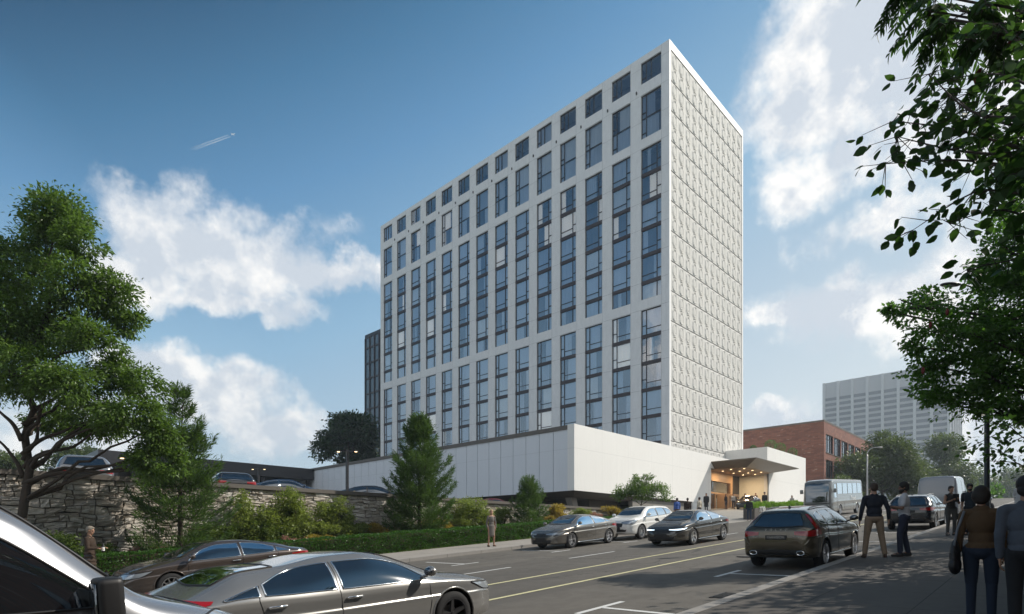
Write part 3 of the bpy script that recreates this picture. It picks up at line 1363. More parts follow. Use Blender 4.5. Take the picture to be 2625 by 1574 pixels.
def polyat(pts, u):
    """point at parameter u in [0, 1] along a polyline, smoothed"""
    xs = [0]
    for a, b in zip(pts, pts[1:]):
        xs.append(xs[-1] + max(1e-6, math.dist(a, b)))
    L = xs[-1]
    xs = [q / L for q in xs]
    return tuple(pchip(xs, [p[k] for p in pts], u) for k in range(len(pts[0])))


# ------------------------------------------------------------------ other buildings
def wing_topiary():
    for i, (px, py, Z, r) in enumerate([(1931, 1150, 84, .45), (1975, 1142, 79, .75), (1999, 1149, 81, .75), (2031, 1160, 84, .65)]):
        p = at(px, py, Z)
        lab = ['smallest clipped green ball bush on the white wing roof, nearest the tower',
               'clipped green ball bush on the corner of the white wing roof',
               'clipped green ball bush second from the corner of the white wing roof',
               'clipped green ball bush on the wing roof nearest the brick building'][i]
        root = empty('topiary_bush', (p.x, p.y, WZ - .3))
        tag(root, lab, 'bush', 'ball bushes on the white wing roof')
        cz = p.z - (WZ - .3)
        N = 900
        d = RNG.normal(size=(N, 3))
        d /= np.linalg.norm(d, axis=1)[:, None]
        pos = d * r * RNG.uniform(.82, 1.0, (N, 1)) + (0, 0, cz)
        leaf_mesh('foliage', pos, d, RNG.uniform(.09, .16, N), M['hedge'], root)
        mb = MB()
        mb.tube([(0, 0, 0), (0, 0, max(.2, cz))], .06, 6)
        mb.build('stem', M['bark'], root)


RNG = np.random.default_rng(11)


def leaf_arrays(pos, nrm, size, aspect=.5, fold=.15, jitter=.6, droop=.3, rng=None):
    """rhombus leaves: 4 vertices, one quad each"""
    rng = rng or RNG
    N = len(pos)
    # leaf axis: mostly outwards, drooping, with jitter
    ax = nrm + rng.normal(size=(N, 3)) * jitter
    ax[:, 2] -= droop
    ax /= np.linalg.norm(ax, axis=1)[:, None] + 1e-9
    up = rng.normal(size=(N, 3)) * .7 + np.array([0, 0, 1.0])
    side = np.cross(ax, up)
    side /= np.linalg.norm(side, axis=1)[:, None] + 1e-9
    nn = np.cross(side, ax)
    s = np.asarray(size)[:, None]
    a = pos
    b = pos + ax * s * .45 + side * s * aspect * .5 + nn * s * fold
    c = pos + ax * s
    d = pos + ax * s * .45 - side * s * aspect * .5 + nn * s * fold
    V = np.stack([a, b, c, d], 1).reshape(-1, 3)
    return V


def mesh_from_quads(name, V, mat, smooth=False):
    nq = len(V) // 4
    me = bpy.data.meshes.new(name)
    me.vertices.add(len(V))
    me.vertices.foreach_set('co', V.astype(np.float32).ravel())
    me.loops.add(nq * 4)
    me.polygons.add(nq)
    me.loops.foreach_set('vertex_index', np.arange(nq * 4, dtype=np.int32))
    me.polygons.foreach_set('loop_start', np.arange(0, nq * 4, 4, dtype=np.int32))
    me.polygons.foreach_set('loop_total', np.full(nq, 4, dtype=np.int32))
    me.materials.append(mat)
    me.update(calc_edges=True)
    me.validate()
    return me


def leaf_mesh(name, pos, nrm, size, mat, parent, **k):
    me = mesh_from_quads(name, leaf_arrays(np.asarray(pos), np.asarray(nrm), size, **k), mat)
    return link(bpy.data.objects.new(name, me), parent)


wing_topiary()


def brick_building():
    s0, t0, zt = 96.1, 26.7, 17.9
    s1, t1 = 127.0, 52.0
    root = empty('brick_building', (s0, t0, 0))
    tag(root, 'three storey dark red brick building beyond the white wing', 'building')

    def B(mb, name, mat, par=root, **k):
        mb.v = [(p[0] - s0, p[1] - t0, p[2]) for p in mb.v]
        return mb.build(name, mat, par, **k)
    rows = [(13.1, 15.9), (9.3, 12.0), (5.6, 8.2)]
    cols = []
    s = s0 + 1.0
    while s + 3.6 < s1:
        cols.append((s, s + 3.7))
        s += 4.15
    mb = MB()
    zz = [1] + sorted([z for r in rows for z in r]) + [zt - .25]
    e = [s0] + [q for c in cols for q in c] + [s1]
    for i in range(0, len(e), 2):
        mb.box(e[i], e[i + 1], t0, t0 + .4, 1, zt - .25)
    for c in cols:
        for i in range(0, len(zz), 2):
            mb.box(c[0], c[1], t0, t0 + .4, zz[i], zz[i + 1])
    mb.box(s0, s0 + .4, t0 + .4, t1, 1, zt - .25)
    mb.box(s1 - .4, s1, t0 + .4, t1, 1, zt - .25)
    B(mb, 'wall', M['brick'])
    mb = MB()
    mb.box(s0 - .04, s1 + .04, t0 - .04, t1, zt - .248, zt)
    B(mb, 'roof', M['coping'])
    mb = MB()
    mb.box(s0 + .5, s1 - .5, t0 + 2.2, t0 + 2.4, 1, zt - .5)
    B(mb, 'interior', M['room'])
    for c in cols:
        for (z0, z1) in rows:
            r = empty('window', (c[0] - s0, 0, z0))
            r.parent = root
            CHILD.setdefault(root.name, []).append(r)
            fm, gm = MB(), MB()
            w_, h = c[1] - c[0], z1 - z0
            for x in (0, w_ * .33, w_ * .66, w_ - .09):
                fm.box(x, x + .09, .12, .26, .09, h - .09)
            fm.box(0, w_, .12, .26, 0, .09)
            fm.box(0, w_, .12, .26, h - .09, h)
            fm.box(.09, w_ - .09, .14, .24, h * .74, h * .74 + .06)
            fm.build('frame', M['frame'], r)
            gm.add([(.05, .2, .05), (w_ - .05, .2, .05), (w_ - .05, .2, h - .05), (.05, .2, h - .05)], [(0, 1, 2, 3)])
            gm.build('pane', M['glass'], r)
            cm = MB()
            x0 = rnd.uniform(0, w_ * .4)
            cm.add([(x0, .5, .1), (x0 + w_ * .5, .5, .1), (x0 + w_ * .5, .5, h - .1), (x0, .5, h - .1)], [(0, 1, 2, 3)])
            cm.build('blind', M['curtain'], r)
            sm = MB()
            sm.box(-.06, w_ + .06, -.07, .12, -.10, -.002)
            sm.build('sill', M['coping'], r)


brick_building()


def glass_slab():
    s0, s1, t0, t1, zt = 75.0, 92.0, 95.0, 119.0, 47.4
    root = empty('glass_building', (s0, t1, 0))
    tag(root, 'dark glazed office slab peeking out behind the left end of the hotel', 'building')
    mb = MB()
    mb.box(.2, s1 - s0, t0 - t1, 0, 3, zt - .8)
    mb.box(-.05, s1 - s0, t0 - t1, .05, zt - .8, zt)
    mb.build('wall', M['dark_metal'], root)
    mb = MB()
    for k in range(int((t1 - t0) / 1.9) + 1):
        y = -k * 1.9
        mb.box(-.12, .1, y - .12, y + .12, 3, zt - .8)
    z = 5.0
    while z < zt - 2:
        mb.box(-.05, .1, t0 - t1, 0, z, z + .35)
        z += 3.55
    mb.build('mullions', M['spandrel'], root)
    mb = MB()
    mb.add([(.12, t0 - t1, 3), (.12, 0, 3), (.12, 0, zt - .8), (.12, t0 - t1, zt - .8)], [(0, 3, 2, 1)])
    mb.build('glazing', M['office_glass'], root)


M['office_glass'] = simple('office_glass', (.07, .10, .13), .08, 0, spec=.9)
glass_slab()


def far_tower():
    s0, s1, t0, t1, zt = 436.0, 487.0, 51.5, 122.0, 106.0
    root = empty('office_tower', (s0, t0, 0))
    tag(root, 'pale grey hazy office tower with vertical ribs far behind the brick building', 'building')
    W, D = t1 - t0, s1 - s0
    mb = MB()
    mb.box(.6, D, .6, W, 0, zt - 8)
    mb.box(.6, D, .6, W, zt - 8, zt)
    mb.build('wall', M['far_wall'], root)
    mb = MB()
    for k in range(9):
        y = k * (W - 1.6) / 8
        mb.box(-.3, .6, y, y + 1.6, 0, zt + .01)
    for k in range(1, 6):
        x = k * (D - 1.4) / 5
        mb.box(x, x + 1.4, -.3, .6, 0, zt + .01)
    mb.build('rib', M['far_rib'], root)
    mb = MB()
    z = zt - 12.5
    while z > 10:
        mb.box(.45, .7, 1.7, W - .1, z, z + 2.0)
        mb.box(1.5, D - .1, .45, .7, z, z + 2.0)
        z -= 3.62
    mb.build('window_band', M['far_glass'], root)
    mb = MB()
    mb.box(12, D - 4, 6, 24, zt, zt + 5)
    mb.build('penthouse', M['far_wall'], root)


M['far_wall'] = simple('far_concrete', (.42, .42, .44), .8, var=.06, vs=.4)
M['far_rib'] = simple('far_rib_concrete', (.52, .52, .535), .8)
M['far_glass'] = simple('far_glass', (.13, .14, .165), .35)
far_tower()


def dark_pavilion():
    s0, s1, t0, t1 = 14.0, 37.6, 72.0, 82.0
    root = empty('parking_pavilion', (s0, t0, 1.65))
    tag(root, 'low dark flat roofed pavilion at the back of the parking lot', 'building')
    mb = MB()
    mb.box(0, s1 - s0, 0, t1 - t0, 7.7 - 1.65, 9.13 - 1.65)
    mb.build('roof', M['dark_metal'], root)
    mb = MB()
    mb.box(1, s1 - s0 - .2, 5, 5.3, 0, 7.69 - 1.65)
    mb.build('wall', M['dark_wall'], root)
    for x in (1.5, 9, 17, 23):
        mb = MB()
        mb.box(x, x + .4, .6, 1.0, 0, 7.69 - 1.65)
        mb.build('column', M['dark_metal'], root)


dark_pavilion()


# ------------------------------------------------------------------ stone retaining wall
def stone_wall():
    s0, s1, tw, ztop = -14.0, 41.5, 25.0, 2.08
    root = empty('stone_wall', (s0, tw, 0))
    tag(root, 'grey ledgestone retaining wall with a dark coping below the parking lot', 'wall')
    rr = random.Random(21)
    rects = []
    z = -2.4
    while z < ztop - .01:
        h = min(rr.uniform(.13, .27), ztop - z)
        if ztop - z - h < .08:
            h = ztop - z
        x = s0 - rr.uniform(0, .5)
        while x < s1:
            w_ = rr.uniform(.22, .85) * (1.0 if h > .2 else .85)
            xe = x + w_
            if z + h > bed(x, 25) - .5:
                if h > .20 and rr.random() < .35:
                    q = z + h * rr.uniform(.4, .6)
                    rects.append((x, xe, z, q))
                    rects.append((x, xe, q, z + h))
                elif h > .18 and w_ > .5 and rr.random() < .3:
                    m_ = x + w_ * rr.uniform(.35, .65)
                    q = z + h * rr.uniform(.4, .6)
                    rects.append((x, m_, z, z + h))
                    rects.append((m_, xe, z, q))
                    rects.append((m_, xe, q, z + h))
                else:
                    rects.append((x, xe, z, z + h))
            x = xe
        z += h
    mb = MB()
    ja = lambda a, b, k: a + (noise.noise(Vector((a * 3.1, b * 4.7, k))) * .075)
    for (x0, x1, z0, z1) in rects:
        g_ = .006
        cs = []
        for (xx, zz) in ((x0, z0), (x1, z0), (x1, z1), (x0, z1)):
            cs.append(Vector((xx + noise.noise(Vector((xx * 2.1, zz * 2.9, 0))) * .10, 0,
                              zz + (noise.noise(Vector((xx * .9, zz * 1.5, 9))) * .16 + noise.noise(Vector((xx * 2.9, zz * 3.1, 5))) * .05) * min(1, max(0, (ztop - zz) / .5)))))
        cen = sum(cs, Vector()) / 4
        cs = [c + (cen - c).normalized() * g_ for c in cs]
        dp = rr.uniform(.02, .10)
        n = 5
        vs, fs = [], []
        tx, tz = rr.uniform(-.03, .035), rr.uniform(-.03, .03)
        for j in range(n + 1):
            for i in range(n + 1):
                u, v = i / n, j / n
                p = cs[0] * (1 - u) * (1 - v) + cs[1] * u * (1 - v) + cs[2] * u * v + cs[3] * (1 - u) * v
                edge = (i in (0, n)) or (j in (0, n))
                d = dp + tx * (u - .5) * 2 + tz * (v - .5) * 2 + rr.uniform(-.028, .03)
                if edge:
                    d = -.015
                if not edge and (i in (1, n - 1) or j in (1, n - 1)):
                    k = .82
                    p = cen + (p - cen) * 1.42 if False else p
                    d -= .006
                # push the ring next to the rim outwards so that the faces are broad and the joints narrow
                if not edge:
                    uu = .04 if i == 1 else (.96 if i == n - 1 else u)
                    vv = .07 if j == 1 else (.93 if j == n - 1 else v)
                    p = cs[0] * (1 - uu) * (1 - vv) + cs[1] * uu * (1 - vv) + cs[2] * uu * vv + cs[3] * (1 - uu) * vv
                vs.append((p.x - s0, -d, p.z))
        for j in range(n):
            for i in range(n):
                a = j * (n + 1) + i
                fs.append((a, a + 1, a + n + 2, a + n + 1))
        mb.add(vs, fs)
    mb.build('stonework', M['stone'], root)
    mb = MB()
    mb.box(0, s1 - s0, .05, .45, -3.4, ztop)
    mb.build('core', M['void'], root)
    mb = MB()
    mb.box(-.05, s1 - s0 + .05, -.16, .5, ztop, ztop + .17)
    mb.build('coping', M['coping'], root)


stone_wall()

# low grey wall closing the bed at the drive
# ------------------------------------------------------------------ planting


def crown_points(blobs, n, rng, inner=.55, clump=26, spread=.16, gap=0.0, gs=.9):
    """leaf points gathered into sprays over a set of ellipsoids (x,y,z,rx,ry,rz)"""
    bl = np.array(blobs, float)
    wts = (bl[:, 3] * bl[:, 4] + bl[:, 4] * bl[:, 5] + bl[:, 3] * bl[:, 5])
    wts = wts / wts.sum()
    nc = max(1, n // clump)
    idx = rng.choice(len(bl), nc, p=wts)
    d = rng.normal(size=(nc, 3))
    d /= np.linalg.norm(d, axis=1)[:, None]
    rad = rng.uniform(inner ** 2, 1, nc) ** .5
    # lumpy outline
    lump = np.array([noise.noise(Vector((float(q[0] * 2.3), float(q[1] * 2.3), float(q[2] * 2.3))) + Vector((float(i % 7) * 3, 0, 0))) for q, i in zip(d, idx)])
    rad = rad * (1 + .28 * lump)
    c = bl[idx, :3] + d * bl[idx, 3:] * rad[:, None]
    if gap:
        gn = np.array([noise.noise(Vector((float(q[0]), float(q[1]), float(q[2]))) * gs) for q in c])
        kp = gn > np.quantile(gn, gap)
        c, d, idx = c[kp], d[kp], idx[kp]
        nc = len(c)
    per = rng.integers(clump // 2, int(clump * 1.5), nc)
    ci = np.repeat(np.arange(nc), per)
    N = len(ci)
    sp = spread * bl[idx, 3:].mean(axis=1)
    off = rng.normal(size=(N, 3)) * sp[ci][:, None] * np.array([1, 1, .55])
    pos = c[ci] + off
    nrm = d[ci] * .7 + off / (np.linalg.norm(off, axis=1)[:, None] + 1e-6) * .7
    return pos, nrm, c, d


def limb(mb, a, b, r0, r1, rng, n=6, wob=.08, sides=7, sag=0.0):
    a, b = Vector(a), Vector(b)
    L = (b - a).length
    pts = []
    for i in range(n + 1):
        u = i / n
        p = a.lerp(b, u)
        if 0 < i < n:
            p += Vector(rng.normal(size=3)) * wob * L * .5
        p.z += sag * L * sin(pi * u)
        pts.append(p)
    mb.tube(pts, [r0 + (r1 - r0) * i / n for i in range(n + 1)], sides)
    return pts


def tree(name, label, cat, base, trunk_top, blobs, n, leaf, mat, bark='bark', tr=.16, group=None, limbs=True,
         seed=1, inner=.5, clump=26, spread=.16, aspect=.5, droop=.35, twigs=60, gap=.18, gs=.9):
    rng = np.random.default_rng(seed)
    root = empty(name, base)
    tag(root, label, cat, group)
    b = Vector(base)
    bl = [(x - b.x, y - b.y, z - b.z, rx, ry, rz) for (x, y, z, rx, ry, rz) in blobs]
    pos, nrm, c, d = crown_points(bl, n, rng, inner, clump, spread, gap, gs)
    leaf_mesh('crown', pos, nrm, rng.uniform(.7, 1.3, len(pos)) * leaf, mat, root, aspect=aspect, droop=droop, rng=rng)
    mb = MB()
    tt_ = Vector(trunk_top) - b
    pts = limb(mb, (0, 0, -.3), tt_, tr, tr * .55, rng, 8, .03, 10)
    if limbs:
        ctr = [Vector(q[:3]) for q in bl]
        for k, q in enumerate(ctr):
            reach = max(.5, (Vector((q.x, q.y, 0)) - Vector((tt_.x, tt_.y, 0))).length)
            cand = [p_ for p_ in pts[3:] if p_.z < q.z - .35 * reach] or [pts[3]]
            limb(mb, cand[-1], q, tr * .42, tr * .12, rng, 8, .035, 7, sag=.06)
        m_ = min(twigs, len(c))
        for i in rng.choice(len(c), m_, replace=False):
            p = Vector(c[i])
            q = min(ctr, key=lambda e: (e - p).length)
            limb(mb, q, p, tr * .11, tr * .035, rng, 5, .06, 5)
    mb.build('trunk', M[bark], root, smooth=True)
    return root


# big broad-leaved tree at the left edge
def pblob(px, py, Z, rpx, rpy=None, rd=None):
    """blob seen at a photo pixel at depth Z with a radius given in pixels"""
    p = at(px, py, Z)
    k = Z / FPX
    rpy = rpy or rpx
    return (p.x, p.y, p.z, rpx * k, (rd or rpx) * k, rpy * k)


Z = 18.1
bt = at(55, 1345, Z)
bl = [pblob(150, 560, Z, 85, 70), pblob(95, 620, Z + .5, 70, 60), pblob(205, 620, Z - .5, 60, 50), pblob(60, 720, Z, 110, 80),
      pblob(190, 740, Z - .6, 90, 75), pblob(290, 760, Z, 75, 65), pblob(330, 830, Z + .4, 55, 45), pblob(20, 830, Z - .5, 120, 90),
      pblob(140, 850, Z + .8, 90, 60), pblob(230, 870, Z - .7, 80, 50), pblob(60, 960, Z - 1, 110, 70), pblob(180, 990, Z - 1.2, 100, 55),
      pblob(290, 960, Z, 75, 55), pblob(370, 1000, Z - .3, 60, 60), pblob(330, 1070, Z - .6, 95, 55), pblob(250, 1080, Z + .6, 90, 50),
      pblob(410, 1110, Z - .3, 55, 60), pblob(380, 1180, Z - .2, 60, 50), pblob(-40, 640, Z, 60, 40), pblob(-60, 900, Z, 120, 120),
      pblob(140, 1080, Z + 1.5, 70, 40), pblob(440, 1190, Z, 40, 45)]
big = tree('broadleaf_tree', 'big spreading green tree by the stone wall at the far left', 'tree',
           (bt.x, bt.y, bed(bt.x, bt.y)), tuple(at(66, 900, Z)), [(a, b_, c_, d_ * .92, e_ * .92, f_ * 1.02) for (a, b_, c_, d_, e_, f_) in bl], 120000, .125, M['leaf'], 'bark', .15, seed=4,
           inner=.3, clump=22, spread=.14, aspect=.40, droop=.5, twigs=170, gap=.34, gs=1.7)
# the long low limbs seen against the sky
mb = MB()
rngb = np.random.default_rng(9)
for chain in ([(60, 1240), (150, 1215), (260, 1195), (350, 1175), (420, 1150)], [(58, 1200), (110, 1165), (190, 1140), (260, 1100)],
              [(60, 1225), (20, 1150), (-40, 1110)], [(58, 1180), (95, 1120), (100, 1040)], [(56, 1130), (20, 1070), (-30, 1040)],
              [(60, 1250), (180, 1200), (300, 1210), (400, 1195)], [(58, 1090), (120, 1060), (200, 990)], [(57, 1165), (140, 1110), (240, 1080)]):
    pts = [tuple(at(x, y, Z + rngb.uniform(-.3, .3) * (i > 0)) - big.location) for i, (x, y) in enumerate(chain)]
    pts = [Vector(polyat(pts, u)) + Vector((0, 0, .05 * sin(u * 9))) for u in np.linspace(0, 1, 14)]
    mb.tube(pts, [.075 * (1 - .75 * i / (len(pts) - 1)) for i in range(len(pts))], 7)
mb.build('lower_limbs', M['bark'], big, smooth=True)


def conifer(label, base, height, radius, seed, n=26000, mat='needle', lean=0, sparse=0.0, group=None, skirt=.08, twig=.22):
    rng = np.random.default_rng(seed)
    root = empty('conifer_tree', base)
    tag(root, label, 'tree', group)
    mb = MB()
    tip = Vector((rng.uniform(-.1, .1), rng.uniform(-.1, .1), height))
    mb.tube([Vector((0, 0, -.2)), Vector((0, 0, height * .35)), Vector((.03, .02, height * .7)), tip],
            [.10 * height / 6, .07 * height / 6, .035 * height / 6, .008], 8)
    P, Nn = [], []
    z = height * skirt
    az_ = 0
    nb = int(95 * (1 - sparse))
    heights = np.sort(rng.uniform(skirt, .985, nb)) * height
    for z in heights:
        u = z / height
        az_ += 2.4 + rng.uniform(-.4, .4)
        env = (1 - u) ** .72 * (1.12 if u > .18 else .75 + u * 2)
        L = radius * env * rng.uniform(.62, 1.12) + .08
        rise = (.15 + .75 * u) * L
        d = Vector((cos(az_), sin(az_), 0))
        a = Vector((0, 0, z))
        pts = []
        for k in range(6):
            q = k / 5
            pts.append(a + d * L * q + Vector((0, 0, rise * q - L * .22 * sin(pi * q))))
        mb.tube(pts, [.022 * height / 6 * (1 - .8 * k / 5) for k in range(6)], 5)
        m_ = int(n / nb * (L / radius + .15) * 1.3)
        q = rng.uniform(.12, 1.05, m_) ** .8
        side = np.array([-d.y, d.x, 0])
        base_ = np.array(a)[None] + np.outer(q * L, np.array(d)) + np.outer(rise * q - L * .22 * np.sin(pi * q), [0, 0, 1])
        so = rng.normal(size=m_) * (.26 * L * (1.15 - q) + twig * .25)
        base_ += np.outer(so, side)
        base_[:, 2] += rng.normal(size=m_) * .05 * radius + np.abs(so) * .25
        P.append(base_)
        nr = np.outer(np.ones(m_), np.array(d)) * .8 + np.outer(np.sign(so) * .6, side)
        nr[:, 2] += .55
        Nn.append(nr)
    pos, nrm = np.concatenate(P), np.concatenate(Nn)
    leaf_mesh('crown', pos, nrm, rng.uniform(.5, 1.2, len(pos)) * twig, M[mat], root, aspect=.16, fold=.02, jitter=.45, droop=-.1, rng=rng)
    mb.build('trunk', M['bark'], root, smooth=True)
    return root


p = at(462, 1400, 20.6)
conifer('tall loose feathery conifer in front of the stone wall beside the big tree', (p.x, p.y, bed(p.x, p.y)), 5.25 - bed(p.x, p.y), 1.75, 31, n=30000, sparse=.15, twig=.20)
p = at(1075, 1370, 28.6)
conifer('dense pointed conifer standing in front of the white podium wall', (p.x, p.y, bed(p.x, p.y)), 6.0, 1.95, 32, n=46000, twig=.22)
p = at(1355, 1345, 34.2)
conifer('smallest conifer, near the podium corner behind the hedge', (p.x, p.y, bed(p.x, p.y)), 3.1, 1.2, 33, n=20000, twig=.17)


def shrub(label, px, py_top, wpx, tt_, mat, n, leaf, seed, name='shrub', group=None):
    rng = np.random.default_rng(seed)
    Z = tt_ / pdir(px, 1380).y
    top = at(px, py_top, Z)
    k = Z / FPX
    w_ = wpx * k / 2 * 1.18
    n = int(n * 1.35)
    zb = bed(top.x, top.y)
    h = max(.4, top.z - zb)
    root = empty(name, (top.x, top.y, zb))
    tag(root, label, 'shrub' if name == 'shrub' else 'flowers', group)
    bl = []
    for i in range(13):
        u = rng.uniform(0, 1)
        rx = w_ * rng.uniform(.26, .46)
        bl.append((rng.uniform(-1, 1) * w_ * .62, rng.uniform(-.6, .6) * min(w_, .9) * .6, h * (.22 + .62 * u), rx, rx * .85, h * rng.uniform(.13, .24)))
    pos, nrm, c, d = crown_points(bl, n, rng, .4, 12, .20, .15, 3.0)
    pos[:, 2] = np.clip(pos[:, 2], .02, h * 1.06)
    leaf_mesh('foliage', pos, nrm, rng.uniform(.6, 1.4, len(pos)) * leaf * 1.1, M[mat], root, aspect=.62, droop=.1, jitter=.9, rng=rng)
    mb = MB()
    for i in rng.choice(len(c), min(24, len(c)), replace=False):
        limb(mb, (rng.uniform(-.15, .15), rng.uniform(-.1, .1), -.05), c[i], .022, .006, rng, 4, .08, 5)
    mb.build('stems', M['bark'], root)
    return root


SH = [
    # px, top, width, Z, material, leaves, leaf size, label
    (150, 1370, 150, 22.9, 'shrub_dark', 5950, .075, 'dim green shrub behind the white haired person by the wall'),
    (255, 1395, 110, 22.9, 'shrub_dark', 4250, .07, 'low dark shrub between the white haired person and the feathery conifer'),
    (20, 1330, 130, 24.2, 'shrub_dark', 5950, .08, 'dark shrub at the foot of the big tree'),
    (340, 1400, 90, 22.9, 'shrub_pink', 2720, .055, 'brownish pink flowering shrub under the feathery conifer'),
    (430, 1400, 90, 22.9, 'shrub_pink', 2550, .055, 'faded pink shrub beside the trunk of the feathery conifer'),
    (565, 1325, 120, 24.2, 'shrub_dark', 6800, .075, 'dark green shrub on the right flank of the feathery conifer'),
    (655, 1262, 110, 24.2, 'shrub', 8840, .075, 'tall yellow green shrub, leftmost of the three against the wall'),
    (760, 1255, 120, 24.2, 'shrub', 10200, .075, 'tall yellow green shrub reaching the wall coping below the dark blue car'),
    (690, 1330, 150, 24.2, 'shrub_dark', 8840, .075, 'broad green shrub below the tall yellow green ones'),
    (860, 1275, 110, 24.2, 'shrub', 8840, .072, 'tall yellow green shrub with two tips, right of the lamp post'),
    (800, 1335, 120, 24.2, 'shrub', 7650, .07, 'rounded green shrub above the brown parked car'),
    (905, 1340, 100, 24.2, 'shrub', 6120, .068, 'low green shrub halfway along the stone wall'),
    (960, 1335, 90, 24.2, 'shrub_gold', 4420, .065, 'golden yellow shrub left of the dense conifer'),
    (750, 1378, 80, 22.9, 'shrub_pink', 2550, .055, 'low pink flowering clump above the hedge behind the brown car'),
    (830, 1370, 70, 22.9, 'shrub_gold', 2890, .055, 'low yellow flowering clump above the hedge'),
    (905, 1378, 60, 22.9, 'shrub_pink', 2210, .05, 'small pink flowering clump in the middle of the bed'),
    (1000, 1362, 60, 22.9, 'shrub', 2210, .05, 'small pale green clump at the left foot of the dense conifer'),
    (1120, 1330, 70, 24.2, 'shrub_gold', 3400, .06, 'golden shrub at the right foot of the dense conifer'),
    (1205, 1278, 140, 24.2, 'shrub', 12750, .072, 'broad yellow green shrub left of the woman on the pavement'),
    (1285, 1300, 60, 24.2, 'shrub', 4080, .07, 'loose green shrub behind the woman on the pavement'),
    (1435, 1288, 60, 24.2, 'shrub_gold', 5100, .07, 'golden orange shrub right of the smallest conifer'),
    (1405, 1320, 50, 24.2, 'shrub_gold', 2550, .06, 'low orange shrub in front of the smallest conifer'),
    (1490, 1302, 60, 24.2, 'shrub', 3060, .065, 'small pale shrub above the grey parked car'),
    (1525, 1312, 50, 24.2, 'shrub_pink', 2890, .055, 'pink flowering shrub above the roof of the grey parked car'),
    (1570, 1298, 60, 24.2, 'shrub_gold', 3740, .065, 'brownish gold shrub left of the small rounded tree'),
    (1615, 1300, 60, 24.2, 'shrub_dark', 4420, .065, 'dark shrub above the white parked car'),
]
for i, (px, py, wd, Zz, mt, n, lf, lab) in enumerate(SH):
    shrub(lab, px, py, wd, Zz, mt, n, lf, 100 + i, group='shrubs in the bed below the stone wall')

# small rounded tree in front of the podium
p = at(1645, 1300, 44.5)
Z = 44.5
bl = [pblob(1645, 1240, Z, 32, 18), pblob(1610, 1258, Z, 32, 17), pblob(1680, 1256, Z, 32, 17), pblob(1590, 1270, Z, 22, 11),
      pblob(1705, 1272, Z, 20, 11), pblob(1645, 1265, Z, 40, 16), pblob(1625, 1226, Z, 14, 9), pblob(1662, 1224, Z, 14, 9)]
tree('small_tree', 'small rounded multi stemmed tree in front of the sunlit podium wall', 'tree', (p.x, p.y, .95), tuple(at(1645, 1275, Z)), bl, 9500, .13,
     M['leaf'], 'bark', .06, seed=44, inner=.2, clump=16, spread=.2, twigs=40)


# hedge
def hedge():
    s0, s1, t0, t1, h = 0.5, 37.0, 21.15, 22.0, .82
    root = empty('hedge', (s0, t0, G(s0) + .1))
    tag(root, 'long clipped dark green hedge along the hotel side pavement', 'hedge')
    rng = np.random.default_rng(77)
    N = 72000
    face = rng.choice(4, N, p=[.52, .36, .04, .08])
    u = rng.uniform(0, 1, N)
    v = rng.uniform(0, 1, N)
    s = s0 + (s1 - s0) * u
    t = np.where(face == 0, t0, np.where(face == 3, t1, t0 + (t1 - t0) * v))
    z = np.where((face == 0) | (face == 3), v * h, h)
    s = np.where(face == 2, s1, s)
    t = np.where(face == 2, t0 + (t1 - t0) * v, t)
    z = np.where(face == 2, u * h, z)
    wob = np.array([noise.noise(Vector((float(a) * 1.7, float(b) * 2.0, float(c) * 3))) for a, b, c in zip(s, t, z)])
    t = t + wob * .09 + rng.normal(size=N) * .02
    z = z + np.where(face == 1, wob * .07, 0) + rng.normal(size=N) * .015
    g0 = H0 + SL * s + .1
    pos = np.stack([s - s0, t - t0, g0 + z - (G(s0) + .1)], 1)
    nrm = np.zeros((N, 3))
    nrm[face == 0] = (0, -1, .2)
    nrm[face == 1] = (0, -.2, 1)
    nrm[face == 2] = (1, 0, 0)
    nrm[face == 3] = (0, 1, 0)
    leaf_mesh('foliage', pos, nrm, rng.uniform(.045, .085, N), M['hedge'], root, aspect=.65, droop=0, jitter=.8, rng=rng)
    mb = MB()
    k = 40
    for i in range(k):
        a, b = s0 + (s1 - s0) * i / k, s0 + (s1 - s0) * (i + 1) / k
        za, zb_ = G(a) + .1 - (G(s0) + .1), G(b) + .1 - (G(s0) + .1)
        y0, y1 = .07, t1 - t0 - .07
        mb.hexa([(a - s0, y0, za), (b - s0, y0, zb_), (b - s0, y1, zb_), (a - s0, y1, za)],
                [(a - s0, y0, za + h - .07), (b - s0, y0, zb_ + h - .07), (b - s0, y1, zb_ + h - .07), (a - s0, y1, za + h - .07)])
    mb.build('inner_branches', M['soil'], root)


hedge()


def grass_strip():
    rng = np.random.default_rng(5)
    N = 26000
    s = rng.uniform(21, 38, N)
    t = rng.uniform(22.0, 24.8, N)
    z = np.array([bed(a, b) for a, b in zip(s, t)])
    pos = np.stack([s, t, z], 1)
    nrm = np.zeros((N, 3))
    nrm[:, 2] = 1
    o = leaf_mesh('grass', pos, nrm, rng.uniform(.06, .14, N), M['grass'], None, aspect=.12, droop=-.3, jitter=.5, rng=rng)
    tag(o, kind='stuff')
    N = 2600
    s = np.concatenate([rng.uniform(3, 37, N)])
    t = 21.0 + rng.uniform(0, .2, N)
    pos = np.stack([s, t, H0 + SL * s + .11], 1)
    nrm = np.zeros((N, 3))
    nrm[:, 2] = 1
    o = leaf_mesh('grass_edge', pos, nrm, rng.uniform(.05, .12, N), M['grass'], None, aspect=.14, droop=-.2, jitter=.5, rng=rng)
    tag(o, kind='stuff')


grass_strip()

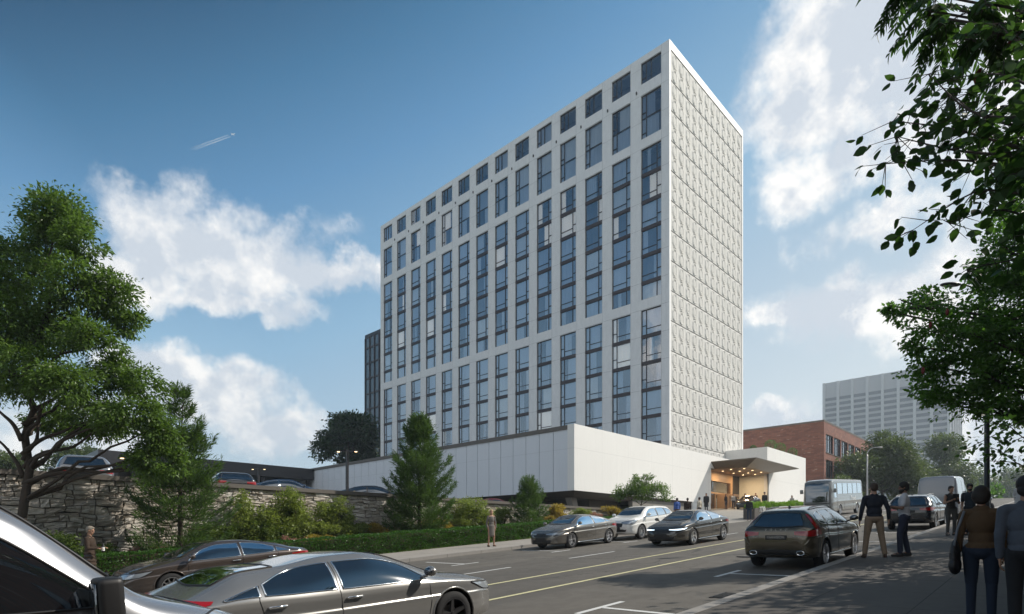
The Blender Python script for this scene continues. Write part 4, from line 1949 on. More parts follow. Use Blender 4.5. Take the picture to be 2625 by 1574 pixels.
# background trees ---------------------------------------------------
def bgtree(label, px, py_top, py_base, wpx, Z, n, leaf, mat, seed, name='background_tree', group='trees beyond the hotel'):
    rng = np.random.default_rng(seed)
    c = []
    H = py_base - py_top
    for i in range(13):
        a = rng.uniform(0, 2 * pi)
        u = rng.uniform(0, 1)
        wloc = sin(pi * min(1, .25 + .7 * u)) * .5
        c.append(pblob(px + wpx * wloc * rng.uniform(-.85, .85), py_base - H * (.22 + .62 * u), Z + rng.uniform(-.3, .3) * wpx * Z / FPX, wpx * rng.uniform(.17, .27), H * rng.uniform(.13, .2)))
    c.append(pblob(px, py_top + H * .14, Z, wpx * .18, H * .13))
    b = at(px, py_base, Z)
    gz = terr(b.x, b.y)
    return tree(name, label, 'tree', (b.x, b.y, gz), tuple(at(px, py_base - H * .35, Z)), c, n, leaf, mat, 'bark', .25 * Z / 80, group,
                seed=seed, inner=.35, clump=20, spread=.22, twigs=20)


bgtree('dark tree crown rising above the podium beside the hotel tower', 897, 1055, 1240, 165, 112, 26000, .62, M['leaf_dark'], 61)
bgtree('big green tree behind the bus in front of the brick building', 2262, 1105, 1330, 190, 92, 30000, .46, M['leaf_far'], 62)
bgtree('green tree low against the brick building corner', 2160, 1215, 1330, 90, 84, 12000, .40, M['leaf_far'], 68)
bgtree('hazy rounded tree below the grey office tower', 2420, 1112, 1330, 170, 135, 22000, .62, M['leaf_far'], 63)
bgtree('small bright green tree beside the street lamp post', 2545, 1235, 1330, 70, 88, 5000, .34, M['leaf_bright'], 64)
bgtree('faint hazy tree at the right edge at the end of the street', 2600, 1195, 1330, 120, 230, 12000, .95, M['leaf_far'], 65)
bgtree('green tree above the wall at the far left edge', 30, 1160, 1290, 170, 62, 8000, .33, M['leaf_far'], 66)
bgtree('green tree behind the wall left of the pale parked car', 200, 1140, 1280, 200, 78, 10000, .40, M['leaf_far'], 67)
bgtree('green tree behind the wall right of the pale parked car', 330, 1175, 1280, 150, 70, 8000, .36, M['leaf_far'], 69)
bgtree('far tree behind the pavilion', 450, 1180, 1290, 150, 95, 7000, .5, M['leaf_far'], 70)
bgtree('dark tree behind the grey van', 2335, 1175, 1330, 130, 100, 12000, .46, M['leaf_far'], 71)
bgtree('hazy tree filling the end of the street', 2500, 1205, 1330, 120, 180, 9000, .75, M['leaf_far'], 72)


# ------------------------------------------------------------------ vehicles
def polylin(pts, u):
    xs = [0]
    for a, b in zip(pts, pts[1:]):
        xs.append(xs[-1] + max(1e-6, math.dist(a, b)))
    u *= xs[-1]
    for i in range(len(pts) - 1):
        if u <= xs[i + 1] or i == len(pts) - 2:
            k = (u - xs[i]) / (xs[i + 1] - xs[i])
            return tuple(a + (b - a) * k for a, b in zip(pts[i], pts[i + 1]))


class Car:
    """A vehicle body lofted along its length; panes, lamps and seams are laid on by casting onto it."""

    def __init__(s, sp):
        s.sp = sp
        s.wr = sp['wr']
        s.axles = sp['axles']
        s.W = sp['W']
        s.loft()

    def T(s, key, x):
        a = s.sp[key]
        return pchip([q[0] for q in a], [q[1] for q in a], x)

    def section(s, x):
        zb, zs, zt, wm, wt = (s.T(k, x) for k in ('zb', 'zs', 'zt', 'w', 'wt'))
        zs = min(zs, zt - .01)
        H = zt - zs
        box = s.sp.get('boxy', 0)
        P = [(0, zb), (.80 * wm, zb), (.965 * wm, zb + .05), (wm * .995, zb + .18), (.992 * wm, zb + (zs - zb) * .50), (1.004 * wm, zb + (zs - zb) * .70), (.984 * wm, zb + (zs - zb) * .76), (.982 * wm, zs - .07), (.965 * wm, zs),
             ]
        wt2 = min(wt, .95 * wm)
        P.append((.965 * wm + (wt2 - .965 * wm) * (.42 if not box else .3), zs + H * .50))
        P.append((wt2, zs + H * (.86 if not box else .90)))
        P.append((wt2 * .86, zs + H * .965))
        P.append((wt2 * .5, zs + H * .995))
        P.append((0, zt))
        return P

    def loft(s):
        x0, x1 = s.sp['zt'][0][0], s.sp['zt'][-1][0]
        n = 110
        xs = []
        for i in range(n + 1):
            u = i / n
            c = .5 - .5 * cos(pi * u)
            xs.append(x0 + (x1 - x0) * (c * .55 + u * .45))
        prof = []
        seg = 4
        for x in xs:
            P = s.section(x)
            Q = []
            for i in range(len(P) - 1):
                p0, p1, p2, p3 = P[max(i - 1, 0)], P[i], P[i + 1], P[min(i + 2, len(P) - 1)]
                for k in range(seg):
                    u = k / seg
                    q = []
                    for c in range(2):
                        m1 = (p2[c] - p0[c]) * .5
                        m2 = (p3[c] - p1[c]) * .5
                        # limit the tangents so that the corners stay tight
                        d = p2[c] - p1[c]
                        m1 = max(-abs(d) * 1.2, min(abs(d) * 1.2, m1))
                        m2 = max(-abs(d) * 1.2, min(abs(d) * 1.2, m2))
                        q.append((2 * u ** 3 - 3 * u ** 2 + 1) * p1[c] + (u ** 3 - 2 * u ** 2 + u) * m1 + (-2 * u ** 3 + 3 * u ** 2) * p2[c] + (u ** 3 - u ** 2) * m2)
                    Q.append(q)
            Q.append(list(P[-1]))
            ring = [(x, y, z) for (y, z) in Q] + [(x, -y, z) for (y, z) in Q[-2:0:-1]]
            prof.append(ring)
        m_ = len(prof[0])
        mb = MB()
        v = [p for r in prof for p in r]
        f = []
        for i in range(n):
            for k in range(m_):
                k2 = (k + 1) % m_
                f.append((i * m_ + k, i * m_ + k2, (i + 1) * m_ + k2, (i + 1) * m_ + k))
        f.append(tuple(range(m_ - 1, -1, -1)))
        f.append(tuple(n * m_ + k for k in range(m_)))
        mb.add(v, f)
        bm = bmesh.new()
        me = mb.mesh('body', [M['plastic'], M['plastic']])
        bm.from_mesh(me)
        bmesh.ops.recalc_face_normals(bm, faces=bm.faces)
        bm.normal_update()
        s.bvh = BVHTree.FromBMesh(bm)
        bm.to_mesh(me)
        bm.free()
        s.me = me

    def cast(s, mode, a, b, off=.004):
        if mode == 'L':
            o, d = Vector((a, 3, b)), Vector((0, -1, 0))
        elif mode == 'R':
            o, d = Vector((a, -3, b)), Vector((0, 1, 0))
        elif mode == 'F':
            o, d = Vector((9, a, b)), Vector((-1, 0, 0))
        elif mode == 'B':
            o, d = Vector((-9, a, b)), Vector((1, 0, 0))
        elif mode == 'T':
            o, d = Vector((a, b, 6)), Vector((0, 0, -1))
        elif mode[0] == 'd':        # diagonal, towards the axis: 'dF+', 'dF-', 'dB+', 'dB-'
            sx = 1 if mode[1] == 'F' else -1
            sy = 1 if mode[2] == '+' else -1
            n = Vector((sx * .80, sy * .60, 0))
            t = Vector((-sx * .60, sy * .80, 0))
            cx = s.sp['zt'][-1][0] if sx > 0 else s.sp['zt'][0][0]
            o = Vector((cx - sx * .5, sy * .45, 0)) + n * 5 + t * a + Vector((0, 0, b))
            d = -n
        hit = s.bvh.ray_cast(o, d)
        if hit[0] is None:
            near = s.bvh.find_nearest(o + d * 4.2)
            hit = near
        p, nn = hit[0], hit[1]
        return p + nn * off

    def patch(s, name, mode, top, bot, mat, parent, nu=16, nv=6, off=.004, lin=False, trim=None, trim_r=.008, skirt=True):
        fn = polylin if lin else polyat
        mb = MB()
        g_ = []
        for i in range(nu + 1):
            a, b = fn(top, i / nu), fn(bot, i / nu)
            g_.append([s.cast(mode, a[0] + (b[0] - a[0]) * j / nv, a[1] + (b[1] - a[1]) * j / nv, off) for j in range(nv + 1)])
        v = [p for r in g_ for p in r]
        f = []
        for i in range(nu):
            for j in range(nv):
                k = i * (nv + 1) + j
                q = (k, k + 1, k + nv + 2, k + nv + 1)
                f.append(q)
        mb.add(v, f)
        bm_me = mb.mesh(name, mat, smooth=True)
        o = link(bpy.data.objects.new(name, bm_me), parent)
        if trim:
            ring = [g_[i][0] for i in range(nu + 1)] + [g_[nu][j] for j in range(1, nv + 1)] + [g_[i][nv] for i in range(nu - 1, -1, -1)] + [g_[0][j] for j in range(nv - 1, -1, -1)]
            tb = MB()
            tb.tube(ring, trim_r, 6, cap=False)
            tb.build('trim', trim, o, smooth=True)
        return o

    def line(s, mb, mode, pts, r=.006, off=0.0, n=24, lin=True):
        fn = polylin if lin else polyat
        q = [s.cast(mode, *fn(pts, i / n), off=off) for i in range(n + 1)]
        mb.tube(q, r, 5)


WHEELS = {}


def wheel(parent, x, y, z, r, wd, style, rimmat, side):
    key = (round(r, 3), wd, style, rimmat)
    if key not in WHEELS:
        t = MB()
        t.lathe([(r * .66, -wd / 2 + .01), (r * .70, -wd / 2), (r * .93, -wd / 2 + .005), (r * .985, -wd / 2 + .03), (r, -wd / 4), (r, wd / 4),
                 (r * .985, wd / 2 - .03), (r * .93, wd / 2 - .005), (r * .70, wd / 2), (r * .66, wd / 2 - .01)], 40, 'Y')
        tm = t.mesh('tyre', M['tyre'], smooth=True)
        m_ = MB()
        R = r * .70
        m_.lathe([(R * .98, wd / 2 - .005), (R, wd / 2 + .004), (R * .93, wd / 2 + .004), (R * .90, wd / 2 - .03), (R * .88, -wd / 2 + .02)], 40, 'Y')
        m_.lathe([(.001, wd / 2 - .015), (R * .16, wd / 2 - .015), (R * .19, wd / 2 - .05)], 18, 'Y')
        ns = {'ten': 10, 'five': 5, 'twin': 5, 'seven': 7}[style]
        for k in range(ns):
            for dlt in ((-.16, .16) if style == 'twin' else (0,)):
                a = 2 * pi * k / ns
                wi = {'ten': .055, 'five': .16, 'twin': .05, 'seven': .085}[style] * R
                d = Vector((cos(a + dlt), 0, sin(a + dlt)))
                n = Vector((-d.z, 0, d.x))
                p0, p1 = d * R * .12, d * R * .93
                if style == 'five':
                    p1 = Vector((cos(a + .25), 0, sin(a + .25))) * R * .93
                vs = []
                for (p, w0, yy) in ((p0, wi * 1.2, wd / 2 - .03), (p1, wi, wd / 2 - .005)):
                    vs += [p + n * w0 + Vector((0, yy - .03, 0)), p - n * w0 + Vector((0, yy - .03, 0)), p - n * w0 * .7 + Vector((0, yy, 0)), p + n * w0 * .7 + Vector((0, yy, 0))]
                m_.add(vs, [(0, 1, 2, 3), (7, 6, 5, 4), (0, 4, 5, 1), (1, 5, 6, 2), (2, 6, 7, 3), (3, 7, 4, 0)])
        rm = m_.mesh('rim', M[rimmat], smooth=False)
        dsk = MB()
        dsk.lathe([(.001, 0.0), (R * .55, 0.0), (R * .55, -.02), (.001, -.02)], 28, 'Y')
        dm = dsk.mesh('brake_disc', M['steel'])
        bk = MB()
        bk.lathe([(.001, -wd / 2 + .03), (R * .95, -wd / 2 + .03)], 28, 'Y')
        vm = bk.mesh('hub_backing', M['void'])
        WHEELS[key] = (tm, rm, dm, vm)
    w_ = empty('wheel', (x, y, z))
    w_.parent = parent
    CHILD.setdefault(parent.name, []).append(w_)
    if side < 0:
        w_.rotation_euler = (0, 0, pi)
    for nm, me in zip(('tyre', 'rim', 'brake_disc', 'hub_backing'), WHEELS[key]):
        link(bpy.data.objects.new(nm, me), w_)
    return w_


def cutter(c, x, side):
    r = c.wr * 1.15
    mb = MB()
    n = 36
    y0, y1 = (.50 * c.W / .93, 1.6)
    v = []
    for yy in (y0, y1):
        for k in range(n):
            a = 2 * pi * k / n
            v.append((x + r * cos(a), side * yy, c.wr + r * sin(a)))
    f = [(k, (k + 1) % n, n + (k + 1) % n, n + k) for k in range(n)] + [tuple(range(n - 1, -1, -1)), tuple(n + k for k in range(n))]
    mb.add(v, f)
    return mb


def vehicle(kind, name, label, cat, paint, loc, heading, sp, group=None, detail=2, rims='twin', rimmat='rim', scale=1.0, pitch=True, lights=False, plate_text=None, badge_text=None):
    """local +X is forward; origin on the ground at the middle of the wheelbase"""
    c = Car(sp)
    root = empty(name, loc)
    tag(root, label, cat, group)
    R = Matrix.Rotation(heading, 4, 'Z')
    if pitch:
        R = Matrix.Rotation(-math.atan(SL), 4, 'Y') @ R
    root.rotation_euler = R.to_euler()
    root.scale = (scale,) * 3
    PM = M[paint]
    # body with wheel arches cut out
    tmp = bpy.data.objects.new('tmp_body', c.me)
    COL.objects.link(tmp)
    c.me.materials[0] = PM
    c.me.materials[1] = M['void']
    for p in c.me.polygons:
        p.material_index = 0
        p.use_smooth = True
    cm = MB()
    for ax in c.axles:
        for sd in (-1, 1):
            k = cutter(c, ax, sd)
            cm.add(k.v, k.f, 1)
    cme = cm.mesh('cut', [M['void'], M['void']], merge=True)
    cut = bpy.data.objects.new('tmp_cut', cme)
    COL.objects.link(cut)
    md = tmp.modifiers.new('b', 'BOOLEAN')
    md.operation = 'DIFFERENCE'
    md.solver = 'EXACT'
    md.object = cut
    try:
        md.material_mode = 'INDEX'
    except Exception:
        pass
    dg = bpy.context.evaluated_depsgraph_get()
    dg.update()
    bme = bpy.data.meshes.new_from_object(tmp.evaluated_get(dg))
    bme.name = 'body'
    try:
        bme.set_sharp_from_angle(angle=radians(38))
    except Exception:
        pass
    bpy.data.objects.remove(tmp)
    bpy.data.objects.remove(cut)
    body = link(bpy.data.objects.new('body', bme), root)
    # arch lips
    for ax in c.axles:
        for sd in ('L', 'R'):
            lip = MB()
            r = c.wr * 1.16
            pts = []
            for k in range(25):
                a = radians(-22 + 224 * k / 24)
                px_, pz_ = ax + r * cos(a), c.wr + r * sin(a)
                if pz_ < c.T('zb', ax) + .03:
                    continue
                pts.append(c.cast(sd, px_, pz_, .0))
            lip.tube(pts, .014 if not sp.get('clad') else .032, 6)
            lip.build('arch_lip', M['plastic'] if sp.get('clad') else PM, root, smooth=True)
    # underside shadow pan
    x0, x1 = c.axles[0] - .2, c.axles[-1] + .2
    # wheels
    for ax in c.axles:
        for sd in (-1, 1):
            wheel(root, ax, sd * (c.W - .125), c.wr, c.wr, .22, rims, rimmat, sd)
    # side windows
    for mode, sd in (('L', 1), ('R', -1)):
        for (top, bot) in sp['side_glass']:
            c.patch('side_window', mode, top, bot, M['carglass'], root, nu=14, nv=6, off=.005, lin=False,
                    trim=(M['chrome'] if sp.get('chrome') else M['plastic']), trim_r=.009)
        # door seams, handles
        for dr in sp['doors']:
            d = MB()
            c.line(d, mode, dr, .0055, .0, 40)
            o = d.build('door_seam', M['void'], root)
        for (hx, hz) in sp['handles']:
            h = MB()
            p = c.cast(mode, hx, hz, .03)
            q = c.cast(mode, hx - .19, hz + .006, .03)
            h.tube([c.cast(mode, hx + .01, hz, .0), p, q, c.cast(mode, hx - .20, hz, .0)], .013, 8)
            h.build('door_handle', M['chrome'] if sp.get('chrome') else PM, root, smooth=True)
        # mirror
        mx, mz = sp['mirror']
        p = c.cast(mode, mx, mz, 0)
        mr = MB()
        q = p + Vector((.03, sd * .17, .07))
        mr.tube([p - Vector((0, sd * .03, 0)), q], .022, 8)
        sc = sp.get('mirror_size', 1)
        if sp.get('van'):
            mr.v, mr.f, mr.m = [], [], []
            mr.box(q.x - .06, q.x + .07, q.y - .11, q.y + .11, q.z - .17, q.z + .15)
            mr.box(q.x - .02, q.x + .02, min(p.y, q.y), max(p.y, q.y), q.z - .12, q.z - .07)
        else:
            mr.ell(q + Vector((0, 0, .03)), (.07 * sc, .10 * sc, .07 * sc * (1.6 if sp.get('van') else 1)), 16, 10)
        mo = mr.build('mirror', M['plastic'] if sp.get('mirror_dark') else PM, root, smooth=True)
        if sp.get('van'):
            bevel(mo, .035, 3)
        mg = MB()
        if sp.get('van'):
            mg.box(q.x - .068, q.x - .061, q.y - .085, q.y + .085, q.z - .14, q.z + .12)
        else:
            mg.ell(q + Vector((-.045 * sc, 0, .03)), (.03 * sc, .085 * sc, .055 * sc * (1.6 if sp.get('van') else 1)), 14, 8)
        mg.build('mirror_glass', M['carglass'], mo, smooth=True)
        sill = MB()
        c.line(sill, mode, sp['sill'], .018, .0, 24)
        sill.build('sill_trim', M['chrome'] if sp.get('chrome') else M['plastic'], root, smooth=True)
        # lamps
        fl, rl = sp['headlamp'], sp['taillamp']
        c.patch('headlight', 'dF' + ('+' if sd > 0 else '-'), fl[0], fl[1], M['lens_lit'] if lights else M['lens'], root, nu=14, nv=4, off=.006, trim=M['plastic'], trim_r=.008)
        c.patch('tail_light', 'dB' + ('+' if sd > 0 else '-'), rl[0], rl[1], M['taillight'], root, nu=14, nv=4, off=.006, lin=True)
        if 'tail_up' in sp:
            a, b = sp['tail_up']
            c.patch('tail_light', 'dB' + ('+' if sd > 0 else '-'), a, b, M['taillight'], root, nu=4, nv=10, off=.007)
        if 'rail' in sp:
            r_ = MB()
            pts = [c.cast('T', x, sd * sp['rail'][2], .0) for x in np.linspace(sp['rail'][0], sp['rail'][1], 12)]
            pts = [pts[0]] + [p + Vector((0, 0, .045)) for p in pts[1:-1]] + [pts[-1]]
            r_.tube(pts, .014, 6)
            r_.build('roof_rail', M['steel'], root, smooth=True)
    # windscreen and rear window
    ws, rw = sp['windscreen'], sp['rear_glass']
    ms = lambda pts: [(-p[0], p[1]) if sp['ws_mode'] == 'F' else (p[0], -p[1]) for p in pts[::-1]]
    c.patch('windscreen', sp['ws_mode'], ws[0], ws[1], M['carglass'], root, nu=18, nv=10, off=.005, lin=False, trim=M['plastic'], trim_r=.010)
    if rw:
        c.patch('rear_window', sp['rw_mode'], rw[0], rw[1], M['carglass'], root, nu=18, nv=8, off=.005, trim=M['plastic'], trim_r=.010)
    # grille, intakes, plates
    for (top, bot, mat) in sp['front_panels']:
        c.patch('grille' if mat == 'plastic' else 'front_trim', 'F', top, bot, M[mat], root, nu=12, nv=3, off=.005, lin=True)
    for (top, bot, mat) in sp.get('rear_panels', []):
        c.patch('rear_trim', 'B', top, bot, M[mat], root, nu=12, nv=3, off=.005, lin=True)
    for y0 in sp.get('exhausts', []):
        p = c.cast('B', y0, sp['exh_z'], -.02)
        e = MB()
        e.lathe([(.055, 0), (.06, -.05), (.05, -.05), (.045, .02), (.001, .02)], 14, 'X', (p.x, p.y, p.z))
        for i in range(len(e.v)):
            vx = e.v[i]
            e.v[i] = (vx[0], p.y + (vx[1] - p.y) * 1.7, vx[2])
        e.build('exhaust_tip', M['chrome'], root, smooth=True)
    for mode, sgn, key in (('F', 1, 'plate_f'), ('B', -1, 'plate_r')):
        if key in sp:
            pz = sp[key]
            p = c.cast(mode, 0, pz, .012)
            pm = MB()
            pm.box(p.x - .012 * sgn, p.x + .012 * sgn, -.26, .26, pz - .056, pz + .056)
            po = pm.build('number_plate', M['plate'], root)
            bevel(po, .006, 2)
            if plate_text and key == 'plate_r':
                text('plate_lettering', plate_text, .085, po, (p.x - .016, 0, pz), (pi / 2, 0, -pi / 2), M['badge'])
    if 'bonnet' in sp:
        b = MB()
        c.line(b, 'T', sp['bonnet'], .005, .0, 40)
        b.build('bonnet_seam', M['void'], root)
    if badge_text:
        for (txt, size, yy, zz, spc) in badge_text:
            p = c.cast('B', yy, zz, .012)
            text('badge', txt, size, root, (p.x - .004, yy, zz), (pi / 2, 0, -pi / 2), M['badge'], spc)
    if detail > 1 and 'antenna' in sp:
        p = c.cast('T', sp['antenna'], 0, 0)
        a = MB()
        a.hexa([p + Vector((-.09, -.02, -.01)), p + Vector((.09, -.015, -.01)), p + Vector((.09, .015, -.01)), p + Vector((-.09, .02, -.01))],
               [p + Vector((-.08, -.004, .075)), p + Vector((-.05, -.004, .07)), p + Vector((-.05, .004, .07)), p + Vector((-.08, .004, .075))])
        a.build('antenna', M['plastic'], root)
    return root


def text(name, body, size, parent, loc, rot, mat, spacing=1.0, ext=.003):
    cu = bpy.data.curves.new(name, 'FONT')
    cu.body = body
    cu.size = size
    cu.align_x = 'CENTER'
    cu.align_y = 'CENTER'
    cu.extrude = ext
    cu.space_character = spacing
    o = bpy.data.objects.new(name, cu)
    COL.objects.link(o)
    dg = bpy.context.evaluated_depsgraph_get()
    dg.update()
    me = bpy.data.meshes.new_from_object(o.evaluated_get(dg))
    bpy.data.objects.remove(o)
    me.name = name
    me.materials.clear()
    me.materials.append(mat)
    t = link(bpy.data.objects.new(name, me), parent)
    t.location = loc
    t.rotation_euler = rot
    return t


def sedan_spec(L0=-2.35, L1=2.45, H=1.43, W=.92, wr=.335, fast=0.0, chrome=True, axles=(-1.42, 1.42)):
    k = H / 1.43
    sp = dict(W=W, wr=wr, axles=axles, chrome=chrome)
    sp['zt'] = [(L0, .70), (L0 + .04, .88), (L0 + .12, 1.02 * k), (L0 + .30, 1.07 * k), (-1.75, (1.10 + .03 * fast) * k), (-1.35, (1.20 + .05 * fast) * k), (-.85, 1.355 * k), (-.3, 1.425 * k),
                (.1, 1.43 * k), (.45, 1.37 * k), (.85, 1.21 * k), (1.20, 1.045 * k), (1.32, 1.01 * k), (1.7, .95 * k), (2.05, .86 * k), (L1 - .16, .74), (L1 - .05, .64), (L1, .52)]
    sp['zs'] = [(L0, .62), (L0 + .10, .90), (L0 + .35, .99 * k), (-1.4, .985 * k), (-.5, .945 * k), (.5, .915 * k), (1.3, .885 * k), (1.8, .83 * k), (2.1, .76), (L1 - .12, .64), (L1, .45)]
    sp['zb'] = [(L0, .42), (L0 + .08, .30), (L0 + .4, .22), (-1.0, .18), (1.0, .17), (L1 - .5, .19), (L1 - .08, .22), (L1, .30)]
    sp['w'] = [(L0, .60), (L0 + .05, .72), (L0 + .18, .82), (L0 + .5, W - .02), (-1.2, W), (0, W), (1.4, W - .005), (1.9, W - .04), (L1 - .28, .80), (L1 - .12, .68), (L1 - .03, .50), (L1, .34)]
    sp['wt'] = [(L0, .50), (L0 + .2, .66), (-1.7, .66), (-1.25, .60), (-.7, .565), (0, .57), (.5, .59), (1.0, .655), (1.3, .69), (1.8, .66), (2.2, .55), (L1, .25)]
    z = lambda q: q * k
    sp['side_glass'] = [([(-.28, z(1.325)), (.15, z(1.325)), (.55, z(1.24)), (.98, z(.985))], [(-.28, z(.985)), (.2, z(.97)), (.6, z(.96)), (.99, z(.955))]),
                        ([(-1.22, z(1.16)), (-.95, z(1.255)), (-.65, z(1.305)), (-.36, z(1.325))], [(-1.22, z(1.03)), (-.9, z(1.01)), (-.6, z(1.00)), (-.36, z(.99))]),
                        ([(-1.66, z(1.035)), (-1.5, z(1.085)), (-1.38, z(1.12)), (-1.28, z(1.145))], [(-1.64, z(1.025)), (-1.5, z(1.035)), (-1.38, z(1.035)), (-1.28, z(1.03))])]
    sp['doors'] = [[(1.02, .93 * k), (1.02, .55), (.93, .26), (-.28, .25), (-.33, .5), (-.32, z(1.33))], [(-.33, .26), (-1.05, .27), (-1.12, .5), (-1.26, .75), (-1.30, z(.98)), (-1.26, z(1.15))]]
    sp['handles'] = [(-.06, z(.86)), (-1.02, z(.89))]
    sp['mirror'] = (.92, z(.97))
    sp['sill'] = [(-1.0, .25), (0, .24), (1.0, .23)]
    sp['headlamp'] = [[(-.42, .68), (-.1, .715), (.2, .735), (.42, .76)], [(-.42, .62), (-.1, .60), (.2, .62), (.42, .745)]]
    sp['taillamp'] = [[(-.45, .90), (-.1, .92), (.2, .93), (.45, .90)], [(-.45, .82), (-.1, .76), (.2, .76), (.45, .85)]]
    sp['ws_mode'] = 'T'
    sp['windscreen'] = [[(.42, -.50), (.44, -.25), (.45, 0), (.44, .25), (.42, .50)], [(1.12, -.63), (1.22, -.3), (1.25, 0), (1.22, .3), (1.12, .63)]]
    sp['rw_mode'] = 'T'
    sp['rear_glass'] = [[(-.98, -.50), (-.97, 0), (-.98, .50)], [(-1.68, -.56), (-1.74, 0), (-1.68, .56)]]
    sp['front_panels'] = [([(-.42, .655), (0, .67), (.42, .655)], [(-.38, .53), (0, .52), (.38, .53)], 'plastic'), ([(-.55, .40), (0, .41), (.55, .40)], [(-.5, .28), (0, .27), (.5, .28)], 'plastic')]
    sp['rear_panels'] = [([(-.55, .40), (0, .41), (.55, .40)], [(-.5, .33), (0, .32), (.5, .33)], 'plastic')]
    sp['plate_f'] = .46
    sp['plate_r'] = .70
    sp['bonnet'] = [(1.35, -.66), (1.9, -.62), (2.22, -.42), (2.25, 0), (2.22, .42), (1.9, .62), (1.35, .66)]
    return sp


def suv_spec(L0=-2.25, L1=2.35, H=1.64, W=.93, wr=.37, axles=(-1.38, 1.40), chrome=True):
    k = H / 1.64
    sp = dict(W=W, wr=wr, axles=axles, chrome=chrome)
    sp['zt'] = [(L0, .80), (L0 + .03, 1.02), (L0 + .10, 1.12), (L0 + .26, 1.28 * k), (L0 + .46, 1.50 * k), (L0 + .58, 1.565 * k), (-1.2, 1.61 * k), (-.5, 1.64 * k), (0, 1.635 * k), (.4, 1.585 * k),
                (.8, 1.43 * k), (1.15, 1.22 * k), (1.3, 1.165 * k), (1.7, 1.12 * k), (2.0, 1.05 * k), (L1 - .12, .92), (L1 - .04, .80), (L1, .62)]
    sp['zs'] = [(L0, .70), (L0 + .06, .98), (L0 + .3, 1.10 * k), (-1.3, 1.11 * k), (-.5, 1.07 * k), (.5, 1.05 * k), (1.3, 1.03 * k), (1.8, .98 * k), (2.1, .90), (L1 - .1, .80), (L1, .55)]
    sp['zb'] = [(L0, .46), (L0 + .06, .36), (L0 + .4, .28), (-1.0, .25), (1.0, .25), (L1 - .4, .27), (L1 - .06, .32), (L1, .38)]
    sp['w'] = [(L0, .66), (L0 + .04, .78), (L0 + .14, .86), (L0 + .4, W - .01), (-1.2, W), (0, W), (1.4, W), (1.9, W - .03), (L1 - .22, .84), (L1 - .10, .74), (L1 - .02, .58), (L1, .44)]
    sp['wt'] = [(L0, .60), (L0 + .1, .72), (L0 + .35, .67), (-1.4, .64), (-.7, .635), (0, .64), (.5, .655), (1.0, .70), (1.3, .72), (1.8, .70), (2.1, .62), (L1, .36)]
    z = lambda q: q * k
    sp['side_glass'] = [([(-.22, z(1.50)), (.15, z(1.49)), (.5, z(1.40)), (.92, z(1.15))], [(-.22, z(1.12)), (.2, z(1.10)), (.6, z(1.09)), (.93, z(1.09))]),
                        ([(-1.08, z(1.50)), (-.8, z(1.515)), (-.5, z(1.515)), (-.30, z(1.505))], [(-1.08, z(1.15)), (-.8, z(1.135)), (-.5, z(1.125)), (-.30, z(1.12))]),
                        ([(-1.70, z(1.29)), (-1.6, z(1.40)), (-1.4, z(1.46)), (-1.16, z(1.495))], [(-1.68, z(1.25)), (-1.55, z(1.19)), (-1.35, z(1.165)), (-1.16, z(1.155))])]
    sp['doors'] = [[(1.0, 1.08 * k), (1.02, .65), (.93, .36), (-.22, .34), (-.27, .6), (-.26, z(1.53))], [(-.27, .36), (-.92, .36), (-1.02, .6), (-1.12, .85), (-1.14, z(1.12)), (-1.12, z(1.50))]]
    sp['handles'] = [(.02, z(.98)), (-.88, z(1.01))]
    sp['mirror'] = (.86, z(1.12))
    sp['mirror_size'] = 1.15
    sp['sill'] = [(-1.0, .34), (0, .33), (1.0, .33)]
    sp['headlamp'] = [[(-.35, .90), (-.1, .95), (.2, .98), (.42, 1.0)], [(-.35, .82), (-.1, .79), (.2, .80), (.42, .96)]]
    sp['taillamp'] = [[(-.30, .98), (0, 1.00), (.2, 1.02), (.42, .99)], [(-.30, .90), (0, .86), (.2, .86), (.42, .90)]]
    sp['ws_mode'] = 'T'
    sp['windscreen'] = [[(.38, -.56), (.40, -.25), (.41, 0), (.40, .25), (.38, .56)], [(1.08, -.67), (1.17, -.3), (1.2, 0), (1.17, .3), (1.08, .67)]]
    sp['rw_mode'] = 'B'
    sp['rear_glass'] = [[(.56, z(1.46)), (0, z(1.49)), (-.56, z(1.46))], [(.68, z(1.15)), (0, z(1.12)), (-.68, z(1.15))]]
    sp['front_panels'] = [([(-.40, .84), (0, .86), (.40, .84)], [(-.36, .66), (0, .65), (.36, .66)], 'plastic'), ([(-.6, .54), (0, .55), (.6, .54)], [(-.55, .42), (0, .41), (.55, .42)], 'plastic')]
    sp['rear_panels'] = [([(-.62, .52), (0, .53), (.62, .52)], [(-.55, .40), (0, .39), (.55, .40)], 'plastic')]
    sp['plate_f'] = .60
    sp['plate_r'] = .84
    sp['bonnet'] = [(1.3, -.70), (1.9, -.66), (2.15, -.48), (2.18, 0), (2.15, .48), (1.9, .66), (1.3, .70)]
    sp['antenna'] = -1.2
    return sp


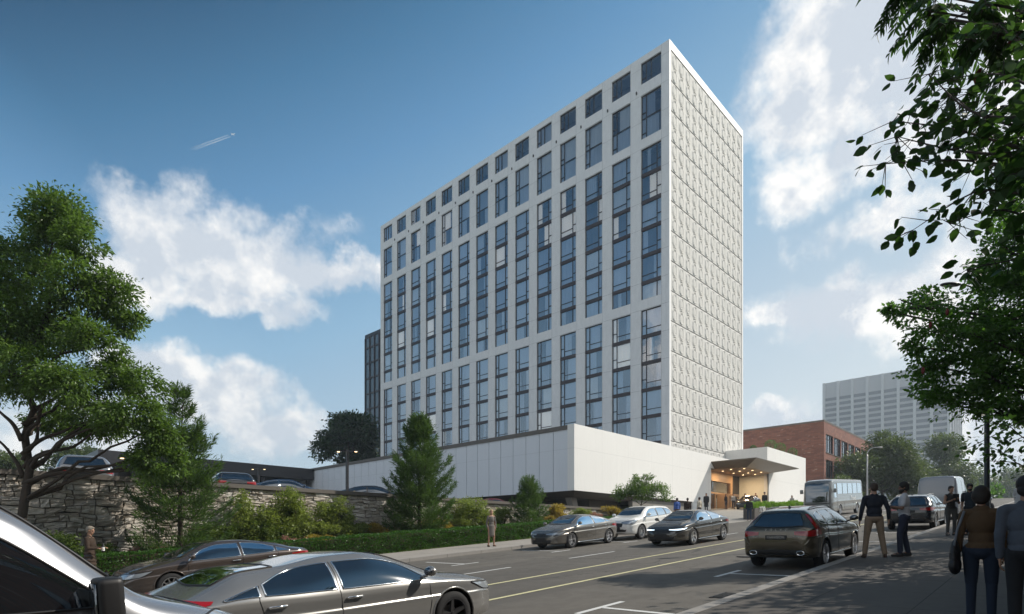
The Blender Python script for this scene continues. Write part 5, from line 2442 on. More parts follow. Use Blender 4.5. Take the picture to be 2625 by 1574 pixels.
def van_spec(L0=-2.7, L1=2.7, H=2.45, W=.98, wr=.36, axles=(-1.65, 1.65), nose=1.0):
    sp = dict(W=W, wr=wr, axles=axles, chrome=False, boxy=1, van=1, mirror_dark=1)
    xa = L1 - nose
    sp['zt'] = [(L0, .9), (L0 + .02, H - .22), (L0 + .06, H - .06), (L0 + .15, H - .01), (L0 + .6, H), (0, H), (xa - 1.15, H - .02), (xa - .85, H - .12), (xa - .45, H - .52), (xa - .05, 1.38), (xa + .1, 1.27),
                (L1 - .5, 1.18), (L1 - .2, 1.06), (L1 - .05, .88), (L1, .66)]
    sp['zs'] = [(L0, .8), (L0 + .03, 1.3), (L0 + .3, 1.30), (0, 1.25), (xa - .6, 1.2), (xa, 1.16), (L1 - .5, 1.06), (L1 - .15, .86), (L1, .55)]
    sp['zb'] = [(L0, .42), (L0 + .06, .32), (L0 + .4, .30), (0, .28), (L1 - .4, .28), (L1 - .06, .30), (L1, .36)]
    sp['w'] = [(L0, W - .08), (L0 + .03, W - .04), (L0 + .2, W - .005), (0, W), (xa - .5, W), (xa, W - .01), (L1 - .4, W - .07), (L1 - .15, .78), (L1 - .03, .62), (L1, .48)]
    sp['wt'] = [(L0, W - .2), (L0 + .1, W - .17), (0, W - .17), (xa - .8, W - .20), (xa - .4, W - .22), (xa, W - .20), (L1 - .4, .72), (L1, .4)]
    t = xa - .95
    sp['side_glass'] = [([(t - .25, H - .38), (t + .1, H - .40), (t + .35, H - .62), (t + .82, 1.42)], [(t - .25, 1.34), (t + .1, 1.33), (t + .4, 1.32), (t + .83, 1.32)])]
    sp['doors'] = [[(t + .88, 1.28), (t + .9, .7), (t + .8, .36), (t - .3, .36), (t - .33, .8), (t - .33, H - .3)], [(t - .4, .38), (t - 1.6, .38), (t - 1.62, 1.2), (t - 1.62, H - .3)], [(L0 + .2, 1.28), (t - .4, 1.26)]]
    sp['handles'] = [(t - .1, 1.12)]
    sp['mirror'] = (t + .80, 1.35)
    sp['mirror_size'] = 1.3
    sp['sill'] = [(-1.2, .38), (0, .37), (1.2, .37)]
    sp['headlamp'] = [[(-.35, .98), (0, 1.02), (.2, 1.05), (.42, 1.02)], [(-.35, .84), (0, .82), (.2, .84), (.42, .92)]]
    sp['taillamp'] = [[(.22, 1.45), (.30, 1.45), (.36, 1.45)], [(.22, .85), (.30, .85), (.36, .85)]]
    sp['ws_mode'] = 'T'
    sp['windscreen'] = [[(xa - .86, -.66), (xa - .84, 0), (xa - .86, .66)], [(xa - .10, -.78), (xa + .02, 0), (xa - .10, .78)]]
    sp['rw_mode'] = 'B'
    sp['rear_glass'] = None
    sp['front_panels'] = [([(-.5, .90), (0, .92), (.5, .90)], [(-.45, .70), (0, .69), (.45, .70)], 'plastic')]
    sp['plate_f'] = .5
    sp['plate_r'] = .62
    return sp


M['paint_brown'] = m_paint('bronze_brown_paint', (.10, .078, .066), .6)
M['paint_silver'] = m_paint('silver_paint', (.285, .28, .27), .6)
M['paint_grey'] = m_paint('warm_grey_paint', (.19, .175, .155), .6)
M['paint_white'] = m_paint('white_paint', (.78, .77, .73), .0, .05, .3)
M['paint_dark'] = m_paint('dark_grey_brown_paint', (.075, .068, .060), .6)
M['paint_olive'] = m_paint('dark_olive_bronze_paint', (.085, .068, .042), .6)
M['paint_black'] = m_paint('near_black_blue_paint', (.013, .014, .018), .2)
M['paint_van'] = m_paint('grey_van_paint', (.22, .23, .25), .1, .1)
M['paint_van_silver'] = m_paint('pale_silver_van_paint', (.25, .255, .27), .5)
M['paint_blue'] = m_paint('dark_blue_paint', (.025, .045, .09), .5)
M['paint_red'] = m_paint('dark_red_paint', (.20, .015, .018), .4)
M['paint_bus'] = m_paint('silver_bus_paint', (.20, .20, .19), .45)


def onroad(s, t, dz=0.0):
    return (s, t, G(s) + dz)


# parked along the hotel side, noses down the street
vehicle('sedan', 'sedan_car', 'dark bronze brown four door saloon parked behind the moving silver car', 'car', 'paint_brown', onroad(5.75, 16.0), pi,
        sedan_spec(H=1.38, fast=1), rims='ten', group='cars parked along the hotel side', scale=.95)
vehicle('sedan', 'sedan_car', 'warm grey fastback saloon parked nose down by the hedge', 'car', 'paint_grey', onroad(20.85, 15.95), pi,
        sedan_spec(H=1.42, fast=1.3, axles=(-1.40, 1.42)), rims='five', group='cars parked along the hotel side', scale=.97)
vehicle('suv', 'suv_car', 'white sport utility car parked uphill of the grey fastback', 'car', 'paint_white', onroad(26.1, 15.8), pi,
        suv_spec(chrome=False), rims='ten', group='cars parked along the hotel side', scale=.97)
sv = sedan_spec(H=1.41, fast=1.2)
sv['headlamp'] = [[(-.36, .685), (-.05, .70), (.22, .72), (.40, .745)], [(-.36, .655), (-.05, .645), (.22, .665), (.40, .735)]]
vehicle('sedan', 'sedan_car', 'dark saloon with lit headlights driving down the street', 'car', 'paint_dark', onroad(22.95, 11.55), pi,
        sv, rims='five', scale=.97, lights=True)
ss_ = sedan_spec(H=1.34, fast=2.6)
ss_['taillamp'] = [[(-.38, 1.00), (-.1, 1.02), (.12, 1.01), (.36, .98)], [(-.38, .91), (-.1, .885), (.12, .89), (.36, .95)]]
vehicle('sedan', 'sedan_car', 'large silver grey saloon passing close in the foreground', 'car', 'paint_silver', onroad(3.95, 7.05), 0,
        ss_, rims='five', rimmat='rim_dark', scale=.975)
# parked along the near kerb, tails towards us
so = suv_spec(L0=-2.3, H=1.59, W=.92)
so['tail_up'] = ([(.06, 1.40), (.09, 1.40), (.13, 1.40)], [(.20, .96), (.28, .96), (.36, .96)])
so['wt'] = [(x, w_ * (.88 if x < 1.0 else .95)) for (x, w_) in so['wt']]
so['rail'] = (-1.5, .45, .53)
so['rear_glass'] = [[(.47, 1.42), (0, 1.45), (-.47, 1.42)], [(.63, 1.12), (0, 1.09), (-.63, 1.12)]]
so['exhausts'] = [-.58, .58]
so['exh_z'] = .44
vehicle('suv', 'suv_car', 'dark olive brown sport utility car parked beside the two standing men', 'car', 'paint_olive', onroad(16.5, 5.02), 0,
        so, rims='twin', group='cars parked along the near kerb', scale=.93, plate_text='VARVISION',
        badge_text=[('VOLVO', .075, 0, 1.03, 3.0), ('XC60', .05, .52, .86, 1.1), ('T6 AWD', .05, -.52, .86, 1.1)])
sk = suv_spec(H=1.60)
sk['rail'] = (-1.5, .4, .60)
vehicle('suv', 'suv_car', 'near black estate car parked in front of the grey van', 'car', 'paint_black', onroad(32.75, 5.1), 0,
        sk, rims='ten', group='cars parked along the near kerb', scale=.97)
vehicle('van', 'cargo_van', 'tall plain grey panel van with twin rear doors at the near kerb', 'van', 'paint_van', onroad(42.6, 5.3), 0,
        van_spec(), rims='ten')
vs_ = van_spec(L0=-2.3, L1=2.15, H=2.12, W=.95, axles=(-1.35, 1.3), nose=.95)
xa = 1.20
vs_['zt'] = [(-2.3, .9), (-2.28, 1.9), (-2.24, 2.05), (-2.1, 2.10), (-1.5, 2.12), (-.2, 2.11), (.25, 2.05), (.62, 1.84), (1.12, 1.36), (1.25, 1.24), (1.6, 1.10), (1.92, .96), (2.08, .82), (2.15, .62)]
vs_['zs'] = [(-2.3, .8), (-2.27, 1.2), (-2.0, 1.22), (0, 1.20), (.6, 1.16), (1.2, 1.10), (1.6, .98), (2.0, .80), (2.15, .5)]
vs_['side_glass'] = [([(-.25, 1.86), (.1, 1.86), (.42, 1.74), (1.02, 1.26)], [(-.25, 1.26), (.1, 1.25), (.5, 1.22), (1.03, 1.19)])]
vs_['doors'] = [[(1.08, 1.14), (1.1, .7), (1.0, .36), (-.3, .36), (-.33, .8), (-.33, 1.85)]]
vs_['mirror'] = (.98, 1.16)
vs_['mirror_size'] = 1.15
vs_['windscreen'] = [[(.40, -.62), (.42, 0), (.40, .62)], [(1.08, -.76), (1.18, 0), (1.08, .76)]]
vehicle('van', 'passenger_van', 'pale silver van cut off by the left edge, closest to the viewer', 'van', 'paint_van_silver', onroad(-.10, 5.36), 0,
        vs_, rims='ten', scale=1.05)
# in the parking lot behind the wall
lot = lambda x, y: (x, y, 1.655)
vehicle('suv', 'suv_car', 'pale silver car above the wall seen behind the big tree', 'car', 'paint_van_silver', lot(5.2, 29.4), radians(82),
        suv_spec(), detail=1, group='cars in the parking lot', pitch=False)
vehicle('suv', 'suv_car', 'dark car above the wall beside the feathery conifer', 'car', 'paint_black', lot(11.2, 30.0), radians(78),
        suv_spec(H=1.5), detail=1, group='cars in the parking lot', pitch=False)
vehicle('sedan', 'sedan_car', 'dark blue saloon above the wall left of the tall lamp', 'car', 'paint_blue', lot(14.4, 30.6), radians(-28),
        sedan_spec(H=1.5, chrome=True), detail=1, group='cars in the parking lot', pitch=False)
vehicle('sedan', 'sedan_car', 'dark grey blue hatchback above the wall left of the dense conifer', 'car', 'paint_black', lot(19.6, 30.4), radians(-28),
        sedan_spec(H=1.5, chrome=False), detail=1, group='cars in the parking lot', pitch=False)
vehicle('sedan', 'sedan_car', 'dark red car above the wall under the podium edge', 'car', 'paint_red', lot(32.6, 33.2), radians(-25),
        sedan_spec(H=1.5, chrome=False), detail=1, group='cars in the parking lot', pitch=False)
vehicle('sedan', 'sedan_car', 'dark car in the podium shadow behind the smallest conifer', 'car', 'paint_black', lot(36.9, 32.9), radians(-30),
        sedan_spec(H=1.5, chrome=False), detail=1, group='cars in the parking lot', pitch=False)
vehicle('sedan', 'sedan_car', 'black car standing at the hotel entrance under the canopy', 'car', 'paint_black', (66.5, 26.3, fore(66.5, 26.3)), radians(188),
        sedan_spec(H=1.5, chrome=True), detail=1)


# coach
def coach():
    L0, L1, H, W = -4.7, 4.7, 2.95, 1.12
    sp = dict(W=W, wr=.43, axles=(-2.6, 2.55), chrome=False, boxy=1, van=1)
    sp['zt'] = [(L0, .9), (L0 + .03, H - .35), (L0 + .12, H - .10), (L0 + .3, H - .01), (-3, H), (3, H), (L1 - .9, H - .02), (L1 - .45, H - .10), (L1 - .22, H - .32), (L1 - .08, 2.0), (L1 - .02, 1.3), (L1, .9)]
    sp['zs'] = [(L0, .8), (L0 + .05, 1.5), (L0 + .4, 1.55), (0, 1.55), (L1 - .5, 1.50), (L1 - .1, 1.3), (L1, .8)]
    sp['zb'] = [(L0, .5), (L0 + .1, .36), (0, .34), (L1 - .3, .34), (L1, .42)]
    sp['w'] = [(L0, W - .12), (L0 + .05, W - .04), (L0 + .3, W), (0, W), (L1 - .5, W), (L1 - .2, W - .05), (L1 - .05, W - .18), (L1, W - .32)]
    sp['wt'] = [(L0, W - .25), (L0 + .2, W - .12), (0, W - .10), (L1 - .5, W - .12), (L1 - .15, W - .2), (L1, W - .4)]
    sg = []
    x = -4.2
    while x < 3.2:
        sg.append(([(x, 2.60), (x + 1.42, 2.60)], [(x, 1.72), (x + 1.42, 1.72)]))
        x += 1.50
    sg.append(([(3.45, 2.55), (4.0, 2.50)], [(3.45, 1.45), (4.15, 1.45)]))
    sp['side_glass'] = sg
    sp['doors'] = [[(3.4, .45), (3.4, 2.65), (4.15, 2.6)], [(-4.5, 1.55), (3.3, 1.55)], [(-4.5, 1.05), (3.3, 1.05)], [(1.4, .45), (1.4, 1.05), (-1.4, 1.05), (-1.4, .45)]]
    sp['handles'] = [(3.5, 1.15)]
    sp['mirror'] = (4.35, 1.95)
    sp['mirror_size'] = 1.7
    sp['sill'] = [(-2.0, .38), (2.0, .38)]
    sp['headlamp'] = [[(-.55, .86), (-.2, .90), (.05, .90)], [(-.55, .72), (-.2, .70), (.05, .74)]]
    sp['taillamp'] = [[(.1, 1.2), (.2, 1.2)], [(.1, .9), (.2, .9)]]
    sp['ws_mode'] = 'F'
    sp['windscreen'] = [[(-.86, 2.55), (0, 2.66), (.86, 2.55)], [(-.84, 1.22), (0, 1.12), (.84, 1.22)]]
    sp['rw_mode'] = 'B'
    sp['rear_glass'] = [[(.8, 2.5), (-.8, 2.5)], [(.8, 1.8), (-.8, 1.8)]]
    sp['front_panels'] = [([(-.4, .62), (.4, .62)], [(-.4, .48), (.4, .48)], 'plastic'), ([(-.9, 1.06), (.9, 1.06)], [(-.9, .98), (.9, .98)], 'plastic')]
    sp['plate_f'] = .42
    r = vehicle('coach', 'coach_bus', 'silver coach with a large curved windscreen in front of the brick building', 'bus', 'paint_bus', onroad(54.6, 14.35), pi,
                sp, rims='ten')
    # faded lettering on the flank that faces the street
    text('side_lettering', 'Travel', .55, r, (-1.3, W + .012, 1.32), (pi / 2, 0, pi), M['sign_white'], 1.1)
    wp = MB()
    wp.tube([(L1 + .03, .1, 1.14), (L1 - .02, -.5, 1.5)], .015, 5)
    wp.tube([(L1 + .03, .7, 1.14), (L1 - .02, .15, 1.5)], .015, 5)
    wp.build('wiper', M['plastic'], r)
    return r


coach()


# ------------------------------------------------------------------ trees over the near pavement
def big_leaves(name, pos, ax, size, mat, parent, aspect=.62, rng=None, hang=.0):
    """eight-sided leaves with a fold, for branches close to the viewer"""
    rng = rng or RNG
    N = len(pos)
    ax = ax / np.linalg.norm(ax, axis=1)[:, None]
    up = rng.normal(size=(N, 3)) * .8 + np.array([0, 0, 1.0])
    sd = np.cross(ax, up)
    sd /= np.linalg.norm(sd, axis=1)[:, None]
    nn = np.cross(sd, ax)
    prof = [(0, 0), (.18, .34), (.42, .5), (.72, .36), (1, 0)]
    rowsL, rowsR, mid = [], [], []
    s = size[:, None]
    for (u, w_) in prof:
        c = pos + ax * s * u + nn * s * (-.12 * (u - .2) ** 2)
        mid.append(c)
        rowsL.append(c + sd * s * aspect * w_ + nn * s * .10 * w_)
        rowsR.append(c - sd * s * aspect * w_ + nn * s * .10 * w_)
    V = np.stack(rowsL + mid + rowsR, 1).reshape(-1, 3)
    n = len(prof)
    faces = []
    for i in range(n - 1):
        faces.append((i, i + 1, n + i + 1, n + i))
        faces.append((n + i, n + i + 1, 2 * n + i + 1, 2 * n + i))
    F_ = np.array(faces)
    allf = (F_[None] + (np.arange(N) * 3 * n)[:, None, None]).reshape(-1, 4)
    me = bpy.data.meshes.new(name)
    me.vertices.add(len(V))
    me.vertices.foreach_set('co', V.astype(np.float32).ravel())
    me.loops.add(len(allf) * 4)
    me.polygons.add(len(allf))
    me.loops.foreach_set('vertex_index', allf.astype(np.int32).ravel())
    me.polygons.foreach_set('loop_start', np.arange(0, len(allf) * 4, 4, dtype=np.int32))
    me.polygons.foreach_set('loop_total', np.full(len(allf), 4, dtype=np.int32))
    me.materials.append(mat)
    me.update(calc_edges=True)
    return link(bpy.data.objects.new(name, me), parent)


def near_tree():
    """tree whose trunk stands out of frame to the right; its branches hang into the top right corner"""
    rng = np.random.default_rng(12)
    base = Vector((5.2, -3.6, G(5.2) + .12))
    root = empty('overhanging_tree', base)
    tag(root, 'dark overhanging tree with large oval leaves hanging into the top right corner', 'tree')
    mb = MB()
    limb(mb, (0, 0, 0), (.3, .3, 3.6), .17, .12, rng, 8, .02, 12)
    limb(mb, (.3, .3, 3.6), (.6, .4, 7.0), .12, .05, rng, 8, .04, 10)
    P, A, S = [], [], []
    # branches given by their tips as seen in the photograph: (px, py, depth)
    chains = [
        [(2900, 250, 3.6), (2640, 300, 4.2), (2500, 290, 4.6), (2380, 190, 5.0)],
        [(2900, 330, 3.6), (2650, 330, 4.2), (2500, 290, 4.6), (2440, 240, 4.9)],
        [(2900, 420, 3.6), (2620, 380, 4.3), (2440, 330, 4.8), (2290, 310, 5.2)],
        [(2900, 420, 3.6), (2600, 400, 4.3), (2420, 380, 4.8), (2300, 350, 5.1)],
        [(2900, 480, 3.6), (2620, 430, 4.3), (2450, 410, 4.8), (2270, 420, 5.2)],
        [(2900, 560, 3.7), (2640, 500, 4.4), (2480, 500, 4.8), (2340, 590, 5.2)],
        [(2900, 640, 3.7), (2640, 560, 4.4), (2540, 540, 4.8), (2430, 570, 5.0)],
        [(2900, 300, 3.6), (2640, 220, 4.4), (2560, 190, 4.8), (2430, 200, 5.2)],
        [(2900, 560, 3.7), (2700, 620, 4.4), (2620, 660, 4.8), (2480, 690, 5.2)],
        [(2900, 700, 3.7), (2700, 480, 4.4), (2600, 470, 4.8), (2560, 430, 5.0)],
        [(2900, 100, 3.7), (2680, 120, 4.4), (2600, 100, 4.8), (2560, 60, 5.0)],
        [(2900, 200, 3.7), (2680, 380, 4.4), (2590, 350, 4.8), (2520, 350, 5.0)],
    ]
    for ch in chains:
        pts = [Vector(polyat([tuple(at(*q) - base) for q in ch], u)) for u in np.linspace(0, 1, 16)]
        root_pt = Vector((.35, .35, 3.4 + rng.uniform(0, 1.4)))
        mb.tube([root_pt, root_pt.lerp(pts[0], .5) + Vector((0, 0, .15)), pts[0]], [.05, .035, .022], 6)
        mb.tube(pts, [.020 * (1 - .85 * i / 15) for i in range(16)], 5)
        for i in range(3, 16):
            k = 3 if i < 15 else 6
            if i < 6:
                k = 8
            for _ in range(k):
                d = Vector(rng.normal(size=3))
                d.z = d.z * .5 - .25
                d.normalize()
                L = rng.uniform(.04, .26)
                q = pts[i] + d * L
                mb.tube([pts[i], q], [.004, .002], 4)
                for _2 in range(2):
                    P.append(q + Vector(rng.normal(size=3)) * .02)
                    a = d + Vector(rng.normal(size=3)) * .5 + Vector((0, 0, -.35))
                    A.append(a)
                    S.append(rng.uniform(.07, .125))
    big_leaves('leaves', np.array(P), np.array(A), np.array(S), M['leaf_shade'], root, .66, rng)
    # dense dark mass farther up and out of frame
    N = 5200
    c = np.array([(3.2, 2.0, 4.3, 1.5, 1.2, 1.0), (1.2, -.4, 5.8, 2.6, 2.2, 1.5), (4.0, .2, 6.0, 2.6, 2.2, 1.3), (-.8, .8, 5.2, 1.6, 1.4, 1.0)])
    idx = rng.choice(len(c), N)
    d = rng.normal(size=(N, 3))
    d /= np.linalg.norm(d, axis=1)[:, None]
    pos = c[idx, :3] + d * c[idx, 3:] * (rng.uniform(.1, 1, N) ** .5)[:, None]
    # keep the sky open where the photograph shows it
    w_ = pos + np.array(base)
    Zz = w_[:, 0] * CA + w_[:, 1] * SA
    X = CX + FPX * (w_[:, 0] * SA - w_[:, 1] * CA) / np.maximum(Zz, .1)
    keep = (Zz > .5) & (X > 2590) | (Zz < .5)
    pos, dd = pos[keep], d[keep]
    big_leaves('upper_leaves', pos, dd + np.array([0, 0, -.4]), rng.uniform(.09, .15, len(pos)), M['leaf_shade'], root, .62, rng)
    mb.build('trunk', M['bark'], root, smooth=True)


near_tree()


def frond_tree():
    """sumac with drooping feather leaves along the top edge, dark red fruit spikes"""
    rng = np.random.default_rng(15)
    base = Vector((7.6, -2.9, G(7.6) + .12))
    root = empty('sumac_tree', base)
    tag(root, 'sumac with long feather shaped leaves and dark red fruit spikes along the top edge', 'tree')
    mb = MB()
    limb(mb, (0, 0, 0), (.1, .2, 3.4), .10, .08, rng, 8, .02, 10)
    P, A, S = [], [], []
    tips = [(2330, -40, 6.0), (2290, -70, 6.2), (2400, 0, 5.8), (2460, 40, 5.6), (2420, 60, 5.6), (2520, 20, 5.4), (2560, 90, 5.3), (2600, 40, 5.2), (2370, -60, 6.1), (2500, 90, 5.4),
            (2560, 180, 5.4), (2610, 260, 5.3), (2540, 290, 5.6), (2380, 40, 5.9), (2620, 160, 5.2), (2450, 110, 5.6), (2600, 420, 5.5)]
    for (px, py, Zz) in tips:
        t0 = at(px, py, Zz) - base
        st = Vector((.1, .2, 3.3)).lerp(t0, .15)
        mb.tube([Vector((.1, .2, 3.2)), st + Vector((0, 0, .3)), t0 + Vector((0, 0, .05))], [.03, .02, .01], 5)
        for f_ in range(7):
            a0 = rng.uniform(0, 2 * pi)
            d = Vector((cos(a0), sin(a0), .25))
            L = rng.uniform(.32, .48)
            pts = []
            for i in range(11):
                u = i / 10
                pts.append(t0 + d * L * u * .75 + Vector((0, 0, -.62 * L * u * u)))
            mb.tube(pts, [.004] * 11, 4)
            for i in range(2, 11):
                tdir = (pts[i] - pts[i - 1]).normalized()
                side = tdir.cross(Vector((0, 0, 1)))
                if side.length < .05:
                    continue
                side.normalize()
                for sg in (-1, 1):
                    P.append(pts[i])
                    A.append(side * sg * .8 + tdir * .7 + Vector((0, 0, -.45)))
                    S.append(rng.uniform(.09, .125))
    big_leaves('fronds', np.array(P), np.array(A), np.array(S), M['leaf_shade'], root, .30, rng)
    for (px, py, Zz) in [(2505, 200, 5.6), (2512, 192, 5.6), (2547, 155, 5.6), (2580, 190, 5.4), (2590, 120, 5.3)]:
        f_ = MB()
        p = at(px, py, Zz) - base
        f_.ell(p, (.030, .030, .065), 10, 10)
        f_.build('fruit_spike', M['fruit'], root, smooth=True)
    mb.build('trunk', M['bark'], root, smooth=True)


frond_tree()

# street tree in leaf behind the lamp, sunlit at its left flank
Z = 15.0
bl = [pblob(2330, 790, Z, 60, 45), pblob(2390, 775, Z + .5, 65, 40), pblob(2560, 700, Z, 60, 70), pblob(2590, 650, Z - .5, 90, 100), pblob(2400, 850, Z - .5, 85, 70),
      pblob(2480, 850, Z, 110, 90), pblob(2580, 820, Z, 110, 110), pblob(2370, 940, Z, 60, 45), pblob(2440, 960, Z, 100, 70), pblob(2560, 970, Z, 110, 80),
      pblob(2400, 1010, Z, 60, 30), pblob(2490, 1040, Z, 90, 35), pblob(2620, 1050, Z, 80, 50), pblob(2680, 760, Z, 160, 200), pblob(2700, 950, Z, 150, 120),
      pblob(2285, 800, Z, 25, 18), pblob(2310, 770, Z, 25, 16), pblob(2590, 560, Z + .6, 50, 50), pblob(2700, 560, Z, 120, 120),
      pblob(2350, 890, Z, 35, 22)]
bt = (23.0, -2.2, G(23) + .12)
st_tree = tree('street_tree', 'leafy green street tree growing around the lamp post at the right', 'tree', bt, (22.6, -1.8, 4.0), [(a, b_, c_, d_ * .92, e_ * .92, f_ * .9) for (a, b_, c_, d_, e_, f_) in bl], 44000, .115,
               M['leaf_bright'], 'bark', .16, seed=88, inner=.15, clump=16, spread=.14, aspect=.6, droop=.4, twigs=160, gap=.34, gs=1.5)
rng_ = np.random.default_rng(3)
for (px, py) in [(2385, 833), (2366, 950), (2428, 800)]:
    f_ = MB()
    p = at(px, py, 13.4) - Vector(bt)
    f_.ell(p, (.035, .035, .085), 8, 8)
    f_.build('fruit_spike', M['fruit'], st_tree, smooth=True)
# sparse lower sprays against the sky
P, A, S = [], [], []
mb = MB()
for ch in ([(2800, 1180), (2640, 1200), (2560, 1155), (2500, 1130)], [(2800, 1230), (2660, 1215), (2600, 1185), (2490, 1180)], [(2800, 1120), (2640, 1130), (2580, 1090), (2500, 1080)],
           [(2800, 1160), (2680, 1110), (2600, 1130), (2560, 1180)], [(2750, 1060), (2620, 1080), (2560, 1110), (2480, 1150)]):
    pts = [Vector(polyat([tuple(at(x, y, 13.0) - Vector(bt)) for (x, y) in ch], u)) for u in np.linspace(0, 1, 14)]
    mb.tube(pts, [.022 * (1 - .8 * i / 13) for i in range(14)], 5)
    for i in range(4, 14):
        for _ in range(7):
            d = Vector(rng_.normal(size=3))
            q = pts[i] + d * .14
            P.append(q)
            A.append(d + Vector((0, 0, -.4)))
            S.append(rng_.uniform(.08, .15))
mb.build('lower_branches', M['bark'], st_tree, smooth=True)
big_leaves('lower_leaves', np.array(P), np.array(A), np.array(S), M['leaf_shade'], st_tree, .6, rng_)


def shade_tree(label, x, y, r, h, n, seed):
    """pavement trees to the right of the frame: their shade falls on the near pavement"""
    rng = np.random.default_rng(seed)
    z = G(x) + .12
    bl = []
    for i in range(9):
        a = rng.uniform(0, 2 * pi)
        q = rng.uniform(0, .7) * r
        bl.append((x + q * cos(a), y + q * sin(a), z + h + rng.uniform(-1.6, 1.4), r * .50, r * .50, r * .34))
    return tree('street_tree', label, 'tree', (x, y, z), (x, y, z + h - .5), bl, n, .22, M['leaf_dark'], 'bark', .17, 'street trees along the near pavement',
                seed=seed, inner=.1, clump=14, spread=.3, aspect=.6, twigs=20)


shade_tree('street tree outside the right edge nearest the viewer', 11.5, -3.6, 3.3, 5.6, 20000, 201)
shade_tree('street tree outside the right edge, second up the street', 17.5, -3.2, 3.5, 5.8, 22000, 202)
shade_tree('street tree outside the right edge, third up the street', 26.5, -3.2, 3.6, 6.0, 20000, 203)
shade_tree('street tree outside the right edge, fourth up the street', 34.5, -3.0, 3.6, 6.0, 18000, 205)
shade_tree('street tree outside the right edge, farthest up the street', 43.5, -2.8, 3.8, 6.2, 14000, 204)


def near_side_building():
    s0, s1, t1, t0, h = -30.0, 33.0, -11.0, -24.0, 18.5  # unseen block added and sized to shade the near pavement and trees
    root = empty('shade_building', (s0, t0, G(0)))
    tag(root, 'unseen brick building outside the right edge, added to shade the near pavement', 'building')
    mb = MB()
    mb.box(0, s1 - s0, 0, t1 - t0, -3, h)
    mb.build('wall', M['brick'], root)
    mb = MB()
    mb.box(-.3, s1 - s0 + .3, -.3, t1 - t0 + .3, h + .002, h + .5)
    mb.build('roof', M['coping'], root)
    x = 1.5
    while x < s1 - s0 - 2:
        for k in range(5):
            f_ = MB()
            f_.box(x, x + 1.5, t1 - t0 + .003, t1 - t0 + .06, 1.6 + k * 3.4, 3.4 + k * 3.4)
            w_ = f_.build('window', M['frame'], root)
            g_ = MB()
            g_.box(x + .08, x + 1.42, t1 - t0 + .062, t1 - t0 + .07, 1.68 + k * 3.4, 3.32 + k * 3.4)
            g_.build('pane', M['office_glass'], w_)
        x += 3.3


near_side_building()


# ------------------------------------------------------------------ lamps, planter, sign
def street_lamp(label, x, y, z, h, arm, armdir, r=.09, group=None, mat='dark_metal'):
    root = empty('street_lamp', (x, y, z))
    tag(root, label, 'lamp', group)
    mb = MB()
    mb.tube([(0, 0, 0), (0, 0, .9), (0, 0, .95), (0, 0, h * .5), (0, 0, h - .8)], [r * 1.35, r * 1.3, r, r * .9, r * .75], 14)
    d = Vector(armdir).normalized()
    pts = [Vector((0, 0, h - .8))]
    for k in range(1, 9):
        a = pi / 2 * k / 8
        pts.append(Vector((0, 0, h - .8)) + Vector((0, 0, 1)) * .75 * sin(a) + d * arm * (1 - cos(a)))
    mb.tube(pts, [r * .62 - .0035 * k for k in range(9)], 10)
    mb.build('pole', M[mat], root, smooth=True)
    e = pts[-1]
    hd = MB()
    q = d.to_track_quat('X', 'Z').to_matrix()
    hd.ell(e + d * .30, (.36, .14, .075), 18, 10, M=q)
    o = hd.build('lamp_head', M[mat], root, smooth=True)
    gl = MB()
    gl.ell(e + d * .34 - Vector((0, 0, .04)), (.24, .10, .05), 16, 8, M=q)
    gl.build('lamp_lens', M['lens'], o, smooth=True)
    return root


pl = at(2530, 1300, 20.0)
street_lamp('tall dark street lamp post rising through the leafy tree at the right', pl.x, pl.y, G(pl.x) + .12, 8.6, .95, (-SA * 1, CA * 1, 0), .085)
p1 = at(2223, 1290, 62)
street_lamp('thin pale lamp post in front of the tree behind the coach', p1.x, p1.y, G(p1.x) + .12, 9.6 - G(p1.x), 1.0, (SA, -CA, 0), .09, mat='steel')


def lot_lamp(label, px, py, t, k):
    p = pdir(px, py)
    p = p * (t / p.y)
    root = empty('parking_lamp', (p.x, p.y, 1.65))
    tag(root, label, 'lamp', 'twin headed lamps in the parking lot')
    H_ = p.z - 1.65
    mb = MB()
    mb.box(-.065, .065, -.065, .065, 0, H_)
    mb.build('pole', M['dark_metal'], root)
    a = MB()
    a.box(-.50, .50, -.035, .035, H_ - .09, H_ - .03)
    arm = a.build('arm', M['dark_metal'], root)
    arm.rotation_euler = (0, 0, YAW - pi / 2)
    for sg in (-1, 1):
        h = MB()
        h.box(sg * .50 - .09, sg * .50 + .09, -.09, .09, H_ - .10, H_ - .02)
        hh = h.build('lamp_head', M['dark_metal'], arm)
        g_ = MB()
        g_.box(sg * .50 - .06, sg * .50 + .06, -.06, .06, H_ - .125, H_ - .101)
        g_.build('lamp_lens', M['lamp_glow'], hh)


lot_lamp('tall lit twin headed lamp post above the wall before the white podium', 890, 1153, 30, 1)
lot_lamp('smaller lit twin headed lamp post in front of the dark pavilion', 663, 1200, 50, 1)
lot_lamp('lit twin headed lamp post half hidden behind the big tree', 345, 1168, 27.5, 1)


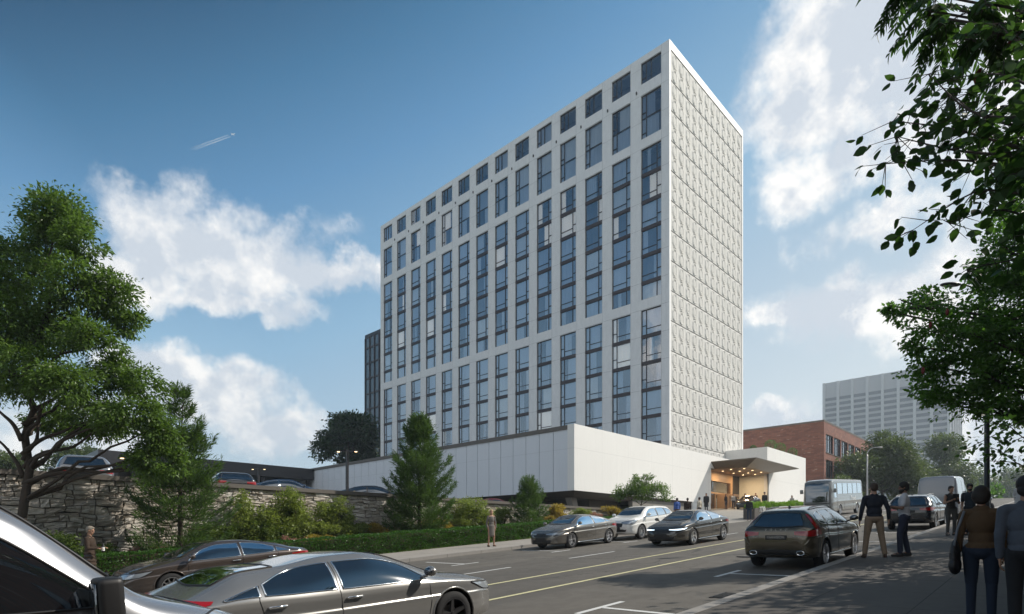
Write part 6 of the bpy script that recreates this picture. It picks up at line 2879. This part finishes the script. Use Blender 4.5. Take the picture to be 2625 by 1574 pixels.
def planter():
    s0, s1, t0, t1 = 45.7, 58.5, 17.62, 18.5
    zt = G(45.7) + .12 + .80
    root = empty('street_planter', (s0, t0, G(s0)))
    tag(root, 'long dark planter wall carrying the number 7730 at the hotel drive', 'planter')
    g0 = G(s0)
    mb = MB()
    n = 10
    zt2 = lambda s: zt + (s - s0) * SL * .75
    for i in range(n):
        a, b = s0 + (s1 - s0) * i / n, s0 + (s1 - s0) * (i + 1) / n
        mb.hexa([(a - s0, 0, -.1 + (a - s0) * SL), (b - s0, 0, -.1 + (b - s0) * SL), (b - s0, t1 - t0, -.1 + (b - s0) * SL), (a - s0, t1 - t0, -.1 + (a - s0) * SL)],
                [(a - s0, 0, zt2(a) - g0), (b - s0, 0, zt2(b) - g0), (b - s0, t1 - t0, zt2(b) - g0), (a - s0, t1 - t0, zt2(a) - g0)])
    mb.build('planter_wall', M['planter'], root)
    text('number_sign', '7730', .60, root, (1.50, -.03, .88), (pi / 2, math.atan(-SL), 0), M['sign_white'], 1.05, .02)
    rng = np.random.default_rng(4)
    for i in range(9):
        x = .5 + i * 1.45
        r = .62 + rng.uniform(-.06, .08)
        N = 1500
        d = rng.normal(size=(N, 3))
        d /= np.linalg.norm(d, axis=1)[:, None]
        pos = d * np.array([r * .98, r * .62, r * rng.uniform(.6, .85)]) * rng.uniform(.7, 1.0, (N, 1))
        pos[:, 2] = np.abs(pos[:, 2]) - .08
        b = empty('planter_shrub', (s0 + x, (t0 + t1) / 2, zt2(s0 + x) + .12))
        tag(b, ['bright green clump at the drive end of the planter, nearest the entrance car', 'bright green clump second from the drive end of the planter',
                'bright green clump third from the drive end of the planter', 'bright green clump just behind the sign numerals', 'green clump in the middle of the planter',
                'green clump just past the middle of the planter', 'green clump third from the coach end of the planter', 'green clump second from the coach end of the planter',
                'green clump at the planter end nearest the coach'][i], 'shrub', 'green clumps in the planter')
        leaf_mesh('foliage', pos, d, rng.uniform(.10, .20, N), M['green'], b, aspect=.2, droop=-.2, rng=rng)


planter()


# ------------------------------------------------------------------ people
def remesh(mb, name, mat, parent, vox, smooth=3):
    me = mb.mesh(name, [mat])
    tmp = bpy.data.objects.new('tmp', me)
    COL.objects.link(tmp)
    md = tmp.modifiers.new('r', 'REMESH')
    md.mode = 'VOXEL'
    md.voxel_size = vox
    md.use_smooth_shade = True
    if smooth:
        sm = tmp.modifiers.new('s', 'SMOOTH')
        sm.iterations = smooth
        sm.factor = .5
    dg = bpy.context.evaluated_depsgraph_get()
    dg.update()
    out_ = bpy.data.meshes.new_from_object(tmp.evaluated_get(dg))
    out_.name = name
    out_.materials.clear()
    out_.materials.append(mat)
    bpy.data.objects.remove(tmp)
    return link(bpy.data.objects.new(name, out_), parent)


def V3(*a):
    return Vector(a)


def hand(mb, wrist, d, palm_n, curl=.35, s=1.0):
    """palm, four fingers of unequal length and a thumb from the side of the palm"""
    d = Vector(d).normalized()
    n = Vector(palm_n)
    n = (n - d * n.dot(d)).normalized()
    side = d.cross(n).normalized()
    w0 = Vector(wrist)
    for k in (-.022, -.008, .008, .022):
        mb.capsule(w0 + side * k * .8 * s, w0 + d * .085 * s + side * k * 1.25 * s, .014 * s, .012 * s, 8)
    lens = [.066, .078, .073, .058]
    for i, L in enumerate(lens):
        k = (-.030, -.010, .010, .029)[i]
        b = w0 + d * .088 * s + side * k * s
        d1 = (d * cos(curl) + n * sin(curl)).normalized()
        m_ = b + d1 * L * .55 * s
        d2 = (d * cos(curl * 2.3) + n * sin(curl * 2.3)).normalized()
        mb.capsule(b - d * .01, m_, .0092 * s, .0085 * s, 8)
        mb.capsule(m_, m_ + d2 * L * .5 * s, .0085 * s, .0070 * s, 8)
    b = w0 + d * .025 * s - side * .028 * s
    td = (d * .75 - side * .6 + n * .35).normalized()
    m_ = b + td * .04 * s
    mb.capsule(b, m_, .012 * s, .0105 * s, 8)
    mb.capsule(m_, m_ + (td + n * .4 + d * .3).normalized() * .035 * s, .0105 * s, .0085 * s, 8)


def person(label, loc, heading, H=1.78, sex='m', pose=None, top=('shirt', (.3, .3, .3)), sleeves='long', bottom=('trousers', (.05, .05, .06)), coat=None, dress=None,
           hair=((.03, .02, .015), 'short'), skin='skin', shoes=(.02, .018, .016), vox=.012, beard=False, hat=None, group=None, sit=False):
    pose = pose or {}
    k = H / 1.80
    root = empty('person', loc, (0, 0, heading))
    tag(root, label, 'person', group)
    root.scale = (k, k, k)
    sw = .195 if sex == 'm' else .170
    hw = .10 if sex == 'm' else .105
    J = dict(head=V3(.015, 0, 1.685), neck=V3(0, 0, 1.50), chest=V3(0, 0, 1.30), pelvis=V3(0, 0, .97))
    legs = pose.get('legs', [(0, 0), (0, 0)])     # (forward swing of foot, sideways) for left, right
    arms = pose.get('arms', [None, None])
    sk, top_m, bot_m, shoe_m = MB(), MB(), MB(), MB()
    tilt = pose.get('head', (0, 0))      # yaw, pitch
    # head with features
    hm = Matrix.Rotation(tilt[0], 3, 'Z') @ Matrix.Rotation(tilt[1], 3, 'Y')
    hc = J['head']

    def hp(x, y, z):
        return hc + hm @ V3(x, y, z)
    sk.ell(hc + hm @ V3(-.012, 0, .03), (.098, .076, .098), 18, 12, M=hm)
    sk.ell(hp(.022, 0, -.035), (.070, .058, .082), 16, 10, M=hm)
    sk.capsule(hp(.085, 0, .012), hp(.108, 0, -.022), .009, .014, 8)      # nose
    sk.capsule(hp(.078, -.030, .030), hp(.078, .030, .030), .014, .014, 8)   # brow
    sk.capsule(hp(.082, -.016, -.055), hp(.082, .016, -.055), .011, .011, 8)  # lips
    sk.ell(hp(.070, 0, -.092), (.024, .026, .020), 10, 8, M=hm)          # chin
    for sg in (-1, 1):
        sk.ell(hp(-.005, sg * .078, -.005), (.020, .010, .032), 8, 8, M=hm)  # ears
    sk.capsule(J['neck'] + V3(-.01, 0, -.04), hp(-.01, 0, -.06), .062 if sex == 'm' else .050, .054 if sex == 'm' else .045, 14)
    # trunk
    sk.ell((0, 0, 1.33), (.112, sw * .86, .19), 18, 12)
    sk.ell((0, 0, 1.12), (.098, sw * .74, .16), 18, 12)
    sk.ell((-.01, 0, .96), (.115, hw + .065, .12), 18, 12)
    sk.capsule((0, -sw * .8, 1.46), (0, sw * .8, 1.46), .055, .055, 12)
    thick = .012
    tb = (0.008, .004)
    top_m.ell((0, 0, 1.32), (.128, sw * .96, .20), 20, 14)
    top_m.ell((0, 0, 1.12), (.124 if sex == 'm' else .108, sw * .88 if sex == 'm' else sw * .82, .19), 20, 14)
    top_m.ell((-.005, 0, 1.00), (.130, hw + .078, .10), 20, 12)
    top_m.capsule((-.005, -sw * .88, 1.455), (-.005, sw * .88, 1.455), .062, .062, 14)
    top_m.capsule((-.01, -.03, 1.50), (-.01, .03, 1.50), .062, .062, 12)
    if sex == 'f' and not dress:
        top_m.ell((.05, -.07, 1.32), (.07, .065, .07), 12, 8)
        top_m.ell((.05, .07, 1.32), (.07, .065, .07), 12, 8)
    # arms
    hands = []
    for i, sg in ((0, 1), (1, -1)):
        sh = V3(-.005, sg * (sw + .005), 1.44)
        a = arms[i]
        if a is None:
            el = sh + V3(-.02, sg * .035, -.29)
            wr = el + V3(.06, -sg * .005, -.25)
            pn = V3(0, -sg, 0)
        else:
            el = sh + Vector(a[0])
            wr = el + Vector(a[1])
            pn = Vector(a[2]) if len(a) > 2 else V3(0, -sg, 0)
        sk.capsule(sh, el, .050, .040, 12)
        sk.capsule(el, wr, .040, .026, 12)
        hand(sk, wr, wr - el, pn, pose.get('curl', .35))
        hands.append(wr + (wr - el).normalized() * .08)
        if sleeves != 'none':
            if sleeves == 'short':
                top_m.capsule(sh, sh.lerp(el, .72), .066, .062, 12)
            else:
                top_m.capsule(sh, el, .062, .052, 12)
                top_m.capsule(el, el.lerp(wr, .90 if sleeves == 'long' else .55), .052, .040, 12)
        else:
            sk.ell(sh, (.055, .05, .055), 12, 8)
    # legs
    feet = []
    for i, sg in ((0, 1), (1, -1)):
        fx, fy = legs[i]
        hip = V3(0, sg * hw, .94)
        an = V3(-.02 + fx, sg * (hw + .005) + fy, .085 + max(0, -fx) * .22)
        kn = hip.lerp(an, .5) + V3(.035 + abs(fx) * .12, 0, .03)
        sk.capsule(hip, kn, .085, .056, 14)
        sk.capsule(kn, an, .056, .036, 14)
        sk.capsule(an, an + V3(.13, sg * .015, -.045), .038, .028, 10)
        bot_m.capsule(hip + V3(0, 0, .02), kn, .100, .070, 16)
        r2 = .056 if sex == 'm' else .048
        bot_m.capsule(kn, an + V3(0, 0, .02), .070 if sex == 'm' else .064, r2, 16)
        heel = an + V3(-.045, 0, -.055)
        toe = an + V3(.165, sg * .02, -.062)
        shoe_m.capsule(heel, toe, .036, .030, 12)
        shoe_m.capsule(heel + V3(.01, 0, .03), an + V3(.08, sg * .01, -.03), .040, .034, 12)
        feet.append(an)
    bot_m.ell((-.008, 0, .965), (.128, hw + .082, .125), 20, 12)
    bare = dress is not None
    remesh(sk, 'body', M[skin], root, vox)
    if dress:
        dm = MB()
        dm.ell((0, 0, 1.32), (.125, sw * .95, .19), 20, 14)
        dm.ell((0, 0, 1.12), (.105, sw * .80, .18), 20, 14)
        dm.capsule((-.005, -sw * .85, 1.455), (-.005, sw * .85, 1.455), .058, .058, 12)
        for j in range(8):
            u = j / 7
            z = 1.0 - u * (1.0 - dress[2])
            dm.ell((0, 0, z), (.135 + .02 * u, hw + .085 - .015 * u, .09), 20, 10)
        for i, sg in ((0, 1), (1, -1)):
            sh = V3(-.005, sg * (sw + .005), 1.44)
            el = sh + (Vector(arms[i][0]) if arms[i] else V3(-.02, sg * .065, -.29))
            wr = el + (Vector(arms[i][1]) if arms[i] else V3(.07, sg * .01, -.25))
            dm.capsule(sh, el, .058, .048, 12)
            dm.capsule(el, el.lerp(wr, .85), .048, .036, 12)
        remesh(dm, 'dress', cloth(dress[0], dress[1]), root, vox)
    else:
        remesh(bot_m, bottom[0], cloth(bottom[0] + str(bottom[1]), bottom[1]), root, vox)
        if not coat:
            remesh(top_m, top[0], cloth(top[0] + str(top[1]), top[1]), root, vox)
    if coat:
        cm_ = MB()
        cm_.v, cm_.f, cm_.m = list(top_m.v), list(top_m.f), list(top_m.m)
        for j in range(7):
            u = j / 6
            z = 1.02 - u * (1.02 - coat[2])
            cm_.ell((0, 0, z), (.150 + .03 * u, hw + .105 + .03 * u, .09), 20, 10)
        cm_.capsule((-.03, -.05, 1.53), (-.03, .05, 1.53), .055, .055, 12)
        remesh(cm_, 'coat', cloth(coat[0], coat[1]), root, vox)
    remesh(shoe_m, 'shoes', cloth('shoes' + str(shoes), shoes, .5), root, vox * .8)
    hr = MB()
    hcol, hst = hair
    hr.ell(hp(-.022, 0, .048), (.100, .086, .092), 18, 12, M=hm)
    hr.ell(hp(-.045, 0, .0), (.075, .080, .085), 18, 12, M=hm)
    hr.ell(hp(.035, 0, .098), (.050, .062, .028), 14, 8, M=hm)
    if hst == 'bob':
        hr.ell(hp(-.03, 0, -.005), (.098, .105, .115), 18, 12, M=hm)
        hr.ell(hp(-.055, 0, -.06), (.062, .085, .06), 16, 10, M=hm)
    if hst == 'long':
        hr.ell(hp(-.04, 0, -.03), (.08, .095, .12), 18, 12, M=hm)
        hr.ell(hp(-.07, 0, -.13), (.05, .085, .13), 16, 10, M=hm)
    if hst == 'thick':
        hr.ell(hp(-.02, 0, .05), (.108, .098, .105), 18, 12, M=hm)
        hr.ell(hp(-.05, 0, -.02), (.08, .09, .08), 18, 12, M=hm)
    remesh(hr, 'hair', cloth('hair' + str(hcol), hcol, .7), root, vox * .8, 1)
    ey = MB()
    for sg in (-1, 1):
        ey.ell(hp(.080, sg * .031, .006), (.010, .015, .007), 8, 6, M=hm)
    ey.build('eyes', M['plastic'], root, smooth=True)
    if beard:
        b = MB()
        b.ell(hp(.030, 0, -.068), (.068, .064, .062), 16, 10, M=hm)
        b.ell(hp(.055, 0, -.09), (.045, .05, .045), 16, 10, M=hm)
        remesh(b, 'beard', cloth('hair' + str(hcol), hcol, .8), root, vox * .8, 1)
    if hat:
        h = MB()
        h.lathe([(.001, .15), (.085, .15), (.092, .06), (.15, .055), (.15, .045), (.001, .045)], 24, 'Z', tuple(hc))
        h.build('hat', cloth('hat', hat), root, smooth=True)
    return root, hands


NPV = lambda s, t: (s, t, G(s) + .12)
DN = V3(0, 0, -1)
# two men talking by the olive car
person('man in a dark navy jacket and beige trousers seen from behind, by the olive car', NPV(16.7, 3.50), radians(25), 1.84, 'm',
       dict(legs=[(0.0, .10), (0.02, -.12)], arms=[((-.03, .07, -.28), (.05, .03, -.26)), ((-.03, -.09, -.27), (.08, -.03, -.24))]),
       top=('jacket', (.010, .013, .022)), sleeves='long', bottom=('chinos', (.24, .175, .12)), hair=((.05, .032, .02), 'short'), shoes=(.06, .03, .02), vox=.009,
       group='people standing on the near pavement')
person('bearded man in a pale grey polo shirt with folded arms facing the man in navy', NPV(17.15, 2.95), radians(100), 1.82, 'm',
       dict(legs=[(.10, .02), (-.06, -.02)], head=(.25, .08), arms=[((.05, .09, -.27), (.20, -.17, .05), (0, 0, -1)), ((.06, -.09, -.27), (.19, .16, .03), (0, 0, -1))]),
       top=('polo_shirt', (.42, .42, .44)), sleeves='short', bottom=('jeans', (.020, .025, .045)), hair=((.015, .012, .010), 'thick'), skin='skin_dark', beard=True,
       shoes=(.012, .012, .012), vox=.009, group='people standing on the near pavement')
# the couple walking away, closest
pw, hw_ = person('dark haired woman in an ochre sweater and blue jeans walking away, closest to the viewer', NPV(8.93, .76), radians(2), 1.63, 'f',
       dict(legs=[(.06, .0), (-.05, .0)], arms=[((-.03, .05, -.27), (.06, .02, -.24)), ((-.02, -.05, -.28), (.04, -.0, -.25))]),
       top=('sweater', (.075, .042, .018)), sleeves='long', bottom=('jeans', (.012, .020, .038)), hair=((.014, .008, .005), 'bob'), vox=.008, group='people walking away on the near pavement')
person('man in a grey blue sweater and black trousers at the right edge', NPV(8.19, .32), radians(6), 1.70, 'm',
       dict(legs=[(-.05, .0), (.06, .0)]), top=('sweater', (.07, .08, .10)), sleeves='long', bottom=('trousers', (.012, .012, .014)), hair=((.010, .007, .006), 'thick'), vox=.008,
       group='people walking away on the near pavement')
# woman with tablet and man beside her
pt_, ht = person('woman in a dark sleeveless top and grey skirt hugging a tablet, facing the viewer', NPV(25.1, 2.95), radians(215), 1.70, 'f',
       dict(head=(.1, .15), arms=[((.04, .07, -.26), (.20, -.12, .10), (-1, 0, 0)), ((.04, -.07, -.26), (.20, .12, .08), (-1, 0, 0))]),
       top=('tank_top', (.03, .025, .022)), sleeves='none', bottom=('skirt', (.07, .065, .06)), hair=((.02, .012, .008), 'short'), vox=.011, group='people chatting by the street lamp')
person('dark haired bearded man leaning towards the woman with the tablet', NPV(25.3, 2.45), radians(170), 1.74, 'm',
       dict(head=(.35, .15), arms=[((.05, .08, -.26), (.22, -.02, .06), (0, 0, -1)), None]),
       top=('tee_shirt', (.020, .028, .035)), sleeves='short', bottom=('trousers', (.015, .015, .018)), hair=((.015, .010, .008), 'thick'), beard=True, vox=.011, group='people chatting by the street lamp')
person('distant figure in a long pale coat walking up the street at the far right', NPV(42.0, 1.95), 0, 1.74, 'f',
       dict(legs=[(.08, 0), (-.08, 0)]), coat=('pale_coat', (.42, .42, .42), .45), hair=((.01, .01, .01), 'short'), hat=(.02, .02, .025), vox=.014)
# hotel side pavement
LPV = lambda s, t: (s, t, G(s) + .12)
person('blonde woman in a grey dress and heels on the hotel side pavement', LPV(18.3, 18.75), radians(255), 1.66, 'f',
       dict(legs=[(.02, .04), (.0, -.04)], head=(-.5, 0)), dress=('grey_dress', (.145, .13, .115), .56), hair=((.50, .38, .20), 'long'), shoes=(.05, .03, .02), vox=.011)
pc, hc_ = person('white haired person in a brown coat holding a bottle by the hedge at the left', LPV(3.6, 19.5), radians(-30), 1.70, 'm',
       dict(head=(-.1, .25), arms=[((.05, .06, -.27), (.22, -.08, .02), (0, 0, -1)), ((.05, -.06, -.27), (.22, .06, .0), (0, 0, -1))]),
       coat=('brown_coat', (.042, .025, .015), .40), hair=((.22, .19, .15), 'short'), vox=.012)
FP = lambda s, t: (s, t, fore(s, t))
person('man in a blue jacket standing behind the white parked car', FP(38.2, 20.2), radians(60), 1.74, 'm', top=('blue_jacket', (.045, .10, .32)), bottom=('trousers', (.10, .06, .05)), vox=.016,
       group='people walking towards the hotel entrance')
person('man in a dark brown jacket beside the man in blue', FP(39.4, 20.0), radians(40), 1.72, 'm', top=('brown_jacket', (.03, .018, .012)), bottom=('trousers', (.03, .025, .025)), vox=.016,
       group='people walking towards the hotel entrance')
person('person in a pale beige top walking towards the entrance', FP(42.5, 20.6), radians(70), 1.72, 'f', dict(legs=[(.08, 0), (-.08, 0)]), top=('beige_top', (.48, .43, .34)),
       bottom=('trousers', (.12, .11, .10)), vox=.016, group='people walking towards the hotel entrance')
person('man in a long black coat in front of the shaded entrance wall', FP(57.9, 27.3), radians(200), 1.88, 'm', dict(legs=[(.09, 0), (-.09, 0)]), coat=('black_coat', (.010, .010, .012), .52),
       hair=((.02, .012, .01), 'short'), vox=.016)
person('doorman in dark uniform and cap behind the planter greenery', FP(65.3, 24.1), radians(190), 1.86, 'm', top=('uniform', (.012, .012, .014)), hat=(.02, .02, .02), vox=.018)
person('woman in dark clothes left of the black car at the entrance', FP(65.0, 28.3), radians(250), 1.70, 'f', top=('dark_top', (.03, .02, .02)), hair=((.08, .04, .02), 'long'), vox=.018,
       group='guests by the black car at the entrance')
person('guest in a white shirt just behind the bonnet of the black car', FP(66.3, 28.0), radians(230), 1.72, 'm', top=('white_shirt', (.5, .48, .45)), vox=.018, group='guests by the black car at the entrance')
person('dark haired guest behind the middle of the black car', FP(70.2, 28.2), radians(230), 1.70, 'f', top=('black_top', (.02, .02, .02)), hair=((.02, .01, .01), 'long'), vox=.018, group='guests by the black car at the entrance')
person('guest behind the rear of the black car before the cream wall', FP(72.2, 27.7), radians(230), 1.72, 'm', top=('brown_top', (.08, .04, .03)), hair=((.10, .05, .03), 'short'), vox=.018, group='guests by the black car at the entrance')
p = at(2030, 1310, 60)
person('woman in a pale patterned top between the planter and the coach', (p.x, p.y, G(p.x) + .12), radians(180), 1.66, 'f', top=('patterned_top', (.34, .31, .28)), hair=((.10, .06, .04), 'long'), vox=.018)
p = at(1946, 1330, 45.0)
person('person in dark blue jeans leaning by the planter end, left of the numerals', (44.6, 17.6, G(44.6) + .02), radians(200), 1.70, 'm', top=('dark_shirt', (.015, .015, .018)), bottom=('blue_jeans', (.025, .04, .075)), vox=.016)


# things they carry
def shoulder_bag():
    root = empty('shoulder_bag', (8.90, 1.005, NPV(8.8, 0)[2]))
    tag(root, 'large dark slouchy shoulder bag with a striped strap on the woman in ochre', 'bag')
    b = MB()
    b.ell((-.02, .0, .80), (.17, .055, .22), 16, 12)
    b.ell((-.02, .0, .70), (.19, .065, .12), 16, 12)
    remesh(b, 'bag_body', cloth('bag_leather', (.018, .017, .018), .6), root, .015)
    s = MB()
    s.tube([(-.14, 0, .90), (-.10, -.03, 1.12), (-.03, -.09, 1.345), (.04, -.07, 1.20), (.10, -.02, .92)], .014, 8)
    s.build('strap', cloth('bag_strap', (.16, .17, .19)), root, smooth=True)


shoulder_bag()


def held(name, label, cat, who, hands, size, mat, mat2=None, tall=False):
    a, b = hands
    k = who.scale[0]
    c = (a + b) / 2 * k
    R = Matrix.Rotation(who.rotation_euler[2], 3, 'Z')
    p = Vector(who.location) + R @ c
    root = empty(name, p, (0, 0, who.rotation_euler[2]))
    tag(root, label, cat)
    mb = MB()
    if tall:
        mb.lathe([(.001, -.12), (.034, -.12), (.036, 0), (.034, .06), (.014, .10), (.014, .13), (.001, .13)], 16, 'Z')
        mb.build('bottle_body', mat, root, smooth=True)
        l = MB()
        l.lathe([(.037, -.08), (.037, .02)], 16, 'Z')
        l.build('bottle_label', mat2, root, smooth=True)
    else:
        mb.box(-.008, .008, -size[0] / 2, size[0] / 2, -size[1] / 2 + .05, size[1] / 2 + .05)
        o = mb.build('casing', mat, root)
        bevel(o, .004, 2)
        s = MB()
        s.box(.0085, .011, -size[0] / 2 + .015, size[0] / 2 - .015, -size[1] / 2 + .065, size[1] / 2 + .035)
        s.build('cover', mat2, root)


held('tablet', 'black tablet hugged by the woman in the sleeveless top', 'tablet', pt_, ht, (.20, .28), M['plastic'], M['rim_dark'])
held('drink_bottle', 'dark bottle with a white striped label held by the white haired person', 'bottle', pc, hc_, (.1, .1), M['plastic'], M['sign_white'], True)


# motorbike far up the pavement
def motorbike():
    s, t = 44.5, 3.5
    root = empty('motorbike', (s, t, G(s) + .12), (0, 0, radians(200)))
    tag(root, 'dark motorbike standing at the kerb beyond the street lamp', 'motorbike')
    for x in (-.68, .70):
        wheel(root, x, 0, .31, .31, .13, 'ten', 'rim', 1)
    b = MB()
    b.ell((-.05, 0, .48), (.30, .15, .20), 14, 10)
    b.capsule((.70, 0, .31), (.42, 0, .95), .035, .04, 8)
    b.capsule((-.68, 0, .31), (-.15, 0, .42), .04, .05, 8)
    remesh(b, 'frame', M['dark_metal'], root, .02)
    b = MB()
    b.ell((.15, 0, .82), (.28, .14, .13), 14, 10)
    b.build('fuel_tank', M['paint_black'], root, smooth=True)
    b = MB()
    b.ell((-.35, 0, .80), (.36, .13, .07), 14, 10)
    b.build('seat', M['plastic'], root, smooth=True)
    b = MB()
    b.tube([(.32, -.38, 1.06), (.42, -.15, 1.02), (.42, .15, 1.02), (.32, .38, 1.06)], .016, 8)
    b.build('handlebar', M['chrome'], root, smooth=True)
    b = MB()
    b.ell((.55, 0, .88), (.09, .10, .10), 12, 8)
    b.build('headlight', M['lens'], root, smooth=True)


motorbike()


# airliner high up with its trails
def airliner():
    c = at(598, 344, 4300)
    tail = at(420, 383, 4560)
    d = (c - tail)
    d.z = 0
    d.normalize()
    root = empty('airliner', c, (0, -.02, atan2(d.y, d.x)))
    root.scale = (.62,) * 3
    tag(root, 'tiny white airliner high in the blue sky above the left cloud', 'airplane')
    b = MB()
    b.lathe([(.01, -28), (1.2, -26), (2.6, -16), (2.9, 0), (2.9, 18), (2.2, 25), (.8, 29), (.01, 30)], 14, 'X')
    b.build('fuselage', M['sign_white'], root, smooth=True)
    for sg in (-1, 1):
        b = MB()
        b.hexa([(6, 0, -1), (-2, 0, -1), (-14, sg * 29, .4), (-11, sg * 29, .4)] if sg > 0 else [(6, 0, -1), (-11, sg * 29, .4), (-14, sg * 29, .4), (-2, 0, -1)],
               [(6, 0, -.2), (-2, 0, -.4), (-14, sg * 29, .7), (-11, sg * 29, .7)] if sg > 0 else [(6, 0, -.2), (-11, sg * 29, .7), (-14, sg * 29, .7), (-2, 0, -.4)])
        b.build('wing', M['sign_white'], root)
        for y in (10, 19):
            e = MB()
            e.lathe([(.6, -2), (1.4, -1), (1.5, 2), (.9, 3)], 10, 'X', (-1 - y * .25, sg * y, -2))
            e.build('engine', M['steel'], root)
        b = MB()
        b.box(-27, -23, 0, sg * 9, .8, 1.2)
        b.build('tailplane', M['sign_white'], root)
    b = MB()
    b.hexa([(-28, -.2, 2), (-22, -.2, 2), (-22, .2, 2), (-28, .2, 2)], [(-29, -.2, 10), (-27, -.2, 10), (-27, .2, 10), (-29, .2, 10)])
    b.build('fin', M['sign_white'], root)
    m, t, p = newmat('contrail_vapour')
    t.n.remove(p)
    co = objco(t)
    x, y, z = t.sep(co)
    em = t.node('ShaderNodeBsdfDiffuse')
    em.inputs[0].default_value = (.9, .9, .9, 1)
    tr = t.node('ShaderNodeBsdfTransparent')
    mx = t.node('ShaderNodeMixShader')
    n = t.noise(t.vmath('MULTIPLY', co, (1, 3, 3)), .02, 4, .6)
    f = t.math('MULTIPLY', t.rng(x, -520, -60, 0.0, .50), t.rng(n, .3, .6, .4, 1.0))
    t.put(mx.inputs[0], f)
    t.l.new(tr.outputs[0], mx.inputs[1])
    t.l.new(em.outputs[0], mx.inputs[2])
    t.l.new(mx.outputs[0], t.n['Material Output'].inputs[0])
    b = MB()
    for y in (-19, -10, 10, 19):
        b.tube([(-45, y, -2), (-120, y, -2), (-260, y * 1.02, -3), (-540, y * 1.05, -3)], [.7, 1.6, 2.8, 4.2], 8)
    o = b.build('contrail', m, None, smooth=True)
    o.location = c
    o.rotation_euler = root.rotation_euler
    o.scale = (.85, .62, .62)
    tag(o, 'thin fading white vapour trails behind the airliner', 'contrail', kind='stuff')


airliner()


# ------------------------------------------------------------------ the air
mb = MB()
mb.box(-440, 1170, -440, 1170, -12, 113)
hz = mb.build('haze', bpy.data.materials.new('haze_air'))
tag(hz, kind='stuff')
hm = hz.data.materials[0]
hm.use_nodes = True
ht_ = NT(hm.node_tree)
ht_.n.remove(ht_.n['Principled BSDF'])
pv = ht_.node('ShaderNodeVolumePrincipled')
pv.inputs['Color'].default_value = (.80, .90, 1, 1)
pv.inputs['Density'].default_value = .00042
pv.inputs['Anisotropy'].default_value = .2
ht_.l.new(pv.outputs[0], ht_.n['Material Output'].inputs['Volume'])
scene.cycles.volume_bounces = 1
